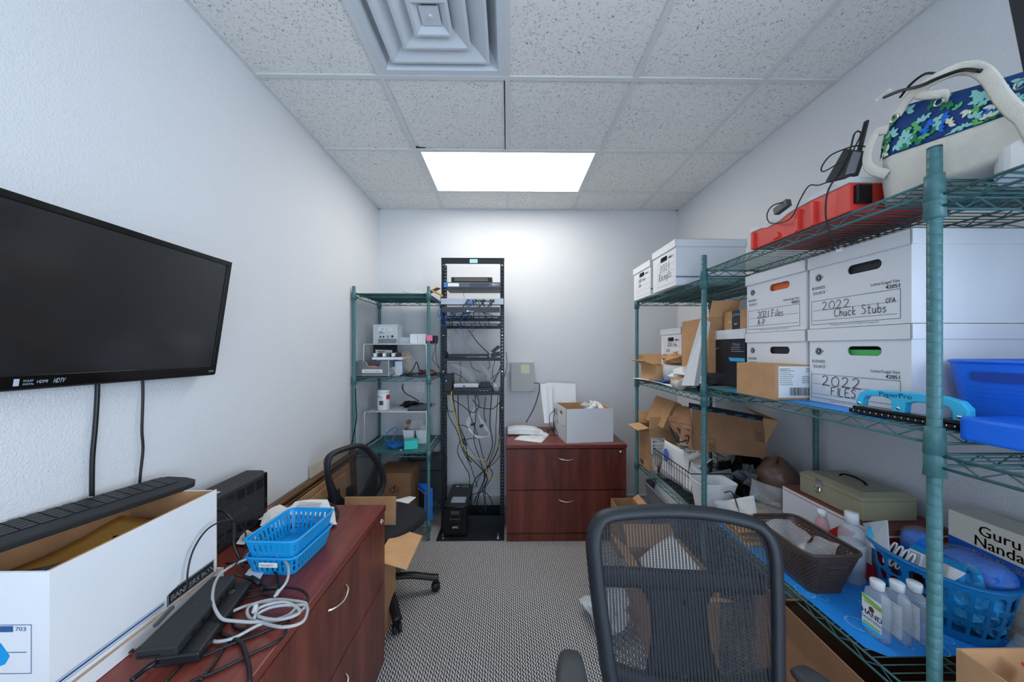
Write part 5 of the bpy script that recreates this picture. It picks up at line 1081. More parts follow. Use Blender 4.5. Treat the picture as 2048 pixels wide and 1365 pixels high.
# ================================================================== right shelving contents
RZ = -math.pi/2                                             # turns a local front (-y) towards the room (-x)
def fbox(label, loc, rz, w, d, h, style, group=None, lid=True, hole=None, hand=(), rot=None, name='file_box', zw=.045):
    """corrugated file box; local front face y=0 facing -y, x 0..w"""
    T = thing(name, label, 'file box', loc, rz, group)
    t = .004; o = V((0, 0, 0)); lh = h-.004
    hx, hz = w/2, h*.70 if lid else h*.77
    if style == 'biz': hx, hz = w*.60, h*.70
    g = G(); g.holed(o, X, Z, w, lh, hx, hz, .095 if style != 'biz' else .105, .03, t)
    g.box(0, t, t, d, 0, lh); g.box(w-t, w, t, d, 0, lh); g.box(t, w-t, d-t, d, 0, lh); g.box(t, w-t, t, d-t, 0, t)
    if hole: pass
    part(T, g, 'carton', M_card, local=True)
    g = G(); c_ = {'dark': 1, None: 1}
    if hole:
        part(T, G().box(t+.002, w-t-.002, .012, .016, t, hz+.004 if hole == M_green2 else h*.78), 'folder', hole, local=True)
    if lid:
        g = G(); g.box(-.005, w+.005, -.006, d+.006, h-.004, h); g.box(-.005, w+.005, -.006, -.002, h-zw, h); g.box(-.005, w+.005, d+.002, d+.006, h-zw, h)
        g.box(-.005, -.001, -.006, d+.006, h-zw, h); g.box(w+.001, w+.005, -.006, d+.006, h-zw, h)
        part(T, g, 'lid', M_card, local=True, bevel=.0015)
    if style == 'biz':
        g = G(); g.disc(o, X, Z, .038, h*.69, .0135, r2=.0118); g.disc(o, X, Z, .038, h*.69, .0098, n=24)
        g.poly(o, X, Z, [(.054, h*.69-.003), (.058, h*.69), (.054, h*.69+.003)])
        g.text('BUSINESS', o, X, Z, .011, h*.535, .0145, sx=.86); g.text('SOURCE', o, X, Z, .016, h*.465, .0145, sx=.86); g.text('TM', o, X, Z, .066, h*.49, .004)
        g.text('Letter/Legal Size', o, X, Z, w-.028, h*.455, .0125, al='r', sx=.95); g.text('42051', o, X, Z, w-.028, h*.395, .016, al='r'); g.text('42051', o, X, Z, w-.0285, h*.395, .016, al='r')
        g.frame(o, X, Z, .008, h*.055, w-.026, h*.38, .0012); g.rect(o, X, Z, .014, h*.245, w-.034, h*.248); g.rect(o, X, Z, .014, h*.108, w-.034, h*.112)
        g.text('Manufactured in the U.S.A. for S.P. Richards Co., Atlanta, GA', o, X, Z, w*.5, h*.03, .0062, al='c')
        part(T, g, 'printing', M_ink, local=True)
        g = G(); g.text('B', o, X, Z, .038, h*.69-.0052, .0145, al='c', off=.0014); part(T, g, 'printed_letter', M_card, local=True)
    else:
        g = G(); x0, x1 = w*.22, w*.94; zz0, zz1 = h*.08, h*.66
        g.frame(o, X, Z, x0, zz0, x1, zz1, .001)
        for k in (.25, .5, .75): g.rect(o, X, Z, x0+.004, zz0+(zz1-zz0)*k, x1-.004, zz0+(zz1-zz0)*k+.001)
        part(T, g, 'printing', M_inkg, local=True)
        g = G(); g.poly(o, X, Z, [(w*.70, h*.665), (w*.725, h*.705), (w*.84, h*.705), (w*.84, h*.665)])
        g.text('703', o, X, Z, w*.86, h*.67, .011, sx=1.1)
        for yy, th in ((h*.17, .005), (h*.195, .001), (h*.155, .001)): g.rect((w, 0, 0), Y, Z, .0, yy, d, yy+th)
        part(T, g, 'stripe', M_inkb, local=True)
    if hand:
        g = G()
        for (s, px, pz, sz, kw) in hand: g.write(s, o-Y*.0006, X, Z, px*w, pz*h, sz, **kw)
        part(T, g, 'handwriting', M_ink, local=True, smooth=True)
    return T
BX = 1.118; zA = 1.3025; hB = .2635
fbox('banker box marked 2022 Check Stubs, top of the stack by the near post', (BX, 1.262, zA+hB), RZ, .322, .40, hB, 'biz', hole=M_darkf,
     hand=[('2022', .16, .245, .028, dict(r=.0009, sx=1.3, sp=.72)), ('Chuck Stubs', .30, .14, .029, dict(r=.0009, sx=1.0)), ('CFA', .80, .24, .013, dict(r=.0008, sx=1.1))])
fbox('banker box marked 2021 Files A-P with an orange folder in its handle hole', (BX, 1.596, zA+hB), RZ, .318, .40, hB, 'biz', hole=M_orange,
     hand=[('2021 Files', .22, .235, .030, dict(r=.0009)), ('A-P', .22, .115, .026, dict(r=.0009))])
fbox('banker box marked 2022 Files with green showing in its handle hole', (BX, 1.262, zA), RZ, .322, .40, hB, 'biz', hole=M_green2,
     hand=[('2022', .16, .235, .034, dict(r=.0011, sx=1.4, sp=.75)), ('FILES', .26, .12, .027, dict(r=.0011, sx=1.2)), ('A', .62, .14, .024, dict(r=.0011))])
fbox('banker box half hidden behind the kraft parcel, under the 2021 Files box', (BX, 1.596, zA), RZ, .318, .40, hB, 'biz', hole=M_darkf)
# far bay top shelf
zF = 1.8535
p = az(1316, 577, zF)
fbox('banker box marked 2021 Receipts on the far bay top shelf', (.955, 2.250, zF), RZ, .305, .40, .262, 'bank', hole=None,
     hand=[('2021', .34, .42, .044, dict(r=.0009, sp=.78, sx=1.05)), ('Receipts', .29, .22, .044, dict(r=.0009, sx=1.0, slope=.02))])
fbox('banker box marked 2021 Files I-N in the far corner of the top shelf', (.965, 2.620, zF), RZ, .305, .40, .24, 'bank', hole=None,
     hand=[('2021 Files', .32, .49, .024, dict(r=.0007, sx=1.1)), ('I-N', .32, .34, .026, dict(r=.0008))])
# far bay middle shelf
zM = 1.2525
fbox('banker box marked 2020 Files A-H, upper box behind the crumpled packaging', (1.17, 2.61, zM+.115), RZ, .305, .38, .27, 'bank',
     hand=[('2020 Files', .34, .52, .028, dict(r=.0009)), ('A-H', .3, .36, .028, dict(r=.0009))])
fbox('banker box under the 2020 Files box on the middle far shelf, mostly hidden', (1.175, 2.60, zM), RZ, .295, .38, .112, 'bank', zw=.04)

def carton(name, label, loc, rz, w, d, h, m=None, flaps=(), tilt=None, group=None, marks=None, closed=False, cat='cardboard box', tape=None):
    """kraft carton; flaps = list of (side, length, angle deg from vertical; 0 = standing up, 90 = flat outwards)"""
    m = m or M_kraft; T = thing(name, label, cat, loc, rz, group)
    if tilt: T.rotation_euler = (tilt[0], tilt[1], rz)
    t = .0035; g = G(); g.box(0, w, 0, t, 0, h); g.box(0, w, d-t, d, 0, h); g.box(0, t, t, d-t, 0, h); g.box(w-t, w, t, d-t, 0, h); g.box(t, w-t, t, d-t, 0, t)
    if closed: g.box(t, w-t, t, d-t, h-t, h)
    part(T, g, 'carton', m, local=True)
    for s_, L, a in flaps:
        a = math.radians(a); g = G()
        if s_ == 'f': g.obox((0, 0, h), (w, 0, 0), V((0, -math.sin(a), math.cos(a)))*L, V((0, math.cos(a), math.sin(a)))*t)
        if s_ == 'b': g.obox((0, d, h), (w, 0, 0), V((0, math.sin(a), math.cos(a)))*L, V((0, -math.cos(a), math.sin(a)))*t)
        if s_ == 'l': g.obox((0, 0, h), (0, d, 0), V((-math.sin(a), 0, math.cos(a)))*L, V((math.cos(a), 0, math.sin(a)))*t)
        if s_ == 'r': g.obox((w, 0, h), (0, d, 0), V((math.sin(a), 0, math.cos(a)))*L, V((-math.cos(a), 0, math.sin(a)))*t)
        part(T, g, 'flap', M_kraftl if m is M_kraft else m, local=True)
    if marks: marks(T, w, d, h)
    return T
# kraft parcel with a shipping label on its end
def m1(T, w, d, h):
    o = V((w, 0, 0)) ; 
    part(T, G().rect(V((w, 0, 0)), Y, Z, .012, .008, d-.004, h-.006, .0006), 'shipping_label', M_paper, local=True)
    g = G(); o = V((w, 0, 0)); g.bars(o, Y, Z, .055, .016, d-.035, .046, 5, .0012)
    g.lines(o, Y, Z, .016, .052, .075, h-.012, 9, 3, .22, .0012); g.lines(o, Y, Z, .1, .06, d-.012, .09, 4, 4, .25, .0012); g.lines(o, Y, Z, .115, h-.03, d-.012, h-.012, 2, 6, .25, .0012)
    g.text('SHIP TO', o, Y, Z, .018, h-.022, .007, off=.0012); part(T, g, 'printing', M_ink, local=True)
carton('cardboard_box', 'small kraft parcel with white shipping label on the middle shelf', (.997, 1.487, zA), RZ, .215, .187, .131, marks=m1, closed=True)

# dark printer box with white rim, laid between the bays
T = thing('printer_box', 'black printer box with white edges behind the far post, middle shelf', 'box', (1.118, 1.98, zA), RZ)
g = G(); g.box(0, .372, 0, .4, 0, .238); part(T, g, 'carton', mat('printed_black_card', (22, 26, 34), .35), local=True, bevel=.001)
g = G(); g.box(-.002, .374, -.003, .402, .238, .285); part(T, g, 'lid', M_card, local=True, bevel=.001)
g = G(); o = V((0, 0, 0)); g.text('OfficeJet', o, X, Z, .28, .205, .02, sx=.8); g.lines(o, X, Z, .27, .17, .37, .2, 3, 8, .35)
g.poly(o, X, Z, [(.08, .12), (.14, .19), (.19, .197), (.15, .187), (.10, .12)]); part(T, g, 'printing', mat('grey_print', (150, 156, 166), .5), local=True)
part(T, G().poly(o, X, Z, [(.262, .128), (.25, .145), (.37, .145), (.37, .128)]), 'printed_stripe', M_cyan, local=True)

# kraft packages stacked on the printer box
M_tape = mat('black_printed_tape', (36, 38, 44), .35)
def m_smile(T, w, d, h):
    g = G(); o = V((0, 0, 0)); g.rect(o, X, Z, w*.32, 0, w*.62, h, .0008); part(T, g, 'tape', M_tape, local=True)
    g = G(); g.text('prime', o, X, Z, w*.35, h*.72, .022, off=.0014); part(T, g, 'printing', M_cyan, local=True)
    g = G(); g.tube([(w*.42, -.0015, h*.33), (w*.47, -.0015, h*.26), (w*.53, -.0015, h*.33)], .002, 4); g.tube([(w*.28, -.001, h*.4), (w*.18, -.001, h*.45)], .002, 4); part(T, g, 'arrow', M_cream, local=True)
carton('cardboard_box', 'small brown carton with black tape, atop the printer box right side', (1.14, 1.80, zA+.286), RZ, .20, .17, .095, marks=m_smile, flaps=[('b', .07, -20)])
def m_b(T, w, d, h):
    g = G(); o = V((0, 0, 0)); g.text('82', o, X, Z, w*.55, h*.55, .03); g.poly(o, X, Z, [(w*.4, .02), (w*.55, .03), (w*.56, .02), (w*.42, .01)]); g.frame(o, X, Z, w*.78, .01, w*.96, .03); part(T, g, 'printing', M_ink, local=True)
carton('cardboard_box', 'tall opened brown carton leaning left of the far post', (1.12, 2.20, zA+.06), RZ-.1, .36, .14, .30, marks=m_b, flaps=[('r', .09, 25)])
solo(G().prism([V((1.36, 1.62, 1.60)), V((1.36, 1.95, 1.60)), V((1.40, 1.95, 1.815)), V((1.40, 1.62, 1.78))], .004), 'plastic_mailer', M_film, 'grey plastic mailer standing behind cartons above the printer box', 'mailer')

# flat-rate white carton leaning against the printer box
T = thing('shipping_carton', 'slim white shipping carton with red lines leaning beside the far post', 'carton', (1.05, 1.93, zA), 0)
a0, a1, b1, b0 = ax(1376, 770, 1.03), ax(1393, 655, 1.07), ax(1421, 640, 1.10), ax(1402, 770, 1.06)
a0 = ax(1372, 772, 1.03); P = [a0, ax(1398, 772, 1.04), ax(1421, 645, 1.06), ax(1411, 640, 1.05)]
part(T, G().prism(P, .03), 'carton', M_card)
n_ = (P[1]-P[0]).cross(P[3]-P[0]).normalized(); g = G()
for k in (.25, .62): 
    L = P[0].lerp(P[3], k); R_ = P[1].lerp(P[2], k); d_ = (P[3]-P[0]).normalized()*.006
    for s_ in (.0008, -.0308): pass
    g.add([L+d_*0-n_*.0008, R_-n_*.0008, R_+d_-n_*.0008, L+d_-n_*.0008], [(0, 1, 2, 3)])
part(T, g, 'stripe', M_redp)
part(T, G().tube([P[3], P[0].lerp(P[3], .5)+V((-.004, 0, .004)), P[0]], .004, 5), 'torn_edge', M_kraft)

# open carton, brown wrapping, bubble wrap and mailer on the far bay's middle shelf
p = ax(1272, 727, 1.02)
T = carton('cardboard_box', 'small open kraft carton at the far end of the middle shelf', (1.02, 2.62, zM), RZ, .26, .24, .12, m=M_kraftl, flaps=[('f', .09, 68), ('l', .10, 40), ('b', .1, 10)])
crumple('paper_bag', 'crumpled brown paper packaging above the bubble wrap, far middle shelf', 'paper', M_kraft, (1.17, 2.36, zM+.165), (.10, .10, .04), 3, amp=.28)
g = G()
g.tube([(1.05, 2.30, zM+.075), (1.30, 2.24, zM+.085)], .052, 16, smooth=False); solo(g, 'packing_film_roll', M_frost, 'roll of translucent packing film on the far middle shelf', 'packing film', smooth=True, loc=None)
crumple('bubble_mailer', 'rumpled white padded mailer over the film roll, far middle shelf', 'mailer', M_paper, (1.14, 2.12, zM+.055), (.12, .17, .055), 11, amp=.3)
crumple('paper_wad', 'crumpled tan paper wad at the front of the far middle shelf', 'paper', M_kraft, (1.055, 2.07, zM+.035), (.055, .09, .034), 12, amp=.3)
sheet('flat_mailer', 'flat white plastic mailer with blue print, overhanging the far middle shelf', 'mailer', M_paper, [(.96, 2.66, zM+.014), (1.02, 2.1, zM+.006), (1.3, 2.1, zM+.008), (1.3, 2.66, zM+.014)], 5, .006)
solo(G().poly((1.0, 2.45, zM+.018), X, Y, [(.0, 0), (.09, -.03), (.1, -.2), (.02, -.19)], .001), 'blue_tape', M_blue, 'strip of bright blue film lying on the flat white mailer', 'film')
solo(G().box(1.20, 1.26, 2.37, 2.43, zM+.06, zM+.108), 'yellow_box', mat('yellow_card', (232, 200, 50), .5), 'small yellow box below the 2020 Files box', 'box')
# metal clamp of a monitor arm
T = thing('monitor_arm', 'silver and black monitor arm clamp on the edge of the middle shelf', 'monitor arm', (1.03, 1.90, zM), 0)
c0 = ax(1357, 771, 1.0); c0.z = max(c0.z, zM+.028)
RYx = Matrix.Rotation(math.pi/2, 3, 'X')
g = G(); g.lathe([(.017, -.03), (.028, -.03), (.03, -.026), (.03, .03), (.017, .03)], c0, 20, ax_=RYx); g.obox(c0+V((.02, -.03, .005)), (.055, 0, .03), (0, .05, 0), (-.008, 0, .022)); part(T, g, 'clamp', mat('cast_aluminium', (196, 196, 190), .35, .6), smooth=False, bevel=.002)
g = G(); g.tube([c0+V((.06, 0, .02)), c0+V((.13, -.05, .01)), c0+V((.22, -.12, .02))], .02, 10); g.lathe([(0, -.03), (.026, -.03), (.026, .03), (0, .03)], c0+V((.12, -.03, -.005)), 14); part(T, g, 'arm', M_gloss, smooth=True)
T = None
# ---------------- far bay bottom shelf
zL = .6185
def m_lab(T, w, d, h):
    o = V((0, 0, 0)); oc = V((w, 0, 0))
    part(T, G().rect(oc, Y, Z, .015, h*.42, .115, h*.78, .0008), 'shipping_label', M_paper, local=True)
    g = G(); g.bars(oc, Y, Z, .022, h*.66, .107, h*.72, 3, .0014); g.bars(oc, Y, Z, .022, h*.57, .1, h*.63, 4, .0014); g.lines(oc, Y, Z, .022, h*.45, .09, h*.54, 3, 2, .3, .0014); g.lines(oc, Y, Z, .022, h*.73, .1, h*.77, 2, 2, .3, .0014)
    g.lines(o, X, Z, w*.1, h*.42, w*.75, h*.74, 9, 8, .2); g.lines(o, X, Z, w*.1, h*.2, w*.8, h*.36, 4, 9, .15); g.bars(o, X, Z, w*.15, h*.05, w*.5, h*.16, 8)
    part(T, g, 'printing', M_ink, local=True)
carton('cardboard_box', 'tall open kraft carton at the far end of the bottom shelf', (1.005, 2.625, zL), RZ, .19, .20, .305, flaps=[('f', .085, 100), ('l', .085, 12), ('b', .085, 5), ('r', .085, 8)], marks=m_lab)
T = carton('slim_box', 'dark-edged kraft box leaning behind the tall open carton', (1.06, 2.64, zL+.33), RZ, .30, .05, .2, m=M_kraft, closed=True, tilt=(math.radians(-25), 0))
# large crushed brown carton lying on its side
P = dict(a=ax(1335, 870, 1.03), b=ax(1382, 902, 1.03))
T = thing('cardboard_box', 'big crushed brown carton with a printed black arrow on its end', 'cardboard box', (1.2, 1.95, zL+.11), 0)
f = lambda px, py, x: ax(px, py, x)
A1, A2, A3, A4 = f(1336, 848, 1.035), f(1382, 900, 1.05), f(1383, 817, 1.10), f(1353, 810, 1.10)
B2 = f(1535, 918, 1.42); B3 = apl(1525, 838, A2, (B2-A2).cross(A3-A2).normalized())
dn = V((.02, .24, -.01))
g = G(); th = .003
def slab(g, P, t=.003): g.prism(P, t)
slab(g, [A2, B2, B3, A3])                                   # long side with printed squares
slab(g, [A1, A2, f(1381, 850, 1.07), f(1338, 843, 1.03)]); slab(g, [A1, f(1386, 902, 1.05), f(1382, 866, 1.06)+V((0, .001, 0)), f(1340, 830, 1.04)])
slab(g, [f(1338, 845, 1.035), f(1384, 862, 1.06), f(1381, 817, 1.12), f(1356, 810, 1.14)])
slab(g, [A3, B3, B3+V((.03, .18, -.03)), A3+V((.03, .22, -.02))]); slab(g, [A2, B2, B2+V((.02, .2, -.03)), A2+V((.0, .2, -.03))]); slab(g, [B2, B3, B3+V((.03, .18, -.03)), B2+V((.02, .2, -.03))])
part(T, g, 'carton', M_kraftd)
g = G(); slab(g, [B3, f(1528, 895, 1.42), f(1557, 842, 1.52), f(1490, 815, 1.5)]); part(T, g, 'flap', M_kraft)
u_ = (B2-A2).normalized(); w_ = (A3-A2); w_ = (w_-u_*w_.dot(u_)).normalized(); nn = u_.cross(w_)
if nn.dot(V((0, 0, CH))-A2) < 0: off = -1
else: off = 1
o = A2; Ls = (B2-A2).length; hs = (A3-A2).length
def onA(px, py): q = apl(px, py, A2, nn)-A2; return (q.dot(u_), q.dot(w_))
g = G(); pts = [onA(1377, 817), onA(1525, 843), onA(1526, 833), onA(1377, 806)]; g.poly(o, u_, w_, pts, .004*off); part(T, g, 'tape', M_tape)
g = G()
for q in ((1383, 818), (1410, 822), (1437, 829), (1470, 833), (1495, 838)): x_, y_ = onA(*q); g.text('prime', o, u_, w_, x_, y_+.002, .016, off=.0052*off)
part(T, g, 'printing', M_cyan)
g = G(); a, b_ = onA(1509, 858), onA(1528, 885); g.frame(o, u_, w_, a[0], b_[1], b_[0]+.005, a[1], .0015, .0042*off)
for k in range(5): g.rect(o, u_, w_, a[0]+.004, b_[1]+.006+k*.011, b_[0], b_[1]+.009+k*.011, .0042*off)
a, b_ = onA(1416, 877), onA(1430, 905); g.frame(o, u_, w_, a[0], b_[1], b_[0]+.005, a[1], .0015, .0042*off)
for k in range(5): g.rect(o, u_, w_, a[0]+.004, b_[1]+.006+k*.009, b_[0], b_[1]+.009+k*.009, .0042*off)
e0 = V((-.003, -.004, .0)) 
def onE(px, py): return apl(px, py, A1, (A2-A1).cross(f(1340, 830, 1.04)-A1).normalized())+e0
g.tube([onE(1339, 851), onE(1350, 876), onE(1362, 884), onE(1374, 880)], .0042, 5); part(T, g, 'printed_arrow', M_ink); g = G(); g.tube([onE(1370, 872), onE(1377, 871), onE(1377, 880), onE(1374, 888)], .0028, 5)
part(T, g, 'printed_arrow_tip', M_ink); g = G(); g.add([onE(1352, 854), onE(1361, 858), onE(1359, 889), onE(1351, 882)], [(0, 1, 2, 3)])
part(T, g, 'tape', M_tape)
# black wire basket with packets
T = thing('wire_basket', 'black wire basket of packets on the bottom shelf beside the white bin', 'basket', (1.2, 2.1, zL), 0)
bx0, bx1, by0, by1, bz0, bz1 = 1.03, 1.40, 1.92, 2.42, zL+.006, zL+.17
g = G()
for z, k in ((bz1, .0032), (bz1-.03, .0018), (bz0+.06, .0018), (bz0, .0026)):
    g.tube([(bx0, by0, z), (bx1, by0, z), (bx1, by1, z), (bx0, by1, z)], k, 6, closed=True, smooth=False)
for i in range(1, 15):
    y = by0+(by1-by0)*i/15
    for x in (bx0, bx1): g.bar((x, y, bz0), (x, y, bz1), .0016, 4)
    g.bar((bx0, y, bz0), (bx1, y, bz0), .0016, 4)
for i in range(0, 11):
    x = bx0+(bx1-bx0)*i/10
    for y in (by0, by1): g.bar((x, y, bz0), (x, y, bz1), .0016, 4)
part(T, g, 'wire_body', M_black)
g = G()
sheet('paper_packet', 'white packet with a blue printed swirl standing in the wire basket', 'packet', M_paper, [(1.05, 2.36, zL+.015), (1.09, 2.08, zL+.015), (1.11, 2.10, zL+.23), (1.07, 2.34, zL+.25)], 21, .008)
o_ = V((1.06, 2.27, zL+.17)); solo(G().disc(o_, V((.02, -.08, 0)), V((.0, .02, 1)), 0, 0, .028, .012, 16, ry=1.5), 'sticker', mat('periwinkle_ink', (92, 116, 196), .5), 'oval blue sticker on the packet in the wire basket', 'sticker')
sheet('clear_sleeve', 'clear plastic sleeve sticking up at the far end of the wire basket', 'plastic sleeve', M_film, [(1.02, 2.56, zL+.01), (1.04, 2.36, zL+.01), (1.06, 2.34, zL+.235), (1.03, 2.53, zL+.22)], 22, .012)
sheet('paper_packet', 'slanted white paperwork leaning in the middle of the wire basket', 'papers', M_paper, [(1.07, 2.10, zL+.02), (1.1, 1.90, zL+.02), (1.14, 1.93, zL+.15), (1.12, 2.1, zL+.19)], 23, .006)
solo(G().prism([f(1365, 917, 1.15), f(1398, 937, 1.1), f(1410, 930, 1.14), f(1424, 920, 1.18), f(1395, 905, 1.25)], .004), 'plate', M_white, 'white folded plastic tray top in the wire basket', 'tray')
T = thing('document_tray', 'white plastic tray standing in the wire basket behind the far post', 'tray', (1.25, 1.99, zL), 0)
g = G(); b0, b1 = V((1.13, 1.95, zL+.01)), V((1.34, 2.02, zL+.01)); g.prism([b0, b1, b1+V((.03, .02, .155)), b0+V((-.03, -.01, .15))], .004); g.prism([b0, b0+V((-.03, -.01, .15)), b0+V((-.02, .13, .14)), b0+V((.01, .12, 0))], .003)
part(T, g, 'tray_body', M_white, bevel=.001)
crumple('plastic_bag', 'glossy black plastic bags piled behind the wire basket', 'plastic bag', mat('black_film', (18, 19, 22), .22, bump=1, bscale=30), (1.42, 2.02, zL+.12), (.12, .20, .115), 31, n=22, amp=.24)
crumple('cable_clips', 'tangle of dark cable clips heaped over the wire basket', 'cable clips', M_dgrey, (1.27, 1.80, zL+.20), (.035, .04, .045), 32, n=12, amp=.6)
sheet('clear_bag', 'clear zip bag hanging over black plastic bags behind basket', 'plastic bag', M_film, [(1.21, 1.71, zL+.13), (1.32, 1.65, zL+.10), (1.36, 1.66, zL+.18), (1.25, 1.75, zL+.21)], 33, .008)
# white storage bin straddling the bays
T = thing('storage_bin', 'white open storage bin on the bottom shelf behind the far post', 'bin', (1.12, 1.85, zL), 0)
def bin_shell(g, b, t_, z0, z1, th=.003, rim=.008):
    """open tapered bin from bottom quad b and top quad t_ (each four xy points)"""
    n = len(b); B = [V((x, y, z0)) for x, y in b]; Tp = [V((x, y, z1)) for x, y in t_]
    g.add(B+Tp, [tuple(range(n))[::-1]]+[(i, (i+1) % n, n+(i+1) % n, n+i) for i in range(n)]); return Tp
g = G(); tp = bin_shell(g, rrect(1.03, 1.16, 1.79, 1.89, .02), rrect(1.005, 1.20, 1.765, 1.912, .03), zL+.003, zL+.165); part(T, g, 'bin_body', M_white, smooth=False, solid=.003)
part(T, G().tube(tp, .0035, 6, closed=True, smooth=False), 'rim', M_white, smooth=True)
sheet('receipt', 'printed white receipt propped over the white storage bin', 'receipt', M_paper, [f(1424, 1030, 1.07), f(1514, 1030, 1.16), f(1509, 992, 1.18), f(1436, 1003, 1.10)], 41, .004)
g = G()
for y_ in (1.72,): g.tube([(1.09, y_, zL+.15), (1.13, y_, zL+.15), (1.13, y_-.05, zL+.08), (1.15, y_-.06, zL+.03)], .0028, 6)
solo(g, 'book_end', M_black, 'bent black wire stand in front of the white storage bin', 'wire stand', smooth=True)
# grey bin on the floor below
T = thing('waste_bin', 'grey plastic bin with papers on the floor in the right far corner', 'bin', (1.15, 2.35, 0), 0)
g = G(); tp = bin_shell(g, rrect(1.08, 1.34, 2.16, 2.54, .05), rrect(1.02, 1.40, 2.08, 2.60, .06), .003, .50); part(T, g, 'bin_body', M_grey, smooth=False, solid=.003)
part(T, G().tube([p_+V((0, 0, -.0)) for p_ in tp], (.009, .006), 8, closed=True, smooth=False), 'rim', M_grey, smooth=True)
sheet('paper_sheet', 'large white paper sticking out of the grey floor bin', 'paper', M_paper, [(1.06, 2.5, .44), (1.12, 2.16, .40), (1.2, 2.12, .45), (1.10, 2.5, .56)], 44, .008)
solo(G().prism([V((1.02, 2.02, .49)), V((1.03, 1.86, .42)), V((1.04, 1.86, .32)), V((1.03, 2.02, .38))], .03), 'cardboard_scrap', M_dgrey, 'dark grey plastic panel beside the grey floor bin', 'panel')
# ---------------- middle bay bottom shelf
zB = .648
# blue liner with ovals
M_lb = mat('blue_liner_sheet', (34, 146, 236), .4)
T = thing('shelf_liner', 'bright blue liner sheet with pale oval outlines on the bottom shelf', 'shelf liner', (1.29, 1.3, zB), 0)
cut = .035
part(T, G().prism([V((1.012, 1.72, zB)), V((1.012, .965, zB)), V((1.012+cut, .935, zB)), V((1.555, .935, zB)), V((1.555, 1.72, zB))][::-1], .0012), 'sheet', M_lb)
g = G(); rn = random.Random(4); o_ = V((0, 0, zB+.0013))
for i in range(170):
    x_, y_ = rn.uniform(1.03, 1.52), rn.uniform(.96, 1.68); r_ = rn.choice((.006, .009, .012, .016, .026)); g.disc(o_, X, Y, x_, y_, r_, .0006, 22, r2=r_-.0016, ry=1.25)
part(T, g, 'oval_pattern', mat('pale_blue_print', (150, 208, 244), .4))
# second glimpse of liner on the middle shelf
solo(G().box(1.03, 1.55, .93, 1.60, zA-.0028, zA-.0010), 'shelf_liner', M_lb, 'blue liner sheet under the banker boxes on the middle shelf', 'shelf liner')
# woven brown basket
T = thing('storage_basket', 'dark brown woven plastic basket holding clear zip bags', 'basket', (1.11, 1.29, zB), 0)
bt = rrect(1.045, 1.165, 1.175, 1.395, .025, 4); tpq = rrect(1.012, 1.207, 1.142, 1.432, .035, 4)
NU, NV = 240, 36; z0, z1 = zB+.002, zB+.147
def fb(u, v):
    a, b_ = per(bt, u), per(tpq, u); wob_ = .0014*(1 if (int(u*NU) % 3 != 0) else -1)
    return V((a[0]*(1-v)+b_[0]*v, a[1]*(1-v)+b_[1]*v, z0+(z1-z0)*v))
def sk(i, j):
    if j < 5 or j > 31: return False
    return (j % 2 == 1) and ((i+(j//2) % 2*2) % 4 != 0)
g = G().grid(fb, NU, NV, sk, cu=True); g.prism([V((x_, y_, z0)) for x_, y_ in bt], .0015)
M_bb = mat('dark_brown_plastic', (74, 60, 56), .38)
part(T, g, 'basket_body', M_bb, solid=.0022)
part(T, G().tube([V((x_, y_, z1+.002)) for x_, y_ in tpq], (.0045, .006), 8, closed=True, smooth=False), 'rim', M_bb, smooth=True)
hz_ = z1-.032
for (yy, s_) in ((1.1405, -1),):
    g = G(); fo = V((1.11, 1.150, hz_)); P = [fo+V((math.copysign(.033*abs(math.cos(t))**.4, math.cos(t)), 0, .011*math.copysign(abs(math.sin(t))**.6, math.sin(t)))) for t in [2*math.pi*k/20 for k in range(20)]]
    g.tube(P, .0022, 6, closed=True, smooth=False); g.prism(P, .001); part(T, g, 'handle', M_bb)
sheet('zip_bag', 'clear zip bag draped in the far end of the brown basket', 'plastic bag', M_film, [(1.03, 1.40, zB+.125), (1.06, 1.25, zB+.09), (1.16, 1.30, zB+.12), (1.17, 1.41, zB+.145)], 51, .014, n=14)
sheet('zip_bag', 'clear zip bag standing in the near end of the brown basket', 'plastic bag', M_film, [(1.07, 1.27, zB+.10), (1.09, 1.175, zB+.10), (1.16, 1.18, zB+.155), (1.14, 1.27, zB+.15)], 52, .016, n=14)
# manila envelopes and plastic beyond the basket
for k, (dy, dz, lab) in enumerate(((0, .004, 'lowest manila envelope beyond the brown basket'), (.03, .016, 'middle manila envelope, bent open, beyond the brown basket'), (.05, .030, 'topmost orange envelope beyond the brown basket'))):
    sheet('envelope', lab, 'envelope', M_manila, [(1.02, 1.46+dy, zB+dz), (1.25, 1.45+dy, zB+dz+.004), (1.30, 1.68+dy*.3, zB+dz+.012), (1.03, 1.70+dy*.3, zB+dz+.006)], 60+k, .005, solid=.002, group=None)
sheet('plastic_sheet', 'rumpled clear plastic lying over manila envelopes', 'plastic sheet', M_film, [(1.02, 1.56, zB+.055), (1.30, 1.46, zB+.05), (1.36, 1.70, zB+.08), (1.05, 1.74, zB+.07)], 64, .014, n=16)
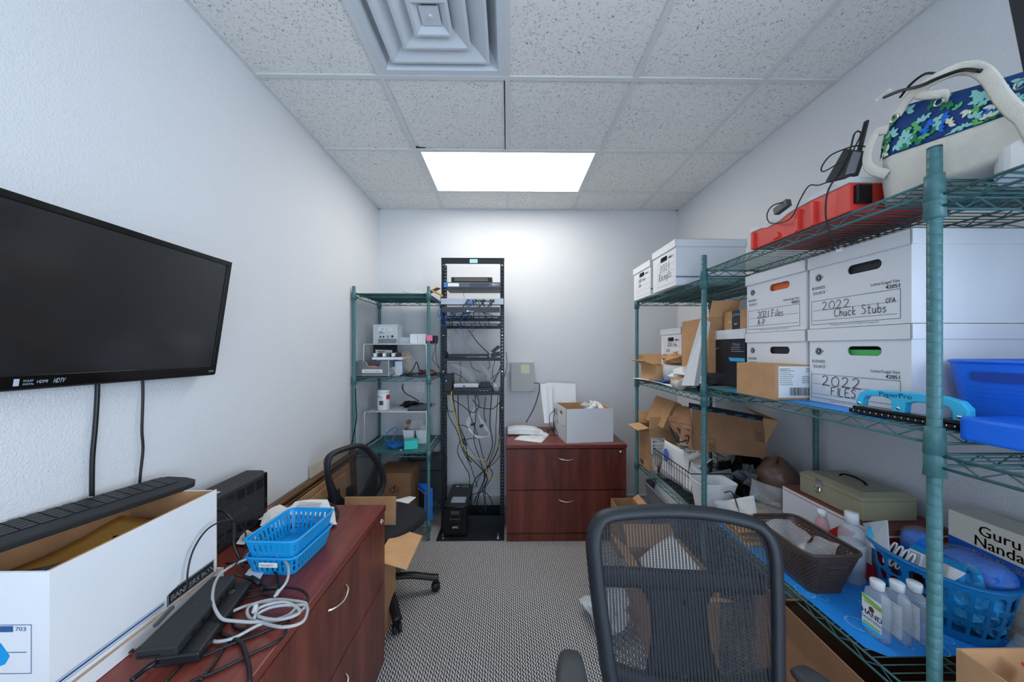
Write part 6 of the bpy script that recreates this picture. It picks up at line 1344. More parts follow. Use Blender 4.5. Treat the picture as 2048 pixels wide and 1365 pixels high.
# long red and white box, steel cash box on it
T = thing('stationery_box', 'long white and red stationery box beneath the grey-green cash box', 'box', (1.36, 1.33, zB), 0)
rx0, rx1, ry0, ry1, rh = 1.313, 1.60, 1.222, 1.632, .194
part(T, G().box(rx0, rx1, ry0, ry1, zB+.001, zB+rh), 'carton', mat('reddish_brown_card', (128, 74, 64), .6), bevel=.001)
o_ = V((rx0, ry1, zB)); 
part(T, G().rect(o_, -Y, Z, .004, .065, ry1-ry0-.004, rh-.004, .0008), 'white_panel', M_card)
g = G(); Lb = ry1-ry0; g.rect(o_, -Y, Z, .002, .004, Lb-.002, .065, .0008); g.poly(o_, -Y, Z, [(.20, .065), (.29, .065), (.35, .15), (.29, .15)], .0014); g.rect(o_, -Y, Z, .008, rh-.018, Lb-.008, rh-.015, .0014)
g.rect((rx0, ry0, zB), X, Z, .004, .004, rx1-rx0-.004, rh-.035); part(T, g, 'red_panel', M_redp)
g = G(); g.rect((rx0, ry0, zB), X, Z, .004, rh-.028, rx1-rx0-.004, rh-.022); g.text('Letter Size File', o_, -Y, Z, .015, .036, .028, off=.0016); g.text('ECONOMICAL', o_, -Y, Z, .22, .074, .016, off=.002, sx=.8); g.text('FILE FOLDERS', (rx0, ry0, zB), X, Z, .06, .13, .02, off=.0016)
part(T, g, 'lettering', M_paper)
M_tan = mat('tan_enamel', (158, 152, 126), .42)
T = thing('cash_box', 'grey-green steel cash box with chrome latch and black handle', 'cash box', (1.35, 1.33, zB+rh), 0)
qx0, qx1, qy0, qy1, qz = 1.336, 1.545, 1.280, 1.560, zB+rh+.0015
part(T, G().box(qx0, qx1, qy0, qy1, qz, qz+.072), 'body', M_tan, bevel=.003)
g = G(); b_ = [V((qx0-.001, qy0-.001, qz+.073)), V((qx1+.001, qy0-.001, qz+.073)), V((qx1+.001, qy1+.001, qz+.073)), V((qx0-.001, qy1+.001, qz+.073))]
t_ = [v+V((0, 0, .012)) for v in b_]; u_ = [V((qx0+.022, qy0+.022, qz+.10)), V((qx1-.022, qy0+.022, qz+.10)), V((qx1-.022, qy1-.022, qz+.10)), V((qx0+.022, qy1-.022, qz+.10))]
g.add(b_+t_+u_, [(0, 3, 2, 1), (8, 9, 10, 11)]+[(i, (i+1) % 4, 4+(i+1) % 4, 4+i) for i in range(4)]+[(4+i, 4+(i+1) % 4, 8+(i+1) % 4, 8+i) for i in range(4)])
part(T, g, 'lid', M_tan, bevel=.002)
hy = (qy0+qy1)/2; hx_ = (qx0+qx1)/2
L_ = part(T, G().tube([(hx_, hy-.055, qz+.102), (hx_, hy-.04, qz+.112), (hx_, hy, qz+.117), (hx_, hy+.04, qz+.112), (hx_, hy+.055, qz+.102)], (.007, .004), 8, 5), 'handle', M_gloss, smooth=True)
g = G(); g.obox((qx0-.004, hy+.025, qz+.048), (.003, 0, 0), (0, .03, 0), (0, 0, .04)); g.tube([(qx0-.008, hy+.03, qz+.055), (qx0-.012, hy+.03, qz+.04), (qx0-.012, hy+.05, qz+.04), (qx0-.008, hy+.05, qz+.055)], .0025, 6); part(T, g, 'latch', M_chrome)
# brown plastic bag
bag = crumple('grocery_bag', 'brown plastic bag, stuffed round, beside the cash box', 'plastic bag', mat('brown_film', (112, 86, 74), .3, bump=.8, bscale=24), (1.42, 1.80, zB+.135), (.10, .11, .13), 71, n=26, amp=.10, smooth=True)
g = G().tube([(1.43, 1.65, zB+.23), (1.47, 1.63, zB+.27), (1.46, 1.64, zB+.30)], (.018, .008), 7, 4)
# sanitiser bottles
def bottle(label, x, y, labelled):
    T = thing('sanitizer_bottle', label, 'bottle', (x, y, zB+.0015), 0, None)
    w, d = .033, .016                                       # half width along y, half depth along x
    def sec(r, z, kx, ky): return [V((d*kx*math.copysign(abs(math.cos(t))**.8, math.cos(t)), w*ky*math.copysign(abs(math.sin(t))**.8, math.sin(t)), z)) for t in [2*math.pi*k/24 for k in range(24)]]
    S_ = [sec(0, 0, .75, .8), sec(0, .004, 1, .97), sec(0, .06, 1.0, 1.0), sec(0, .11, 1, 1), sec(0, .128, .92, .9), sec(0, .137, .65, .55), sec(0, .140, .6, .38)]
    g = G(); vs = sum(S_, []); n = 24; fs = [(i*n+j, i*n+(j+1) % n, (i+1)*n+(j+1) % n, (i+1)*n+j) for i in range(6) for j in range(n)]+[tuple(range(n))[::-1], tuple(range(6*n, 7*n))]
    g.add(vs, fs); part(T, g, 'bottle_body', M_gel, local=True, smooth=True)
    part(T, G().lathe([(.011, .139), (.014, .141), (.0155, .162), (.014, .165), (0, .165)], (0, 0, 0), 18, ey=1.15), 'cap', mat('translucent_cap', (226, 232, 236), .35, alpha=.85), local=True, smooth=True)
    o_ = V((-d-.0004, .028, .014)); wL = .055
    if labelled:
        part(T, G().rect(o_, -Y, Z, 0, 0, wL, .098, .0004), 'front_label', M_paper, local=True)
        g = G(); g.poly(o_, -Y, Z, [(0, .098), (0, .088), (.012, .080), (.03, .079), (wL, .074), (wL, .088)], .0008); part(T, g, 'green_band', mat('label_green', (130, 196, 84), .5), local=True); g = G(); g.rect(o_, -Y, Z, .004, .014, wL-.004, .02, .0009); part(T, g, 'lower_green_band', mat('label_green', (130, 196, 84), .5), local=True)
        g = G(); g.rect(o_, -Y, Z, 0, 0, wL, .012, .0007); part(T, g, 'blue_band', M_cyan, local=True)
        g = G(); g.text('HAND', o_, -Y, Z, wL/2, .042, .021, al='c', off=.0011, sx=.95); g.text('HAND', o_, -Y, Z, wL/2+.0007, .042, .021, al='c', off=.0011, sx=.95); g.text('SANITIZER', o_, -Y, Z, wL/2, .028, .0115, al='c', off=.0011); part(T, g, 'lettering', M_navy, local=True)
        g = G(); g.text('HEALTH SMART', o_, -Y, Z, wL/2, .075, .0066, al='c', off=.0012); g.rect(o_, -Y, Z, wL/2-.0012, .059, wL/2+.0012, .069, .0014); g.rect(o_, -Y, Z, wL/2-.0045, .0628, wL/2+.0045, .0652, .0014); part(T, g, 'red_print', M_redp, local=True)
        part(T, G().disc(o_, -Y, Z, wL/2, .064, .0078, .0009), 'emblem', mat('dark_green_print', (40, 84, 50), .5), local=True)
    else:
        part(T, G().rect(o_, -Y, Z, 0, 0, wL, .094, .0004), 'back_label', mat('translucent_label', (226, 230, 234), .5, alpha=.8), local=True)
        g = G(); g.lines(o_, -Y, Z, .003, .004, wL-.003, .09, 16, 5, .18, .0008); part(T, g, 'printing', M_inkg, local=True)
    return T
bottle('clear sanitizer bottle with a green and white front label, outermost on the blue liner', 1.085, .998, True)
bottle('clear sanitizer bottle standing between the labelled bottle and the near post', 1.137, .992, False)
bottle('clear sanitizer bottle half hidden behind the near post, third from the shelf edge', 1.186, .990, False)
T = thing('alcohol_bottle', 'tall clear round bottle with white flip cap behind the brown basket', 'bottle', (1.262, 1.20, zB), 0)
g = G(); c_ = (1.258, 1.245, zB+.0015); g.lathe([(0, 0), (.036, 0), (.038, .006), (.038, .165), (.032, .19), (.018, .205), (.015, .215), (0, .215)], c_, 24); part(T, g, 'bottle_body', M_gel, smooth=True)
part(T, G().lathe([(.021, .208), (.020, .245), (.018, .248), (0, .248)], c_, 18), 'cap', M_white, smooth=True)
g = G(); g.lathe([(.0384, .05), (.0384, .14)], c_, 24); part(T, g, 'wrap_label', mat('translucent_label', (226, 230, 234), .5, alpha=.8), smooth=True)
T = thing('alcohol_bottle', 'short clear bottle of red gel just left of the tall white-capped bottle', 'bottle', (1.25, 1.22, zB), 0)
c_ = (1.232, 1.335, zB+.0015); g = G(); g.lathe([(0, 0), (.020, 0), (.022, .006), (.022, .16), (.018, .178), (.011, .185), (.011, .195), (0, .195)], c_, 16); part(T, g, 'bottle_body', mat('red_gel', (214, 150, 160), .1, alpha=.55), smooth=True)
part(T, G().lathe([(.015, .19), (.0145, .215), (0, .216)], c_, 16), 'cap', M_white, smooth=True)
# blue oval basket with stadium holes
T = thing('storage_basket', 'oval bright blue basket of face masks behind the near post', 'basket', (1.36, 1.10, zB), 0)
BC = V((1.372, 1.085, 0)); ba, bb = .118, .158; brot = math.radians(4); hb = .170
def ell(u, v):
    k = .80+.20*v; a = 2*math.pi*u; x_, y_ = ba*k*math.copysign(abs(math.cos(a))**.85, math.cos(a)), bb*k*math.copysign(abs(math.sin(a))**.85, math.sin(a))
    return V((BC.x+x_*math.cos(brot)-y_*math.sin(brot), BC.y+x_*math.sin(brot)+y_*math.cos(brot), zB+.003+hb*v))
NU, NV = 20*8, 30
def hole(i, j):
    u = (i % 8+.5)/8-.5
    for c0, r_ in ((23.0, 4.4), (14.2, 3.4), (6.6, 3.0)):
        if (u/.38)**2+(abs(j+.5-c0)/r_)**4 < 1: return True
    return False
g = G().grid(ell, NU, NV, hole, cu=True); g.prism([ell(k/40, 0) for k in range(40)], .002); M_bk = mat('basket_blue_plastic', (16, 120, 186), .36)
part(T, g, 'basket_body', M_bk, smooth=False, solid=.0025)
part(T, G().tube([ell(k/48, 1)+V((0, 0, .002)) for k in range(48)], (.009, .004), 8, closed=True, smooth=False, flat=(0, 0, 1)), 'rim', M_bk, smooth=True)
zr = zB+hb
g = G()
T = thing('face_mask_pack', 'bundle of blue face masks in clear plastic at the right of the oval basket', 'face masks', (1.41, 1.02, zr-.05), 0)
def lump(c, s, n=20, p=.6):
    def fn(u, v):
        a = 2*math.pi*u; b_ = math.pi*(v*.998+.001); f_ = lambda q: math.copysign(abs(q)**p, q)
        return V((c[0]+s[0]*f_(math.sin(b_))*f_(math.cos(a)), c[1]+s[1]*f_(math.sin(b_))*f_(math.sin(a)), c[2]+s[2]*f_(math.cos(b_))))
    return G().grid(fn, n, n//2, cu=True)
M_mask = mat('blue_mask_fabric', (14, 112, 214), .85, var=.35, vscale=120, stretch=(1, 1, 7), bump=.6, bscale=120)
part(T, lump((1.415, 1.02, zr+.0), (.045, .075, .050)), 'mask_stack', M_mask, smooth=True)
part(T, lump((1.412, 1.03, zr+.006), (.050, .088, .056), 16, .8), 'clear_bag', M_film2)
T = thing('face_mask_pack', 'bundle of blue face masks in a plastic bag at the back of the oval basket', 'face masks', (1.36, 1.15, zr-.05), 0)
part(T, lump((1.40, 1.150, zr+.005), (.035, .045, .048)), 'mask_stack', M_mask, smooth=True); part(T, lump((1.405, 1.155, zr+.014), (.042, .052, .054), 16, .85), 'clear_bag', M_film2)
crumple('face_masks', 'crumpled light blue masks loose inside the oval basket near end', 'face masks', mat('light_blue_mask', (52, 156, 214), .8, var=.2, vscale=40), (1.37, 1.01, zB+.105), (.075, .065, .085), 82, n=22, amp=.22)
T = thing('mask_packet', 'slim white packet with a blue mask picture standing in the oval basket', 'packet', (1.27, 1.20, zr), 0)
pk = [ax(1744, 1095, 1.27), ax(1781, 1115, 1.27), ax(1776, 1042, 1.30), ax(1729, 1048, 1.30)]; part(T, G().prism(pk, .006), 'wrapper', M_frost)
pn = (pk[1]-pk[0]).cross(pk[3]-pk[0]).normalized(); s1 = 13 if pn.dot(V((0, 0, CH))-pk[0]) > 0 else -1
def onp(px, py): return apl(px, py, pk[0], pn)+pn*s1*.001
cpt_ = onp(1748, 1068); g = G(); g.add([onp(1748+9*math.cos(t), 1068+12*math.sin(t)) for t in [k*2*math.pi/16 for k in range(16)]], [tuple(range(16))]); part(T, g, 'printed_mask', M_cyan)
g = G()
T = thing('mask_box', 'white and blue carton of folded respirators lying in the oval basket', 'mask carton', (1.30, 1.05, zr), 0)
qa = [ax(1812, 1128, 1.30), ax(1906, 1165, 1.30), ax(1932, 1148, 1.33), ax(1820, 1098, 1.33)]
part(T, G().prism([qa[0], qa[1], qa[2], qa[3]], .004), 'white_face', M_paper)
part(T, G().prism([qa[3], qa[2], qa[2]+V((.025, .02, .008)), qa[3]+V((.025, .02, .008))], .003), 'blue_face', M_sky)
g = G(); uu = (qa[1]-qa[0]); vv = (qa[3]-qa[0]); nq = uu.cross(vv).normalized(); 
if nq.dot(V((0, 0, CH))-qa[0]) < 0: nq = -nq
for k in range(7):
    for j in range(3):
        a = .06+.3*j; p0 = qa[0]+uu*a+vv*(.14+.11*k)+nq*.005; g.add([p0, p0+uu*.24, p0+uu*.24+vv*.035, p0+vv*.035], [(0, 1, 2, 3)])
part(T, g, 'printing', M_inkg)
for k in range(4):
    T_ = None; x0 = 1768+12*k; g = G(); a = ax(x0, 1118+6*k, 1.285); b_ = ax(x0+20, 1088+7*k, 1.305); d_ = V((.0, -.004, -.008))
    g.tube([a, b_, b_+V((0, -.008, -.006)), a+V((0, -.008, -.008))], (.0022, .005), 6, 4, closed=True)
    solo(g, 'folded_mask', M_paper, 'folded white respirator in clear wrap at the rim of the oval basket', 'face mask', group='folded white respirators in the oval basket', smooth=True)
# cartons of masks against the wall
T = thing('mask_carton', 'cream and blue face mask carton, upper one against the right wall', 'carton', (1.50, .9, .806), 0)
mx, my1, my0, mz0, mz1 = 1.452, 1.118, .80, .806, .966
part(T, G().box(mx, 1.56, my0, my1, mz0+.0005, mz1), 'carton', M_cream, bevel=.001)
o_ = V((mx, my1, mz0)); g = G(); g.poly(o_, -Y, Z, [(.001, .001), (.317, .001), (.317, .062), (.001, .078)]); part(T, g, 'blue_band', mat('carton_blue', (22, 82, 168), .5))
part(T, G().rect((mx, my1, mz1), -Y, X, .14, .03, .3, .045, -.0008), 'top_stripe', M_blue)
M_dbr = mat('dark_brown_print', (84, 54, 42), .6); g = G(); g.text('Guru', o_, -Y, Z, .072, .115, .045, sx=.95); g.text('Guru', o_, -Y, Z, .073, .115, .045, sx=.95); g.text('Nanda', o_, -Y, Z, .062, .080, .045, sx=.9); g.text('Nanda', o_, -Y, Z, .063, .080, .045, sx=.9); part(T, g, 'brand_lettering', M_dbr)
g = G(); g.text('Face Masks', o_, -Y, Z, .06, .045, .026, off=.0014, sx=.95); g.text('Face Masks', o_, -Y, Z, .0605, .045, .026, off=.0014, sx=.95); part(T, g, 'lettering', M_cream)
T = thing('mask_carton', 'cream mask carton with small print, under the other against the right wall', 'carton', (1.50, .9, .649), 0)
part(T, G().box(mx+.004, 1.56, my0, my1-.008, .6495, mz0-.0005), 'carton', M_cream, bevel=.001)
o_ = V((mx+.004, my1-.008, .6495)); g = G(); g.lines(o_, -Y, Z, .02, .10, .14, .145, 6, 5, .2); g.lines(o_, -Y, Z, .16, .10, .29, .145, 6, 6, .2); g.frame(o_, -Y, Z, .05, .05, .16, .095, .001); g.lines(o_, -Y, Z, .06, .055, .15, .09, 5, 9, .2); g.lines(o_, -Y, Z, .02, .005, .2, .045, 5, 7, .2); part(T, g, 'printing', M_inkg)
g = G(); g.rect(o_, -Y, Z, .03, .06, .048, .09); g.rect(o_, -Y, Z, .01, .115, .018, .145); part(T, g, 'blue_mark', M_blue)
# white and blue pack at the right edge, open kraft box with papers below it
sheet('plastic_packet', 'clear packet with white and blue card beside the lower mask carton', 'packet', M_film, [(1.34, .93, zB+.004), (1.36, .86, zB+.004), (1.44, .86, zB+.05), (1.43, .95, zB+.045)], 90, .006)
T = carton('cardboard_box', 'open kraft box of papers in the bottom right corner', (1.025, .775, .602), RZ, .42, .33, .208, flaps=[])
sheet('paper_sheets', 'white sheets standing in the open kraft box, bottom right', 'papers', M_paper, [(1.06, .74, .62), (1.06, .55, .62), (1.20, .52, .785), (1.18, .72, .78)], 91, .003)
solo(G().prism([V((1.13, .745, .80)), V((1.15, .60, .80)), V((1.19, .60, .765)), V((1.17, .745, .765))], .006), 'red_folder', mat('red_folder_card', (196, 44, 62), .5), 'red folder standing in the open kraft box, bottom right', 'folder')
# ---------------- near bay middle shelf: blue bins, hole punch
zN = 1.2505
T = thing('storage_bin', 'tall royal blue bin with slot handle beside the banker boxes', 'bin', (1.35, .72, zA), 0)
def bpt(u, v):
    k = 1-v; x0, x1, y0, y1 = 1.165+.012*k, 1.50-.02*k, .43+.02*k, .905-.022*k; return per(rrect(x0, x1, y0, y1, .02, 4), u)
g = G().grid(lambda u, v: V((*bpt(u, v), zA+.002+.158*v)), 48, 8, cu=True); g.prism([V((*bpt(k/48, 0), zA+.002)) for k in range(48)], .002); part(T, g, 'bin_body', M_blue, solid=.003)
part(T, G().tube([V((*bpt(k/48, 1), zA+.160)) for k in range(48)], (.006, .005), 8, closed=True, smooth=False), 'rim', M_blue, smooth=True)
g = G(); o_ = V((1.163, .85, zA)); P = rrect(.0, .095, .113, .135, .005, 3); g.poly(o_, -Y, Z, P, .0035)
part(T, g, 'slot_handle', mat('deep_blue_plastic', (20, 66, 160), .45))
g = G(); 
for k in range(7): g.rect(V((1.169, .86, zA)), -Y, Z, .0, .03+.011*k, .12, .032+.011*k, .0035)
part(T, g, 'rib', mat('mid_blue_plastic', (24, 100, 214), .35))
T = thing('storage_bin', 'flat royal blue lidded container, nearest object on the middle shelf', 'container', (1.2, .6, zN), 0)
part(T, G().prism([V((x_, y_, 1.288)) for x_, y_ in rrect(1.025, 1.40, .38, .778, .02, 5)], V((0, 0, .052))), 'lid', M_blue, bevel=.006)
g = G()
def rb(u, v): p_ = per(rrect(1.06+.03*(1-v), 1.38-.03*(1-v), .42, .70-.06*(1-v), .05, 5), u); return V((p_[0], p_[1], zN+.001+.037*v))
g.grid(rb, 64, 4, cu=True); g.prism([rb(k/64, 0) for k in range(64)], .001); part(T, g, 'ribbed_base', mat('deep_blue_plastic', (20, 66, 160), .45))
T = thing('hole_punch', 'light blue and black three-hole punch on the front of the middle shelf', 'hole punch', (1.03, .9, zA), 0)
h0, h1 = V((1.022, 1.02, zA+.002)), V((1.045, .772, zA+.002)); hd = (h1-h0).normalized(); hn = V((-hd.y, hd.x, 0)); Lp = (h1-h0).length
if hn.x < 0: hn = -hn
g = G(); g.obox(h0, hd*Lp, hn*.055, (0, 0, .012)); g.obox(h0+Z*.012+hn*.012, hd*Lp, hn*.03, (0, 0, .008)); part(T, g, 'base', M_gloss, bevel=.0015)
g = G()
for k in range(16):
    a = .015+k*.0145; g.rect(h0, hd, Z, a, .004, a+.0012, .009, .0012); g.rect(h0, hd, Z, a+.004, .004, a+.0055, .0065, .0012)
g2 = G()
for k in range(16): a = .012+k*.0145; c_ = h0+hd*a+Z*.0065-hn*.0008; g2.add([c_, c_+hd*.002, c_+hd*.002+Z*.004, c_+Z*.004], [(0, 1, 2, 3)]); 
part(T, g2, 'ruler_marks', M_paper)
def hp(u, z): return h0+hd*(u*Lp)+hn*.028+Z*z
top_ = [(0.02, .035), (.05, .058), (.12, .070), (.30, .074), (.55, .076), (.80, .074), (.92, .066), (.97, .05)]; bot_ = [(.97, .02), (.86, .02), (.86, .038), (.83, .050), (.58, .052), (.50, .045), (.49, .018), (.38, .018), (.37, .05), (.28, .056), (.13, .052), (.10, .042), (.09, .022), (.02, .022)]
P = [hp(u, z) for u, z in top_+bot_]; g = G(); g.prism(P, hn*.022-hn*0); g.v = [v-hn*.011 for v in g.v]; part(T, g, 'handle', M_cyan, bevel=.003)
g = G(); g.text('PaperPro', hp(.26, .058)-hn*.0115, hd, Z, 0, 0, .018, sx=1.1, off=0); g.v = [v-hn*.0006 for v in g.v]; part(T, g, 'lettering', M_navy)
for u in (.06, .44, .91):
    g = G(); R_ = Matrix.Rotation(math.pi/2, 3, 'Y'); g.bar(hp(u, .03)-hn*.013, hp(u, .03)+hn*.013, .004, 10); part(T, g, 'pin', M_chrome, smooth=True)
# ---------------- top shelves
zT = 1.8925
T = thing('parts_organizer', 'red plastic parts organiser with clear lid and black latch, top shelf', 'organiser', (1.1, 1.18, zT), 0)
prof = [(1.385, 0), (1.385, .072), (1.33, .070), (1.30, .062), (1.24, .066), (1.20, .078), (1.16, .082), (1.10, .084), (1.05, .082), (.985, .082), (.985, 0)]
g = G(); g.prism([V((.99, y_, zT+z_)) for y_, z_ in prof], V((.30, 0, 0))); part(T, g, 'tray_body', M_red, bevel=.002)
for y_ in (1.372, 1.16, 1.10):
    part(T, G().box(.980, .992, y_-.007, y_+.007, zT, zT+(.066 if y_ > 1.3 else .076)), 'rib', M_red, bevel=.002)
g = G(); g.prism([V((.984, 1.27, zT+.008)), V((.984, 1.24, zT+.008)), V((.984, 1.245, zT+.026)), V((.984, 1.265, zT+.026))], V((.01, 0, 0))); part(T, g, 'catch', M_red)
g = G(); lp = [(1.388, .072), (1.388, .088), (1.33, .088), (1.30, .078), (1.24, .08), (1.20, .094), (1.1, .098), (.982, .098), (.982, .082), (1.1, .084), (1.16, .082), (1.2, .078), (1.24, .066), (1.30, .062), (1.33, .07)]
g.prism([V((.986, y_, zT+z_)) for y_, z_ in lp], V((.308, 0, 0))); part(T, g, 'clear_lid', M_frost)
part(T, G().box(1.0, 1.045, .972, .986, zT+.02, zT+.074), 'latch', M_gloss, bevel=.003)
# router with antenna, and its cables
T = thing('router', 'black wireless router with raised antenna leaning on the red organiser', 'router', (1.12, 1.10, zT+.1), 0)
g = G(); g.prism([ax(1650, 364, 1.04), ax(1712, 349, 1.04), ax(1729, 302, 1.07), ax(1688, 297, 1.07)], V((.018, .01, 0))); part(T, g, 'case', M_blackm, bevel=.002)
g = G(); g.prism([ax(1690, 350, 1.037), ax(1708, 346, 1.037), ax(1722, 305, 1.066), ax(1706, 303, 1.066)], V((.004, 0, 0))); part(T, g, 'grey_side', M_grey)
a0, a1 = ax(1718, 305, 1.08), ax(1733, 243, 1.10); g = G(); g.tube([a0, a0.lerp(a1, .5), a1], (.008, .005), 8); g.bar(a0, a0+V((.03, .02, -.005)), .008, 8); part(T, g, 'antenna', M_gloss, smooth=True)
g = G(); X0 = .985
g.tube([ax(1716, 262, 1.05), ax(1708, 270, 1.04), ax(1700, 300, 1.03), ax(1682, 340, 1.01), ax(1668, 360, .99), ax(1655, 385, .975), ax(1651, 420, .975), ax(1654, 447, .975), ax(1665, 475, .99), ax(1677, 498, 1.0)], .0024, 6)
g.tube([ax(1716, 262, 1.05), ax(1722, 268, 1.05), ax(1712, 290, 1.04), ax(1696, 320, 1.02), ax(1676, 352, 1.0), ax(1640, 370, 1.0), ax(1618, 372, 1.0), ax(1600, 400, .98), ax(1585, 432, .975), ax(1565, 445, .975), ax(1540, 446, .975), ax(1534, 430, .985), ax(1545, 412, 1.0), ax(1575, 402, 1.03)], .0022, 6)
g.tube([ax(1735, 294, 1.06), ax(1712, 292, 1.05), ax(1690, 298, 1.03), ax(1660, 312, 1.02), ax(1643, 335, 1.02), ax(1648, 343, 1.02), ax(1680, 325, 1.02), ax(1694, 318, 1.02)], .0022, 6)
solo(g, 'cable', M_cable, 'tangled black router cables hanging over the red organiser', 'cable', smooth=True)
solo(G().obox(ax(1672, 505, 1.0), (.0, -.012, 0), (0, 0, .012), (.008, 0, 0)), 'cable_plug', M_clear, 'clear plug at the end of the dangling router cable', 'plug')
g = G(); p0 = ax(1548, 430, 1.02); g.obox(p0, (0, -.06, .012), (.02, 0, .0), (0, .006, .025)); solo(g, 'power_adapter', M_dgrey, 'small grey connector block lying on the organiser lid', 'adapter')
# tote bag
T = thing('tote_bag', 'canvas tote bag with blue and green leaf print, top shelf', 'tote bag', (1.22, .7, zT), 0)
TC = V((1.235, .655, 0)); BAGR = rrect(1.035, 1.425, .38, .968, .065, 6)
def bagp(u, v):
    a = 2*math.pi*u; q_ = per(BAGR, u % 1.0); x_, y_ = q_[0]-TC.x, q_[1]-TC.y
    k = 1-.05*v+.04*math.sin(math.pi*v); zt = .147+(q_[1]-.65)*.33-.03*x_
    crease = 1+.010*math.sin(9*a+2*v)*v
    return V((TC.x+x_*k*crease, TC.y+y_*k*crease, zT+.001+zt*v+.003*math.sin(5*a)*v))
SEAM = .50
g = G().grid(lambda u, v: bagp(u, v*SEAM), 56, 8, cu=True); g.prism([bagp(k/56, 0) for k in range(56)], .002)
M_canvas = mat('natural_canvas', (216, 212, 200), .9, var=.04, vscale=30, bump=.4, bscale=400)
part(T, g, 'canvas_body', M_canvas, smooth=True, solid=.003)
M_leaf = mat('leaf_print_ground', (20, 62, 120), .8)
part(T, G().grid(lambda u, v: bagp(u, SEAM+v*(1-SEAM)), 56, 8, cu=True), 'printed_band', M_leaf, smooth=True, solid=.003)
part(T, G().grid(lambda u, v: bagp(u, 1)*(1-v)+(TC+Z*(zT+.20))*v, 56, 4, cu=True), 'top_panel', M_leaf, smooth=True)
rn = random.Random(12); leafm = [mat('leaf_green', (92, 178, 96), .8), mat('leaf_dark_green', (36, 128, 78), .8), mat('leaf_mint', (140, 204, 194), .8), mat('leaf_cream', (214, 218, 196), .8), mat('leaf_blue', (22, 108, 200), .8)]
gs = [G() for _ in leafm]
def bs(u, v, off=.0035):
    p_ = bagp(u, SEAM+(1-SEAM)*v); pu = bagp(u+.004, SEAM+(1-SEAM)*v)-p_; pv = bagp(u, SEAM+(1-SEAM)*(v+.02))-p_; return p_+pu.cross(pv).normalized()*off
for i in range(420):
    ci = rn.choice((0, 1, 2, 2, 3, 4, 0)); u0 = rn.uniform(.02, .98); v0 = rn.uniform(.05, .9); br = rn.uniform(0, 6.28); lay = .0025+.0012*rn.random()
    for k in range(rn.choice((3, 4, 5))):
        d = br+(k-2)*.75; L = rn.uniform(.010, .018); U = L/1.68; Vv = L/.095; pts = []
        for t, w in ((0, 0), (.25, .55), (.5, .75), (.75, .5), (1, 0), (.75, -.5), (.5, -.75), (.25, -.55)):
            a = t*1.0+.12; b_ = w*.34; du = (math.cos(d)*a-math.sin(d)*b_)*U; dv = (math.sin(d)*a+math.cos(d)*b_)*Vv
            vv_ = v0+dv; pts.append(bs(u0+du, min(max(vv_, .02), .98), lay+.0015))
        gs[ci].add(pts, [tuple(range(8))])
for m_, g_ in zip(leafm, gs): part(T, g_, 'leaf_print', m_, kind='stuff')
def uof(px, py, v):                                         # nearest bag angle facing a photo point
    best = min((((lambda q: (q[0]-px)**2+(q[1]-py)**2)(proj(bagp(k/200, v))), k/200) for k in range(200) if bagp(k/200, v).x < TC.x+.05)); return best[1]
def proj(p): d = p.x*_f[0]+p.y*_f[1]; s_ = p.x*_r[0]+p.y*_r[1]; return (1024+FL*s_/d, 696-FL*(p.z-CH)/d)
XS = 1.02
g = G(); strapP = [ax(1793, 232, 1.03), ax(1810, 205, 1.03), ax(1835, 180, 1.02), ax(1870, 158, 1.02), ax(1910, 140, 1.03), ax(1945, 136, 1.03), ax(1975, 152, 1.02), ax(2005, 195, 1.0), ax(2030, 222, 1.0), ax(2050, 240, 1.0), ax(2080, 300, 1.02)]
g.tube(strapP, (.014, .0022), 8, 6, flat=(1, 0, 0)); part(T, g, 'strap', M_canvas, smooth=True)
g = G(); g.tube([ax(1836, 190, 1.02), ax(1855, 190, 1.015), ax(1888, 188, 1.02), ax(1890, 200, 1.035)], (.010, .005), 8, 5, flat=(1, 0, 0)); part(T, g, 'strap', M_canvas, smooth=True)
g = G(); g.tube([ax(1776, 258, 1.03), ax(1754, 265, 1.03), ax(1740, 290, 1.02), ax(1734, 318, 1.02), ax(1742, 338, 1.02), ax(1774, 350, 1.03)], (.013, .003), 8, 6, flat=(1, 0, 0)); part(T, g, 'strap', M_canvas, smooth=True)
for q in ((1792, 236), (1882, 203), (2046, 168)):
    c_ = ax(q[0], q[1], 1.03); g = G(); g.tube([c_+V((-.004, .0095*math.cos(t), .0085*math.sin(t))) for t in [2*math.pi*k/16 for k in range(16)]], .0018, 6, closed=True, smooth=False); part(T, g, 'eyelet', M_chrome, smooth=True)
g = G(); g.tube([ax(1962, 142, 1.02), ax(1925, 140, 1.02), ax(1880, 155, 1.01), ax(1840, 172, 1.01), ax(1800, 182, 1.02), ax(1768, 195, 1.03)], .004, 6); g.tube([ax(1880, 148, 1.03), ax(1850, 148, 1.03), ax(1820, 170, 1.03), ax(1800, 195, 1.04)], .003, 6)
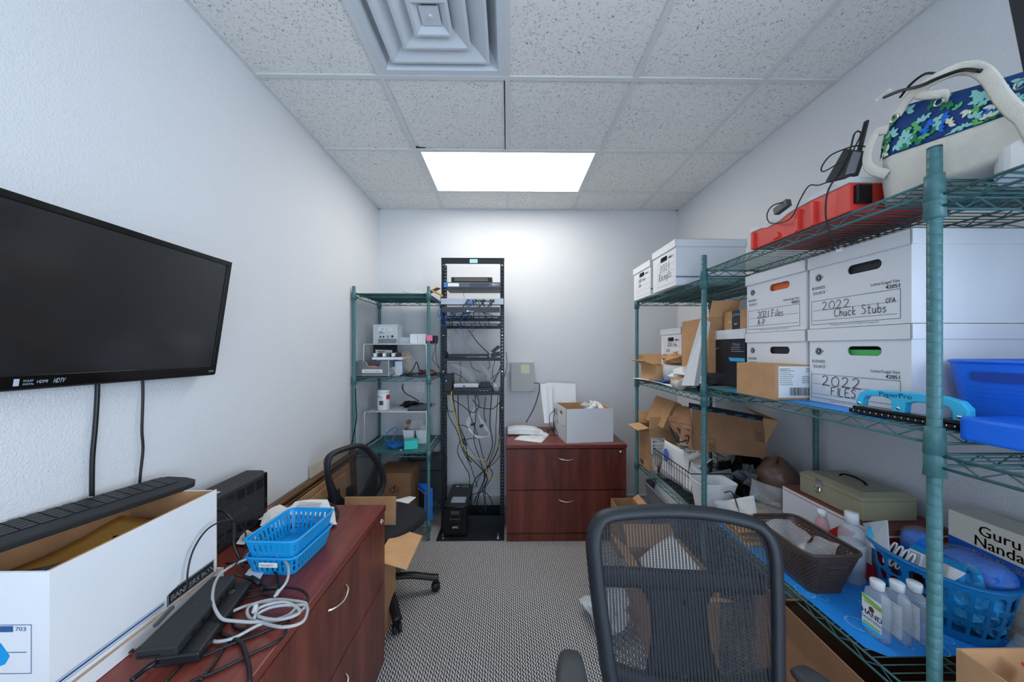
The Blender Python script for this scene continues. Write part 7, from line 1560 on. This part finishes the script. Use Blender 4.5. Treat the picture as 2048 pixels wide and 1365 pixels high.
solo(g, 'cable', M_cable, 'black network cable draped over the leaf-print tote bag', 'cable', smooth=True)
solo(G().obox(ax(1750, 203, 1.03), V((.004, -.03, .008)), (0, .0, .006), (.008, 0, 0)), 'cable_plug', M_clear, 'clear network plug at the tip of the cable over the tote bag', 'plug')
# white round tub on the near bay, plastic
zNt = 1.8535
solo(G().lathe([(0, 0), (.095, 0), (.098, .004), (.098, .056), (.094, .060), (0, .060)], (1.112, .655, zNt), 40), 'round_tub', M_white, 'white round flat tub at the front of the near top shelf', 'tub', smooth=False, bevel=.002)
crumple('plastic_wrap', 'crumpled frosted plastic wrap hanging beside tote bag, right edge', 'plastic wrap', M_film, (1.10, .60, zT+.13), (.07, .07, .10), 95, n=18, amp=.3)
# black flat arm standing at the upper right corner
q0, q1 = ax(2050, 150, 1.06), ax(2016, -8, 1.06); g = G(); g.obox(ax(2046, 150, 1.06), ax(2013, -12, 1.06)-ax(2046, 150, 1.06), V((0, -.04, 0)), V((.02, 0, 0)))
solo(g, 'black_bar', M_blackm, 'flat black bar rising at the top right corner above the tote bag', 'bar', bevel=.002)
# ---------------- cartons on the floor under the shelving
carton('cardboard_box', 'large open kraft carton on the floor under the near end of shelving', (.965, 1.33, .001), RZ-.03, .52, .50, .50, m=M_kraftd, flaps=[('f', .13, 12), ('l', .2, -50), ('r', .2, 20)])
carton('cardboard_box', 'kraft carton on the floor behind the foreground chair, under the shelving', (.68, 1.95, .001), RZ, .40, .28, .36, flaps=[('f', .12, 50), ('b', .06, 5), ('l', .12, 35), ('r', .12, 60)])
carton('cardboard_box', 'small kraft carton on the floor by the file cabinet corner', (.79, 2.63, .001), RZ, .19, .17, .345, flaps=[('b', .05, 60)])
crumple('plastic_bag', 'white translucent bag on the carpet left of the foreground chair', 'plastic bag', M_frost, (.53, 1.88, .09), (.10, .14, .088), 101, n=18, amp=.3)
sheet('mailer', 'white padded mailer leaning on cartons behind the foreground chair', 'mailer', M_paper, [(.72, 1.60, .30), (.72, 1.90, .33), (.92, 1.92, .45), (.93, 1.62, .43)], 102, .012)
